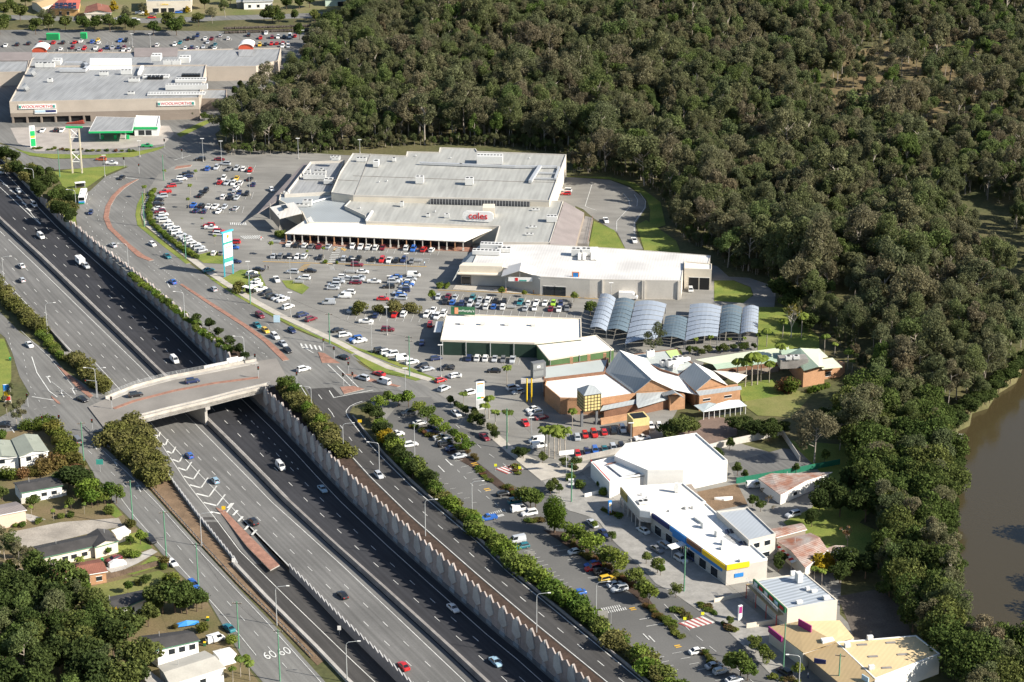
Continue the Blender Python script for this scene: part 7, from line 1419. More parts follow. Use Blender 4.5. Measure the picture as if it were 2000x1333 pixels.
zone(Z8, '1055,1122s 1115,1107r 1182,1100r 1255,1085r 1325,1075k 1393,1065w 1665,1042w 1605,1042w', HT, 'parked in the tavern front row', 'cars in the tavern front row', jit=.06); zone(Z8, '1060,1252r 1128,1234d 1190,1227b 1260,1217t 1325,1209s 1385,1192k', HT, 'parked against the blockwork wall', 'cars at the blockwork wall', jit=.06); zone(Z8, '1540,1132wU', .35, 'beside the warehouse roof', 'cars at the blockwork wall'); zone(Z8, '755,1152wV 770,1190wV', .3, 'parked under the palms', 'vans under the palms')
HB = hz(ZP, (860, 865), (920, 853))
zone(Z7, '1325,867gW 1410,942wS 1480,987k 1510,1002d 1570,1052s 1600,1082wW 1600,1102kW 1650,1132d 1705,1190sS 1235,1027w 1340,1105w', HB, 'in the street car park by the yellow bush', 'cars in the street car park upper end'); zone(Z7, '1680,872wS', hz(Z7, (1640, 840), (1720, 900)), 'driving along the main street by the palms', 'main street traffic', lights=True, flip=0)
zone(ZP, '700,442k 790,497t 815,557wV 890,587w 585,622b 800,790sV 838,834t', HB, 'parked near the round topped tree', 'cars near the round topped tree'); zone(ZP, '1240,872wS 1360,967b 1365,997r 1430,1022k 1470,1077yW 1530,1117s 1560,1152s 1250,1180bS', HB, 'parked beneath the median trees', 'cars beneath the median trees')
zone(ZP, '1360,664sS 1445,737dS', hz(ZP, (1320, 620), (1480, 770)), 'driving past the shop forecourt', 'main street traffic', lights=True, flip=0); zone(ZP, '1735,714wS 1840,857gS 1890,822s', hz(ZP, (1700, 690), (1780, 740)), 'parked before the shop row', 'cars before the shop row'); zone(ZS, '1245,432w 1320,415d', hz(ZP, (1700, 690), (1780, 740)), 'parked in the shade of the shop row', 'cars before the shop row')
zone(ZS, '1370,1110wS 1490,1217sS 1540,1257sH 1640,1322s', HB, 'in the lower street car park', 'cars in the lower street car park'); zone(ZT, '495,1265kW', hz(ZT, (440, 1230), (560, 1310)), 'parked at the kerb by the tan shops', 'kerb parking')
zone(ZT, '560,102sW', hz(ZT, (500, 120), (620, 85)), 'on the back yard grass', 'back yard parking'); zone(ZQ, '1230,457wV', .2, 'in the cluttered yard behind the dirt lot', 'back yard parking')
zone(Z5, '975,354w 972,377r', -.1, 'parked beside the shopping centre wall', 'loading road parking'); zone(Z5, '1270,577wU 1480,727wU', hz(Z5, (1260, 540), (1290, 620)), 'on the loading road', 'loading road parking', flip=0); zone(ZR, '375,22w', PI / 2, 'outside the loading dock', 'loading road parking')
print('cars', ncar[0])
# bus, box van, truck
a, b_ = Z(Z3, [(640, 280)])[0], Z(Z3, [(608, 390)])[0]; r = thing('bus', 'white bus with blue and green front at the bus stop', 'bus', G(162.5, 391) + Vector((0, 0, .08)), hz(Z3, (640, 300), (612, 400)))
mb = MB(); prof = [(-5.9, .35), (5.9, .35), (6.0, 1.2), (5.75, 3.0), (-5.9, 3.05)]
for s in (-1.25, 1.25): mb.face([(x, s, z) for x, z in (prof if s > 0 else prof[::-1])])
for i in range(5): (x0, z0), (x1, z1) = prof[i], prof[(i + 1) % 5]; mb.face([(x0, -1.25, z0), (x1, -1.25, z1), (x1, 1.25, z1), (x0, 1.25, z0)])
link('body', mb.mesh('bus_body', M_WHITE), r); mb = MB(); mb.face([(5.99, -1.1, 1.5), (5.99, 1.1, 1.5), (5.80, 1.1, 2.8), (5.80, -1.1, 2.8)]); link('windscreen', mb.mesh('bus_screen', M_CGL), r, (.03, 0, 0))
mb = MB(); mb.box((6.0, 0, .4), (.08, 2.4, .9)); link('front_panel', mb.mesh('bus_front', M_BLUE), r); mb = MB(); mb.box((6.02, 0, .35), (.1, 2.0, .3)); link('bumper', mb.mesh('bus_bumper', M_GRN), r)
for s in (-1.26, 1.26):
    for k in range(6): mb = MB(); mb.box((-4.6 + k * 1.75, s, 1.5), (1.5, .04, 1.0)); link('window', mb.mesh('bus_window', M_CGL), r)
    for x in (3.6, -3.4): link('wheel', CARS['van']['wheel'], r, (x, s * .88, .45), scale=1.35)
for x in (-2.5, 1.5): mb = MB(); mb.box((x, 0, 3.05), (1.6, 1.2, .25)); link('roof_unit', mb.mesh('bus_unit', M_HV), r)
r = thing('delivery_truck', 'white delivery van with a tall box body beside the shade canopies', 'truck', G(1227, 585) + Vector((0, 0, .07)), -.12); mb = MB(); mb.box((-.8, 0, .5), (5.0, 2.1, 2.3)); link('box_body', mb.mesh('box_body', M_WHITE), r)
mb = MB(); pr = [(1.75, .4), (3.3, .4), (3.3, 1.2), (2.7, 1.35), (2.2, 2.2), (1.75, 2.2)]
for s in (-1, 1): mb.face([(x, s, z) for x, z in (pr if s > 0 else pr[::-1])])
for i in range(6): (x0, z0), (x1, z1) = pr[i], pr[(i + 1) % 6]; mb.face([(x0, -1, z0), (x1, -1, z1), (x1, 1, z1), (x0, 1, z0)])
link('cab', mb.mesh('cab', M_WHITE), r); mb = MB(); mb.face([(2.72, -.9, 1.38), (2.72, .9, 1.38), (2.24, .9, 2.15), (2.24, -.9, 2.15)]); link('windscreen', mb.mesh('screen', M_CGL), r, (.04, 0, .01))
for x in (2.5, -2.2):
    for y in (-.9, .9): link('wheel', CARS['van']['wheel'], r, (x, y, .35))
# ------------------------------------------------------------------ planted trees, hedges and shrubs
H1 = [(728, 826), (770, 888), (815, 932), (865, 978), (925, 1032), (975, 1077), (1020, 1114), (1075, 1157), (1135, 1202), (1200, 1260), (1290, 1332), (1345, 1375)]
for i, q in enumerate(along(H1, 96, 7, 5)):
    t = q[0]; k = 'olive' if (840 < t < 930 and i % 2) or (1180 < t < 1300 and i % 3) else ('dark' if 715 < t < 870 and i % 3 == 0 else 'shrub')
    if k == 'dark': plant('dark', G(*q), R.uniform(4.2, 5.6), 'dark rounded shrub tree in the long slip road hedge', 'dark hedge trees', wide=1.2)
    else: plant(k, G(*q), R.uniform(1.8, 4.6), {'olive': 'olive tinged shrub in the long slip road hedge', 'shrub': 'bright green shrub in the long slip road hedge'}[k], 'slip road hedge ' + k, 'shrub', wide=1.25)
plants('yellow', [(748, 868, 5), (760, 862, 4.4)], 5, 'yellow flowering wattle in the slip road hedge', 'yellow wattles', wide=1.1)
plants('dark', [(722, 818, 6.5)], 6.5, 'dark round tree at the top end of the slip road hedge', 'hedge end tree', wide=1.1)
plants('olive', along([(552, 762), (585, 792), (620, 838), (650, 872), (672, 896)], 30, 8, 5), 3.8, 'olive shrub on the strip above the sawtooth wall', 'shrubs above the wall', 'shrub', wide=1.25)
plants('street', [(560, 768, 6.5), (575, 780, 5.5), (640, 860, 4.8), (600, 815, 4.8), (625, 842, 5)], 5, 'slender olive tree rising above the sawtooth wall shrubs', 'trees above the wall')
plants('dark', [(384, 634), (409, 645), (427, 660), (450, 680), (468, 695), (478, 708)], 4.4, 'dark round shrub tree above the wall before the bridge', 'round trees before the bridge', wide=1.15)
plants('shrub', along([(254, 540), (290, 566), (330, 598), (365, 626), (400, 655), (450, 692)], 34, 4, 2), 2.0, 'low yellow green shrub along the wall top before the bridge', 'wall top shrubs', 'shrub', wide=1.3)
def fill(poly, step, jit=1.0):
    W_ = [tuple(G(*p)[:2]) for p in poly]; xs = [p[0] for p in W_]; ys = [p[1] for p in W_]; out = []; y = min(ys)
    while y < max(ys):
        x = min(xs)
        while x < max(xs):
            q = (x + R.uniform(-step, step) * .4 * jit, y + R.uniform(-step, step) * .4 * jit)
            if inpoly(*q, W_): out.append(q)
            x += step
        y += step
    return out
for q in fill([(208, 842), (262, 828), (290, 872), (322, 938), (305, 962), (280, 940), (240, 900), (212, 876)], 3.0): plant('olive', (q[0], q[1], 0), R.uniform(3.6, 6.0), 'olive shrub in the thicket beside the bridge end', 'bridge end thicket', 'shrub', wide=1.1)
plants('olive', along([(-20, 556), (0, 574), (30, 604), (60, 634), (82, 656)], 22, 6, 4), 3.8, 'olive shrub in the hedge between motorway and west road', 'west hedge shrubs', 'shrub', wide=1.2)
plants('shrub', along([(80, 652), (105, 685), (130, 708)], 14, 4, 3), 2.0, 'low green shrub in the hedge between motorway and west road', 'west hedge low shrubs', 'shrub', wide=1.3)
plants('olive', along([(136, 706), (165, 730), (195, 756), (208, 768)], 14, 6, 4), 4.0, 'olive shrub in the hedge end by the bridge railing', 'west hedge end shrubs', 'shrub', wide=1.2)
for q in fill([(-5, 310), (20, 318), (60, 334), (95, 345), (112, 360), (125, 385), (140, 400), (148, 428), (146, 446), (126, 440), (100, 415), (60, 375), (20, 340)], 5.2):
    k = R.choice(['dark', 'dark', 'broad', 'olive']); plant(k, (q[0], q[1], 0), R.uniform(5, 7.5) * (.7 if k == 'olive' else 1), {'dark': 'dark tree in the clump between lawn and motorway', 'broad': 'green tree in the clump between lawn and motorway', 'olive': 'olive shrub in the clump between lawn and motorway'}[k], 'lawn clump ' + k, 'shrub' if k == 'olive' else 'tree')
plants('shrub', along([(302, 372), (292, 396), (290, 420), (298, 440), (322, 462), (360, 492), (384, 506)], 60, 2, 1), 1.7, 'clipped shrub in the curved car park hedge', 'curved hedge shrubs', 'shrub', wide=1.2)
plants('palm', [(322, 352, 5), (283, 388, 4.6), (372, 385, 4.5), (383, 352, 4), (368, 408, 5), (530, 500, 5.5), (600, 505, 3), (632, 503, 3.5), (420, 477, 3.5), (395, 440, 3)], 4.5, 'small palm in the plaza car park', 'plaza palms', wide=.8)
plants('olive', [(700, 612), (742, 612), (770, 612), (802, 610)], 4.0, 'round grey green shrub in the plaza island', 'round plaza shrubs', 'shrub', wide=1.15); plants('street', [(845, 588, 5)], 5, 'yellow green tree at the corner of the supermarket parking row', 'row corner tree'); plants('street', [(980, 580, 3.2), (1023, 581, 3.2), (1121, 590, 4.4), (1153, 616, 4.6)], 4, 'small street tree before the gabled supermarket', 'supermarket row trees')
plants('olive', [(468, 570, 4.6)], 4.6, 'large olive bush by the tall blue sign', 'blue sign bush', 'shrub'); plants('shrub', [(860, 564, 2), (872, 563, 2), (543, 462, 3), (550, 465, 2.6), (635, 515, 1.4), (658, 516, 1.4)], 2, 'round shrub in a plaza planting bed', 'plaza bed shrubs', 'shrub')
plants('street', [(760, 790, 4.6), (778, 795, 5), (798, 796, 5.2), (742, 800, 4.4)], 5, 'olive street tree at the mouth of the street car park', 'car park mouth trees', wide=1.2)
plants('street', [(818, 812), (835, 826), (852, 842), (868, 852), (885, 862), (900, 872), (910, 888)], 4.6, 'yellowing street tree in the upper car park median', 'upper median trees', wide=1.15)
plants('street', [(1022, 986, 5.6), (1036, 996, 6), (1046, 992, 5), (1118, 1062, 5.6), (1140, 1075, 5.2), (1155, 1088, 5.6), (1188, 1108, 6), (1204, 1122, 6.2), (1240, 1150, 6), (1256, 1172, 6.4), (1268, 1180, 5), (1428, 1310, 5.5), (1446, 1322, 5.8), (1460, 1330, 5)], 5.6, 'leafy street tree in the lower car park median', 'lower median trees', wide=1.15)
plants('red', along([(800, 835), (905, 880), (930, 902)], 16, 5, 3) + along([(985, 950), (1012, 972)], 6) + along([(1100, 1052), (1160, 1095), (1240, 1150)], 22, 5, 4) + along([(1258, 1185), (1305, 1222)], 10) + along([(1370, 1275), (1400, 1310)], 8), 1.4, 'reddish low shrub in the car park median bed', 'red median shrubs', 'shrub', wide=1.2)
plants('low', along([(930, 915), (960, 945)], 6) + along([(1000, 912), (1015, 925)], 5, 6, 3) + along([(1025, 1018), (1060, 1018)], 7) + along([(1320, 1192), (1350, 1210)], 8, 3, 3) + along([(1365, 1180), (1395, 1200)], 7) + along([(1300, 1215), (1330, 1245)], 8, 6, 4) + along([(1410, 1220), (1435, 1236)], 6) + along([(1500, 1325), (1560, 1333)], 6) + along([(1180, 1000), (1215, 1010)], 5) + along([(60, 292), (270, 297)], 16, 3, 2), 1.0, 'low planting in a kerbed street bed', 'street bed plants', 'plant', wide=1.3)
sheet('planter_bed', [(880, 876), (935, 905), (1010, 965), (1000, 975), (925, 915), (872, 885)], .11, M_SOIL, 'mulched planting bed in the upper car park median', 'planting bed'); sheet('planter_bed', [(1060, 1035), (1110, 1040), (1250, 1150), (1300, 1210), (1290, 1215), (1235, 1160), (1090, 1055)], .11, M_SOIL, 'mulched planting bed in the lower car park median', 'planting bed')
plants('street', [(1195, 1058, 3.4), (1262, 1102, 4.2), (1284, 1120, 4.4), (1290, 1125, 3), (1160, 1036, 3), (1320, 1168, 4.4), (1425, 1222, 3), (1476, 1276, 4.4), (1492, 1290, 5), (1498, 1300, 4), (1470, 1262, 3), (1560, 1325, 4.2), (1275, 975, 2.4)], 4, 'small footpath tree before the shops', 'footpath trees')
# round topped tree
p = G(1083, 1041); r = link('round_topped_tree', None, None, p, 0, 'tall dense egg shaped green tree standing in the street car park', 'tree')
tr = MB(); tr.tube((0, 0, -.3), (0, 0, 3), .3, .22, 8); link('trunk', tr.mesh('egg_trunk', M_BARKD), r); cl = [(0, 0, 6.3, 3.1, 3.1, 5.0)] + [(R.uniform(-1.6, 1.6), R.uniform(-1.6, 1.6), R.uniform(3.5, 9.5), 1.7, 1.7, 1.9) for _ in range(10)]
link('crown', crown('egg_crown', cl, 6500, .24, leafmat('egg_leaves', [(.075, .115, .02), (.08, .12, .022)]), 77), r)
# palms and gardens by the tavern
plants('palm', [(905, 800, 7), (955, 818, 7.5), (947, 832, 7), (968, 838, 6), (992, 845, 6.5), (990, 752, 6), (1118, 838, 6)], 7, 'palm beside the tavern pylon sign', 'pylon palms'); plants('palm', [(1072, 893, 9), (1083, 896, 9.5), (1094, 892, 9), (1104, 890, 8.5), (1064, 888, 8), (1090, 884, 9)], 9, 'tall palm in the clump by the white vans', 'clumped palms')
for q in fill([(868, 790), (885, 785), (950, 830), (985, 862), (970, 868), (920, 830)], 3.0): plant(R.choice(['dark', 'broad']), (q[0], q[1], 0), R.uniform(2.6, 4.4), 'leafy garden tree under the pylon palms', 'pylon garden trees')
plants('dark', [(1012, 894, 3.4), (1022, 896, 3.2)], 3.4, 'dark round bush beside the white vans', 'van bushes', wide=1.3); plants('broad', [(1082, 958, 4.6), (1092, 965, 4), (1075, 965, 3.6), (1120, 925, 4.2), (1060, 905, 4), (1100, 912, 3.6), (1125, 912, 4)], 4, 'leafy tree in the warehouse front garden', 'warehouse garden trees'); plants('shrub', [(1132, 955, 2.6), (1178, 968, 2.4), (1170, 950, 1.6), (1114, 940, 2)], 2.2, 'round shrub in the warehouse front garden', 'warehouse garden shrubs', 'shrub')
plants('broad', [(1322, 866, 7.5), (1345, 858, 6.5), (1305, 858, 6)], 7, 'spreading olive tree behind the kiosk', 'kiosk trees', wide=1.2); plants('dark', [(1440, 850), (1460, 846), (1482, 848), (1505, 852), (1525, 850), (1470, 858), (1500, 862), (1395, 905)], 5.5, 'dark dense tree hiding the tavern yard', 'tavern yard trees', wide=1.2)
plants('palm', [(1440, 752, 10), (1455, 756, 11), (1468, 754, 10.5), (1479, 752, 11), (1486, 746, 10), (1502, 748, 8), (1524, 718, 8.5), (1497, 678, 6), (1528, 662, 7), (1565, 660, 7.5), (1655, 722, 6), (1664, 728, 5), (1610, 690, 6), (1630, 695, 5)], 8, 'tall palm beside the club house', 'club palms', wide=1.05)
plants('gum', [(1275, 692, 10), (1590, 905, 17), (1686, 868, 20), (1700, 860, 18), (1676, 880, 17), (1640, 880, 13)], 14, 'tall thin gum standing alone near the tavern garden', 'garden gums', jit=.05); plants('dark', [(1606, 838, 7), (1622, 842, 7.5)], 7, 'dark flat topped tree by the oval lawn', 'oval lawn trees')
plants('broad', along([(1310, 700), (1400, 690), (1480, 684)], 12, 5, 3), 3.0, 'small garden tree between club roof and shade canopies', 'canopy garden trees'); plants('palm', along([(1350, 688), (1490, 676)], 5, 6, 2), 4.5, 'young palm behind the long green roof', 'young club palms', wide=.8); plants('red', [(1546, 770, 6), (1535, 765, 5)], 5, 'dark red leafed tree before the club house', 'red club trees', 'tree'); plants('shrub', along([(1580, 768), (1620, 756)], 8, 2, 2), 1.6, 'clipped shrub before the club house', 'club hedge', 'shrub')
plants('dark', fill and [(1560, 640, 8), (1580, 650, 9), (1540, 610, 8), (1555, 600, 9), (1525, 590, 8)], 8, 'dark tree on the lawn edge behind the palms', 'lawn edge trees', wide=1.2)
# creek side
for q in fill([(1660, 790), (1705, 772), (1800, 806), (1856, 845), (1860, 900), (1852, 980), (1846, 1060), (1854, 1140), (1864, 1215), (1880, 1258), (1915, 1282), (2010, 1298), (2040, 1390), (1860, 1400), (1850, 1310), (1790, 1245), (1745, 1190), (1722, 1130), (1720, 1060), (1695, 980), (1655, 905), (1645, 840)], 5.0):
    k = R.choice(['bank', 'bank', 'bank', 'gum', 'bush']); plant(k, (q[0], q[1], 0), R.uniform(9, 14.5), {'bank': 'dense green tree on the creek bank', 'gum': 'pale gum tree on the creek bank', 'bush': 'olive tree on the creek bank'}[k], 'creek bank ' + k)
plants('dark', along([(2060, 690), (2010, 705), (1990, 732), (1945, 764), (1918, 795), (1885, 808), (1860, 840)], 40, 10, 6) + along([(1866, 900), (1856, 980), (1850, 1060), (1858, 1140), (1868, 1215), (1884, 1256)], 40, 5, 6), 4.6, 'dark shrubby tree overhanging the creek water', 'overhanging creek trees', wide=1.4)
plants('bank', [(2125, 1050, 12), (2135, 1140, 12), (2150, 1270, 13), (2150, 960, 11), (2170, 1200, 12)], 12, 'tree on the far creek bank', 'far bank trees')
plants('bare', [(1655, 1068, 8.5), (1490, 968, 3.6), (1500, 985, 4), (1512, 1000, 3.4), (1475, 955, 3)], 4, 'leafless grey brown tree in the back yards', 'leafless yard trees'); plants('broad', [(1440, 930, 4.5), (1455, 938, 4), (1470, 990, 4), (1485, 1000, 3.4), (1400, 895, 4), (1425, 880, 4), (1512, 962, 3.5), (1610, 905, 5), (1555, 925, 3)], 4, 'green shrub tree in the back yards', 'yard shrub trees'); plants('dark', [(1600, 1010, 9), (1620, 985, 9), (1585, 1030, 7), (1640, 1010, 8), (1660, 970, 9), (1690, 1020, 9), (1520, 1118, 5), (1525, 1105, 4.5)], 8, 'dark tree among the rusty roofed houses', 'house yard trees')
plants('yellow', [(1598, 1118, 5.2), (1615, 1112, 5)], 5, 'golden leafed tree beside the rusty house', 'golden trees', wide=1.2); plants('palm', [(1590, 1140, 5), (1605, 1145, 4)], 4.5, 'palm behind the blue striped roof', 'shop rear palms'); plants('dark', [(1640, 1140, 7), (1660, 1125, 8), (1690, 1130, 8), (1715, 1110, 9), (1650, 1110, 6)], 7, 'dark tree shading the rear yard', 'rear yard trees', wide=1.2)
# west houses
for q in fill([(-20, 1150), (60, 1135), (120, 1142), (150, 1180), (215, 1205), (265, 1265), (290, 1345), (240, 1400), (-20, 1400)], 6.4):
    k = R.choice(['dark', 'dark', 'dark', 'bank', 'broad', 'bush']); plant(k, (q[0], q[1], 0), R.uniform(8, 12), {'dark': 'dark tree in the grove below the houses', 'bank': 'dense tree in the grove below the houses', 'broad': 'green tree in the grove below the houses', 'bush': 'olive tree in the grove below the houses'}[k], 'house grove ' + k)
plants('broad', [(300, 1205, 8), (318, 1200, 9), (342, 1198, 8.5), (365, 1200, 8), (385, 1195, 7), (395, 1190, 6), (290, 1225, 7)], 8, 'leafy roadside tree hiding the black roofed house', 'roadside house trees', wide=1.1); plants('yellow', [(238, 1240, 6), (228, 1225, 5)], 6, 'golden tree in the grove edge', 'grove golden trees'); plants('palm', [(8, 1312, 9), (158, 1128, 5.5), (470, 1322, 6), (488, 1330, 5), (455, 1335, 5), (268, 1310, 6), (255, 1300, 5)], 6, 'palm in the west house gardens', 'west garden palms')
plants('gum', [(10, 1095, 9), (30, 1105, 10), (0, 1080, 9), (38, 1120, 9)], 9, 'straggly tree left of the long dark roof', 'west straggly trees'); plants('red', [(105, 850, 4.5), (116, 862, 4.8), (128, 878, 5), (137, 893, 5), (143, 908, 4.6), (100, 912, 4), (84, 924, 4), (64, 930, 3.6), (44, 936, 3.4), (20, 938, 3.4), (4, 934, 3.2), (10, 918, 3), (120, 915, 4), (128, 900, 4.4), (75, 838, 3), (50, 838, 3), (95, 835, 4), (148, 928, 4)], 4, 'red tipped shrub around the white junction house', 'red tipped house shrubs', 'shrub', wide=1.2)
plants('dark', [(150, 960, 7), (135, 955, 6.5), (165, 965, 6.5)], 7, 'broad feathery dark tree over the white weatherboard house', 'feathery trees', wide=1.5); plants('street', [(172, 985, 7), (180, 992, 6.5), (205, 985, 5), (218, 982, 5.6), (228, 984, 5)], 6, 'grey olive tree at the roadside verge', 'verge olive trees', wide=1.1); plants('palm', [(62, 1012, 3.4), (105, 1018, 3.2), (130, 1008, 3.4), (165, 1005, 4)], 3.4, 'young palm in the gravel garden', 'gravel garden palms', wide=.8)
plants('street', [(255, 1066, 3.6), (205, 1080, 3.4), (212, 1086, 3)], 3.4, 'small tree on the front lawn', 'front lawn trees'); plants('shrub', [(252, 1086, 2), (262, 1090, 1.8), (120, 1012, 1.6), (140, 1010, 1.4), (30, 1030, 1.4), (45, 1028, 1.5), (75, 1022, 1.4), (85, 1112, 1.6), (160, 1150, 1.6), (172, 1148, 1.4), (480, 1290, 2), (450, 1256, 2)], 1.6, 'low garden shrub by the west houses', 'west garden shrubs', 'shrub', wide=1.3)
plants('gum', [(34, 836, 9), (14, 812, 8), (22, 788, 7), (45, 832, 8)], 8, 'sparse gum beside the western side street', 'side street gums', var=5)
HS = []
for o in list(COL.objects):
    if o.name.startswith(('house', 'shed', 'carport', 'driveway', 'yard')) and o.parent is None and (o.type == 'MESH' or o.children):
        ms = [o] if o.type == 'MESH' else [c for c in o.children if c.name.startswith(('wall', 'roof'))]; vs = [c.data.vertices[k].co + (o.location if c is not o else c.location) for c in ms for k in range(len(c.data.vertices))]
        HS.append((min(v.x for v in vs) - 2, max(v.x for v in vs) + 2, min(v.y for v in vs) - 2, max(v.y for v in vs) + 2))
for q in fill([(0, 850), (100, 838), (160, 905), (230, 1000), (300, 1075), (400, 1180), (470, 1300), (300, 1240), (140, 1150), (0, 1120)], 5.5):
    if any(a < q[0] < b and c < q[1] < d for a, b, c, d in HS) or R.random() < .35: continue
    k = R.choice(['shrub', 'red', 'street', 'olive', 'broad']); sh = k in ('shrub', 'red', 'olive'); plant(k, (q[0], q[1], 0), R.uniform(1.2, 3.0) if sh else R.uniform(3, 5), {'shrub': 'green garden shrub between the west houses', 'red': 'red tipped garden shrub between the west houses', 'street': 'small olive garden tree between the west houses', 'olive': 'olive garden shrub between the west houses', 'broad': 'small green garden tree between the west houses'}[k], 'west garden ' + k, 'shrub' if sh else 'tree')
# top street trees
plants('broad', [(8, 34), (22, 25), (40, 42), (70, 68), (128, 60), (95, 62), (190, 55), (215, 62), (245, 58), (262, 64), (300, 70), (328, 56), (356, 58), (388, 52), (336, 62), (345, 70), (516, 44), (545, 46), (575, 44), (615, 44), (532, 45), (585, 78), (10, 55), (0, 68), (185, 62), (165, 64)], 8.5, 'leafy street tree above the top car park', 'top street trees'); plants('gum', [(88, 55, 12), (102, 52, 10), (248, 50, 11), (415, 46, 11), (440, 34, 9), (280, 30, 8)], 10, 'grey green gum beside the top street', 'top street gums'); plants('dark', [(640, 68, 13), (655, 62, 11), (560, 20, 9), (585, 18, 9), (605, 16, 10), (20, 10, 8), (600, 92, 6), (50, 12, 8), (450, 10, 8), (400, 18, 8)], 9, 'dark tall tree at the top street bend', 'top street dark trees', wide=1.1)
plants('yellow', [(222, 22, 7), (286, 32, 4), (366, 26, 4)], 4, 'golden shrub tree by the cream shop', 'top golden trees'); plants('palm', [(486, 16, 5), (508, 16, 4.5)], 5, 'small palm before the white weatherboard house at the top', 'top palms'); plants('broad', [(378, 232, 5), (362, 228, 4), (458, 190, 5), (470, 175, 5), (515, 130, 6), (400, 236, 4), (450, 205, 5)], 5, 'small tree beside the supermarket side road', 'side road trees')
verge([(-80, 27), (150, 33), (300, 36), (440, 31), (600, 26), (720, 16), (720, -40), (-80, -40)], 'grass and gardens of the top street houses', mat('garden_grass', (.115, .13, .04), .95, c2=(.19, .155, .085), scale=.05, fine=.2), .03)
# ------------------------------------------------------------------ lamps, poles, signals, signs
def lamp(px, py, h, side, label, arm=2.8, z=0.0, group='curved arm street lamps'):
    p = G(px, py, z); r = thing('street_lamp', label, 'street lamp', p, group=group); mb = MB(); mb.tube((0, 0, -.1), (0, 0, h - 1.0), .13, .09, 7); link('pole', mb.mesh('lamp_pole', M_STEEL), r)
    for s in ([side] if side else [-1, 1]):
        mb = MB(); pts = [(0, 0, h - 1.0), (s * .15, 0, h - .5), (s * .6, 0, h - .12), (s * arm, 0, h + .15)]; mb.path(pts, .07, 5); link('arm', mb.mesh('lamp_arm', M_STEEL), r)
        mb = MB(); mb.box((s * (arm + .3), 0, h + .08), (.8, .28, .16)); link('lamp_head', mb.mesh('lamp_head', M_WHITE), r)
LS = 'galvanised street lamp with a curved arm '
for q in ((68, 376, 10, -1, 'beside the shrubs above the motorway'), (149, 409, 8, -1, 'at the bus stop kerb'), (251, 527, 10, -1, 'above the wall near the median end'), (361, 624, 10, -1, 'above the wall by the round shrubs'), (8, 553, 10, 1, 'behind the west hedge top'), (93, 652, 11, 1, 'behind the west hedge middle'), (478, 708, 9, -1, 'at the bridge end beside the banner'), (609, 808, 9, -1, 'among the shrubs above the wall'), (671, 888, 10, 1, 'at the slip road edge past the shrubs'), (810, 892, 10.5, 1, 'rising from the dark hedge trees'), (741, 920, 9, -1, 'over the slip road by the silver hatchback'), (831, 1048, 11, 1, 'at the slip road edge by the wall teeth'), (922, 1004, 10, 1, 'rising from the hedge by the egg shaped tree'), (1048, 1236, 11, 1, 'at the slip road low end'), (1164, 1213, 11, 1, 'rising from the lower hedge'), (394, 1068, 10, 1, 'on the earth strip by the ramp wall'), (541, 1222, 11, 1, 'on the earth strip by the ramp barrier'), (678, 1333, 11, 1, 'by the ramp at the bottom'), (285, 880, 4, 1, 'short and beside the bridge thicket'), (1560, 1345, 9, -1, 'by the tan shops'), (68, 376, 0, 0, '')):
    if q[2]: lamp(q[0], q[1], q[2], q[3], LS + q[4])
lamp(189, 777, 10, 0, 'twin armed street lamp at the west end of the bridge'); 
def lot_lamp(px, py, h, label):
    p = G(px, py); r = thing('car_park_lamp', label, 'lamp', p, group='straight car park lamps'); mb = MB(); mb.tube((0, 0, -.1), (0, 0, h), .11, .08, 6); link('pole', mb.mesh('lot_pole', M_STEEL), r); mb = MB(); mb.box((0, 0, h), (1.6, .35, .2)); link('lamp_head', mb.mesh('lot_head', M_WHITE), r)
    mb = MB(); mb.tube((0, 0, 0), (0, 0, .7), .3, n=8); link('footing', mb.mesh('lot_foot', M_CONC), r)
for x, y, h, w in ((486, 558, 9, 'by the grass strip'), (567, 545, 8, 'by the triangular grass island'), (568, 620, 9, 'by the small blue board'), (761, 592, 10, 'in the east block of plaza rows'), (794, 537, 8, 'at the second row before the colonnade'), (690, 531, 5, 'beside the trolley bay'), (756, 655, 10, 'on the kerbed island'), (726, 689, 10, 'opposite the fruit shop corner'), (861, 737, 11, 'by the tavern driveway'), (792, 766, 8, 'at the car park mouth trees'), (1038, 858, 7, 'at the tavern corner parking'), (1232, 863, 6, 'by the kiosk'), (488, 382, 9, 'in the north rows'), (583, 311, 9, 'at the bushland edge road'), (703, 300, 6, 'behind the shopping centre roof'), (397, 316, 10, 'at the north entry'), (433, 321, 10, 'at the north rows corner'), (273, 307, 7, 'before the petrol station verge'), (205, 345, 9, 'on the lawn kerb'), (259, 93, 7, 'behind the dark skillion roof'), (294, 93, 7, 'behind the grey mall roof'), (593, 90, 8, 'beside the MALL sign'), (1370, 565, 7, 'by the loading dock'), (1193, 590, 7, 'by the delivery van')): lot_lamp(x, y, h, 'straight twin headed car park lamp ' + w)
def power(px, py, h, label, arms=1, m=None, lean=0.0):
    p = G(px, py); r = thing('power_pole', label, 'power pole', p, R.uniform(-.3, .3), group='power poles'); mb = MB(); mb.tube((0, 0, -.2), (lean, 0, h), .2, .14, 8); link('pole', mb.mesh('power_shaft', m or M_GREENP), r)
    for k in range(arms):
        mb = MB(); mb.box((lean, 0, h - .6 - k * 1.2), (2.4, .14, .14)); o = link('cross_arm', mb.mesh('cross_arm', M_BARKD), r)
        for x in (-1.1, -.5, .5, 1.1): mb = MB(); mb.tube((lean + x, 0, h - .46 - k * 1.2), (lean + x, 0, h - .2 - k * 1.2), .07, n=5); link('insulator', mb.mesh('insulator', M_CONC), o)
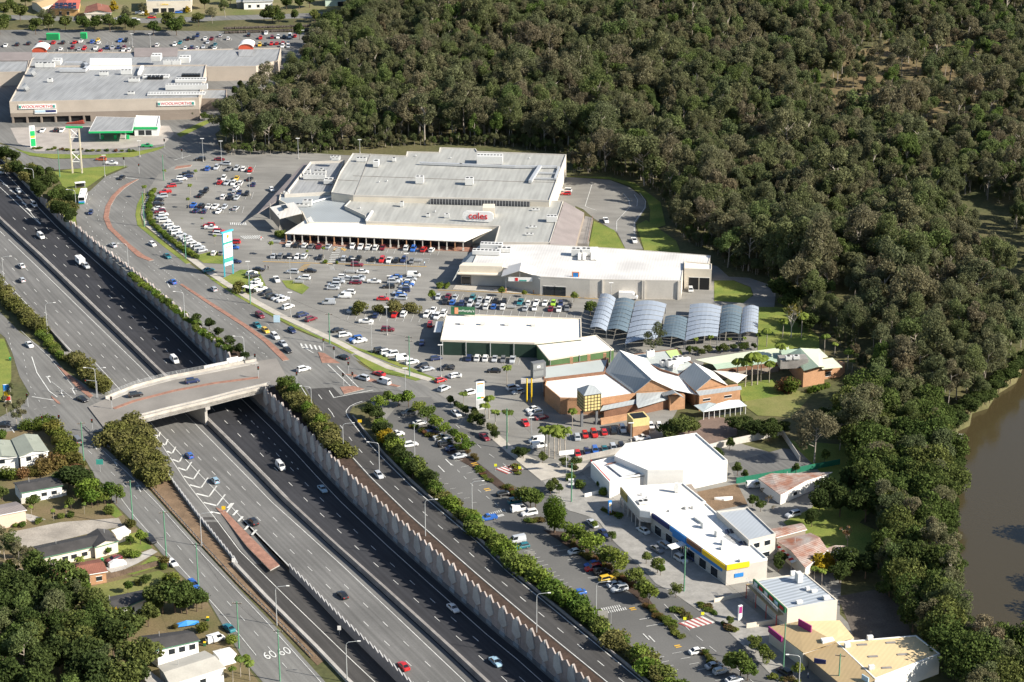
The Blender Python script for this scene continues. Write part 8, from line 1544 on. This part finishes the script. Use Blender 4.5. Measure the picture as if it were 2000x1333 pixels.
PWR = [(117, 346, 12, 'on the lawn left of the two legged sign'), (282, 443, 14, 'tall by the curved footpath'), (320, 353, 11, 'at the curved hedge top'), (363, 506, 9, 'at the hedge end'), (489, 594, 11, 'beside the bus shelter on the footpath'), (644, 672, 11, 'on the grass strip opposite the queue'), (800, 736, 14, 'with double arms beside the fruit shop car park'), (164, 904, 13, 'by the red tipped shrubs'), (260, 1029, 14, 'at the gravel yard mouth'), (325, 1091, 14, 'beside the white parked sedan'), (388, 1149, 13, 'by the roadside house trees'), (467, 1267, 13, 'by the white carport'), (547, 1331, 14, 'between the painted numerals'), (1116, 981, 12, 'carrying a white round sign'), (990, 877, 13, 'with a transformer by the clumped palms'), (1336, 1156, 13, 'before the shop row'), (1530, 1303, 12, 'before the tan shops'), (1637, 1350, 10, 'behind the tan front roof')]
for i, (x, y, h, w) in enumerate(PWR): power(x, y, h, 'green painted power pole ' + w, 2 if i == 6 else 1)
def wire(a, b):
    A, B = G(a[0], a[1]), G(b[0], b[1]); A.z, B.z = a[2] - .3, b[2] - .3; mb = MB(); prev = None; c0 = (A + B) / 2
    for i in range(9):
        t = i / 8; p = A.lerp(B, t) - Vector((0, 0, 1.2 * 4 * t * (1 - t))); 
        if prev is not None: mb.tube(prev, p, .025, n=3, cap=False)
        prev = p
    return mb
for i, (a, b) in enumerate(((7, 8), (8, 9), (9, 10), (10, 11), (11, 12), (1, 3), (3, 4), (4, 5), (5, 6), (13, 15), (15, 16), (14, 13))):
    mb = wire(PWR[a], PWR[b]); o = mb.build('overhead_wire', M_BLACK, label='thin black overhead wire from the pole %s' % PWR[a][3], cat='wire', group='overhead wires')
def signal(px, py, label, rz=0.0, mast=False):
    p = G(px, py); r = thing('traffic_light', label, 'traffic light', p, rz, group='traffic lights'); mb = MB(); mb.tube((0, 0, -.1), (0, 0, 4.6 if not mast else 6), .09, n=6); link('pole', mb.mesh('signal_pole', M_STEEL), r)
    if mast: mb = MB(); mb.path([(0, 0, 5.9), (-3.5, 0, 6.3)], .07); link('mast_arm', mb.mesh('mast', M_STEEL), r)
    mb = MB(); mb.box((0 if not mast else -3.4, -.15, 3.3 if not mast else 5.4), (.55, .28, 1.2)); h = link('signal_head', mb.mesh('signal_head', M_BLACK), r)
    for k, m_ in enumerate((paint('lens_green', (.02, .10, .05)), paint('lens_amber', (.16, .08, .01)), M_TL)): mb = MB(); z = (3.5 if not mast else 5.6) + k * .36; mb.tube((0 if not mast else -3.4, -.28, z), (0 if not mast else -3.4, -.34, z), .13, n=8); link('lens', mb.mesh('lens', m_), h)
for x, y, w in ((55, 795, 'at the verge of the west road'), (117, 837, 'at the side street corner'), (84, 839, 'by the sparse gums'), (219, 801, 'at the bridge median tip'), (181, 845, 'by the bridge thicket'), (499, 716, 'at the bridge banner end'), (505, 741, 'at the east tip of the bridge median'), (580, 752, 'above the sawtooth wall corner'), (632, 686, 'on the slip lane island'), (653, 702, 'on the slip lane island edge'), (681, 732, 'on the thin brick island'), (671, 754, 'on the slip road mouth island'), (689, 752, 'behind the slip road mouth island'), (243, 327, 'at the lawn corner of the top junction'), (322, 291, 'by the petrol station verge end'), (356, 311, 'in the middle of the top junction'), (272, 340, 'at the median tip of the top junction')): signal(x, y, 'grey poled traffic light ' + w, R.uniform(-.5, .5))
signal(191, 779, 'mast armed traffic light by the brick verge', 0, True)
# tall blue framed centre sign
r = thing('centre_sign', 'tall blue framed shopping centre sign with stacked white panels', 'sign', G(447, 537)); A, B = G(439, 541), G(455.5, 535.5)
M_FRM = paint('sign_frame_blue', (.06, .42, .52), .5)
for q in (A, B): mb = MB(); mb.box((q.x, q.y, 0), (.45, .45, 16.5)); loc_part(mb, 'leg', M_FRM, r)
a_ = Vector((A.x, (A.y + B.y) / 2 - 1, 0)); b__ = Vector((B.x, (A.y + B.y) / 2 + 1, 0)); a_, b__ = A.copy(), B.copy()
for z0, z1, m_ in ((13.0, 16.2, M_WHITE), (12.2, 12.9, M_TEAL), (8.4, 12.1, M_WHITE), (6.9, 8.2, paint('panel_lilac', (.55, .50, .62))), (5.4, 6.7, M_TEAL), (4.0, 5.2, M_SKYB)): sign_board(r, a_, b__, z0, z1, m_, name='sign_panel', th=.3)
d = (B - A).normalized(); n = Vector((d.y, -d.x, 0)); q = A.lerp(B, .38) + n * .3; q2 = A.lerp(B, .62) + n * .3; sign_board(r, q, q2, 14.4, 15.6, M_ORG, name='sun_emblem', th=.06); sign_board(r, A.lerp(B, .15) + n * .3, A.lerp(B, .85) + n * .3, 10.6, 11.3, paint('sign_pink', (.7, .35, .3)), name='sign_lettering_strip', th=.04)
mb = MB(); mb.prism([A - d * .8 + n * .4, B + d * .8 + n * .4, B + d * .8 - n * .4, A - d * .8 - n * .4], 16.5, 17.0, bot=True); loc_part(mb, 'cap', M_FRM, r)
def post_sign(label, p, h, w, sh, m, txt=None, tm=None, rz=0.0, name='road_sign', th=.08, posts=1, pm=None):
    p = G(*p); r = thing(name, label, 'sign', p, rz)
    for k in range(posts): mb = MB(); x = (k - (posts - 1) / 2) * w * .8; mb.tube((x, 0, -.1), (x, 0, h), .06, n=5); link('post', mb.mesh('sign_post', pm or M_STEEL), r)
    mb = MB(); mb.box((0, -.1, h - sh), (w, th, sh)); link('face', mb.mesh('sign_face', m), r)
    if txt: me = text_mesh(txt, sh * .6); me.materials.clear(); me.materials.append(tm or M_BLACK); me.transform(Matrix.Translation((0, -.12 - th / 2, h - sh / 2)) @ Matrix.Rotation(PI / 2, 4, 'X')); link('lettering', me, r)
    return r
post_sign('yellow diamond warning sign at the gore island tip', (437, 1001, -7.4), 2.0, 1.1, 1.1, M_YEL); post_sign('yellow warning sign at the slip road bend', (703, 834), 2.4, 1.2, .9, M_YEL); post_sign('white speed sign on the ramp wall end', (457, 1110), 3.0, .9, 1.2, M_WHITE); post_sign('white speed sign at the ramp barrier', (663, 1240, -9.2), 2.6, .9, 1.2, M_WHITE); post_sign('green direction sign by the west verge', (196, 922), 4.0, 2.0, 1.6, M_TEAL)
post_sign('white slatted back of a road sign in the hedge', (1037, 1106), 4.4, 1.9, 1.4, M_CONC, posts=2); post_sign('large slatted back of a road sign in the lower hedge', (1177, 1222), 4.2, 2.6, 2.0, M_CONC, posts=3); post_sign('pale back of a direction sign on the bridge approach', (133, 704), 3, 2.2, 1.6, M_CONC, posts=2); post_sign('small blue board on the grass strip', (541, 632), 3.0, 2.2, 2.6, M_SKYB, posts=2); post_sign('red and white shop sign on a tall white pole by the palms', (1106, 926), 7.5, 4.4, 1.4, M_WHITE, rz=.25, pm=M_WHITE, name='shop_sign')
post_sign('round white sign on the footpath pole', (1115, 975), 6.4, 1.6, 2.0, M_WHITE, '307', M_BLACK); pylon('small blue and white menu pylon by the shop block', (1187, 1006), (1193.5, 1005), 4.4, M_BLUE, [(.1, .88, .15, .85, M_WHITE, None), (.6, .8, .2, .8, M_YEL, None), (.15, .3, .2, .8, M_RED, None)]); pylon('small white and pink pylon before the blue striped shop', (1440, 1212), (1447, 1210), 4.2, M_WHITE, [(.5, .95, .1, .9, M_PURP, None)]); pylon('colourful stacked sign at the western verge', (9, 786), (21, 785), 6.0, M_WHITE, [(.05, .28, 0, 1, M_RED, None), (.3, .6, 0, 1, M_YEL, None), (.65, 1, 0, 1, M_BLUE, None)], z0=.5, legs=M_STEEL)
for x, y, w in ((1015, 926, 'near the palms'), (968, 921, 'near the palms on the median side'), (1337, 1222, 'on the median by the lower shops'), (1372, 1212, 'at the kerb by the lower shops')): post_sign('yellow round crossing sign ' + w, (x, y), 2.4, .8, .8, paint('sign_fluoro', (.75, .75, .03)))
for x, y, rz, w in ((157, 368, .35, 'on the lawn behind the bus'), (485, 574, -.6, 'on the footpath by the olive bush')):
    r = thing('bus_shelter', 'white roofed bus shelter ' + w, 'bus shelter', G(x, y), rz); mb = MB(); mb.box((0, 0, 2.4), (4.2, 1.9, .15)); link('roof', mb.mesh('shelter_roof', M_WHITE), r); mb = MB(); mb.box((0, .8, .3), (4, .08, 2.0)); link('back_panel', mb.mesh('shelter_back', M_GLASSD), r); mb = MB(); mb.box((0, .4, .4), (3, .45, .08)); link('bench', mb.mesh('bench', M_BARKD), r)
    for sx in (-1.9, 1.9):
        for sy in (-.8, .8): mb = MB(); mb.box((sx, sy, 0), (.1, .1, 2.4)); link('post', mb.mesh('shelter_post', M_STEEL), r)
for x, y, rz, w in ((590, 554, -.1, 'on the triangular grass island'), (690, 534, -.1, 'in the plaza aisle'), (822, 512, -.1, 'at the end of the second row'), (1005, 603, -.1, 'in the row behind the fruit shop'), (545, 475, -.1, 'by the entry gable')):
    r = thing('trolley_bay', 'steel railed shopping trolley bay ' + w, 'trolley bay', G(x, y) + Vector((0, 0, .05)), rz, group='trolley bays'); mb = MB()
    for yy in (-1, 1): mb.path([(-3, yy, 0), (-3, yy, 1.0), (3, yy, 1.0), (3, yy, 0)], .05, 5)
    mb.path([(-3, -1, 1), (-3, 1, 1)], .05, 5); link('rail', mb.mesh('bay_rail', M_STEEL), r); mb = MB()
    for k in range(7): mb.box((-2.4 + k * .45, -.45, .35), (.4, .55, .5)); mb.box((-2.4 + k * .45, .45, .35), (.4, .55, .5))
    link('trolleys', mb.mesh('trolleys', M_STEEL), r, )['kind'] = 'stuff'
# creek pontoon and upturned boat
r = thing('pontoon', 'pale timber pontoon at the creek edge', 'pontoon', G(1869, 851, WATER_Z)); P = [G(x, y, WATER_Z + .5) for x, y in ((1857, 846), (1882, 848), (1878, 858), (1853, 856))]
for k in range(8): mb = MB(); mb.prism([P[0].lerp(P[1], k / 8), P[0].lerp(P[1], (k + .9) / 8), P[3].lerp(P[2], (k + .9) / 8), P[3].lerp(P[2], k / 8)], WATER_Z - .1, WATER_Z + .5); loc_part(mb, 'plank', M_CONC, r)
mb = MB(); A = P[0]; mb.prism([A, A + Vector((1.2, 0, 0)), A + Vector((-4, 5, 0)), A + Vector((-5, 4.6, 0))], WATER_Z + .45, WATER_Z + .6); loc_part(mb, 'gangway', M_WHITE, r)
r = thing('upturned_boat', 'upturned white dinghy in the dirt yard', 'boat', G(1413, 976), .1); mb = MB(); n = 10; ringp = []
for i in range(n + 1):
    t = i / n; w = 1.0 * math.sin(math.pi * min(1, t * 1.15 + .02) * .5 + 0) if t < .5 else 1.0 * math.sqrt(max(0.02, 1 - ((t - .45) / .56) ** 2)); x = -2.6 + 5.2 * t; ringp.append([(x, -w, 0), (x, -w * .8, .55), (x, 0, .85), (x, w * .8, .55), (x, w, 0)])
for a, b in zip(ringp, ringp[1:]):
    for k in range(4): mb.face([a[k], b[k], b[k + 1], a[k + 1]])
link('hull', mb.mesh('hull', M_WHITE), r); mb = MB(); mb.box((0, 0, .82), (4.6, .08, .1)); link('keel', mb.mesh('keel', M_CONC), r)
r = thing('tarpaulin_boat', 'boat under a bright blue tarpaulin beside the white two storey house', 'boat', G(365, 1222), .3); mb = MB(); mb.v = []; 
for a, b in (((-3, .9), (0, 1.5)), ((0, 1.5), (3, .8))): mb.face([(a[0], -1, .4), (b[0], -1, .4), (b[0], 0, b[1]), (a[0], 0, a[1])]); mb.face([(a[0], 0, a[1]), (b[0], 0, b[1]), (b[0], 1, .4), (a[0], 1, .4)])
link('tarpaulin', mb.mesh('tarp', M_BLUE), r)
for x, y, w, h, l in ((104, 78, 6.6, 3.2, 'long'), (164, 76, 3.2, 3.0, 'short')):
    r = thing('storage_container', l + ' green storage container at the top car park edge', 'container', G(x, y)); mb = MB(); mb.box((0, 0, .15), (w, 2.4, h)); link('body', mb.mesh('container_body', M_GRN), r); mb = MB()
    for k in range(int(w / .4)): mb.box((-w / 2 + .2 + k * .4, -1.22, .25), (.12, .06, h - .2))
    link('ribs', mb.mesh('container_ribs', M_DKG), r)['kind'] = 'stuff'; mb = MB(); mb.box((0, 0, 0), (w * .96, 2.2, .16)); link('skid', mb.mesh('container_skid', M_STEEL), r)
# wheelie bins
for x, y, c, w in ((406, 1213, M_YEL, 'by the teal sedan'), (400, 1262, M_YEL, 'by the white van'), (200, 1098, M_GRN, 'by the maroon sedan'), (20, 705, M_GRN, 'on the western verge')):
    r = thing('wheelie_bin', 'dark wheelie bin with a bright lid ' + w, 'bin', G(x, y)); mb = MB(); mb.box((0, 0, .1), (.6, .65, .9)); link('body', mb.mesh('bin_body', M_DKG), r); mb = MB(); mb.box((0, -.02, 1.0), (.64, .72, .1)); link('lid', mb.mesh('bin_lid', c), r)
# people
def person(p, rz, shirt, trousers, label, stride=.25):
    me = bpy.data.meshes.new('figure'); V = [(0, 0, .95), (0, 0, 1.2), (0, 0, 1.42), (0, 0, 1.52), (0, .02, 1.68), (.20, 0, 1.4), (.27, .05, 1.12), (.26, .16, .9), (-.20, 0, 1.4), (-.27, -.03, 1.12), (-.26, .04, .88), (.10, 0, .9), (.11, stride * .5, .5), (.11, stride * .6, .08), (.11, stride * .6 + .16, .04), (-.10, 0, .9), (-.11, -stride * .4, .5), (-.11, -stride, .08), (-.11, -stride + .16, .04)]
    E = [(0, 1), (1, 2), (2, 3), (3, 4), (2, 5), (5, 6), (6, 7), (2, 8), (8, 9), (9, 10), (0, 11), (11, 12), (12, 13), (13, 14), (0, 15), (15, 16), (16, 17), (17, 18)]
    me.from_pydata(V, E, []); o = bpy.data.objects.new('figure', me); COL.objects.link(o); sk = o.modifiers.new('s', 'SKIN'); rad = [.16, .15, .17, .06, .11, .07, .05, .04, .07, .05, .04, .10, .07, .05, .045, .10, .07, .05, .045]
    for i, rr in enumerate(rad): me.skin_vertices[0].data[i].radius = (rr, rr)
    me.skin_vertices[0].data[0].use_root = True; sb_ = o.modifiers.new('b', 'SUBSURF'); sb_.levels = 1
    dg = bpy.context.evaluated_depsgraph_get(); m2 = bpy.data.meshes.new_from_object(o.evaluated_get(dg)); bpy.data.objects.remove(o)
    m2.materials.clear()
    for m_ in (trousers, shirt, paint('skin', (.45, .27, .19)), paint('hair', (.05, .03, .02))): m2.materials.append(m_)
    for f in m2.polygons:
        z = f.center.z; f.material_index = 3 if z > 1.70 else 2 if z > 1.47 or (abs(f.center.x) > .2 and z < 1.1) else 1 if z > .98 else 0
    link('person', m2, None, p, rz, label, 'person')
person(G(518, 526), .5, M_BLACK, M_NAVY, 'person in a black top walking in the plaza aisle'); person(G(524, 527), 2.5, M_GREYS, M_BLACK, 'person in grey walking beside the person in black'); person(G(510, 470), 0, M_RED, M_WHITE, 'person in a red top on the zebra crossing'); person(G(829, 519), 1, M_SKYB, M_NAVY, 'person in pale blue by the second row trolley bay'); person(G(332, 1106), .4, M_WHITE, M_BLUE, 'person in a white top beside the parked white sedan'); person(G(328, 1110), 2, M_GREYS, M_BLACK, 'person in grey at the power pole'); person(G(1578, 1325), 1, M_WHITE, M_NAVY, 'person in white outside the tan shops'); person(G(755, 581), 1, M_BLACK, M_GREYS, 'person in black between the plaza rows')
print('trees', tcount)
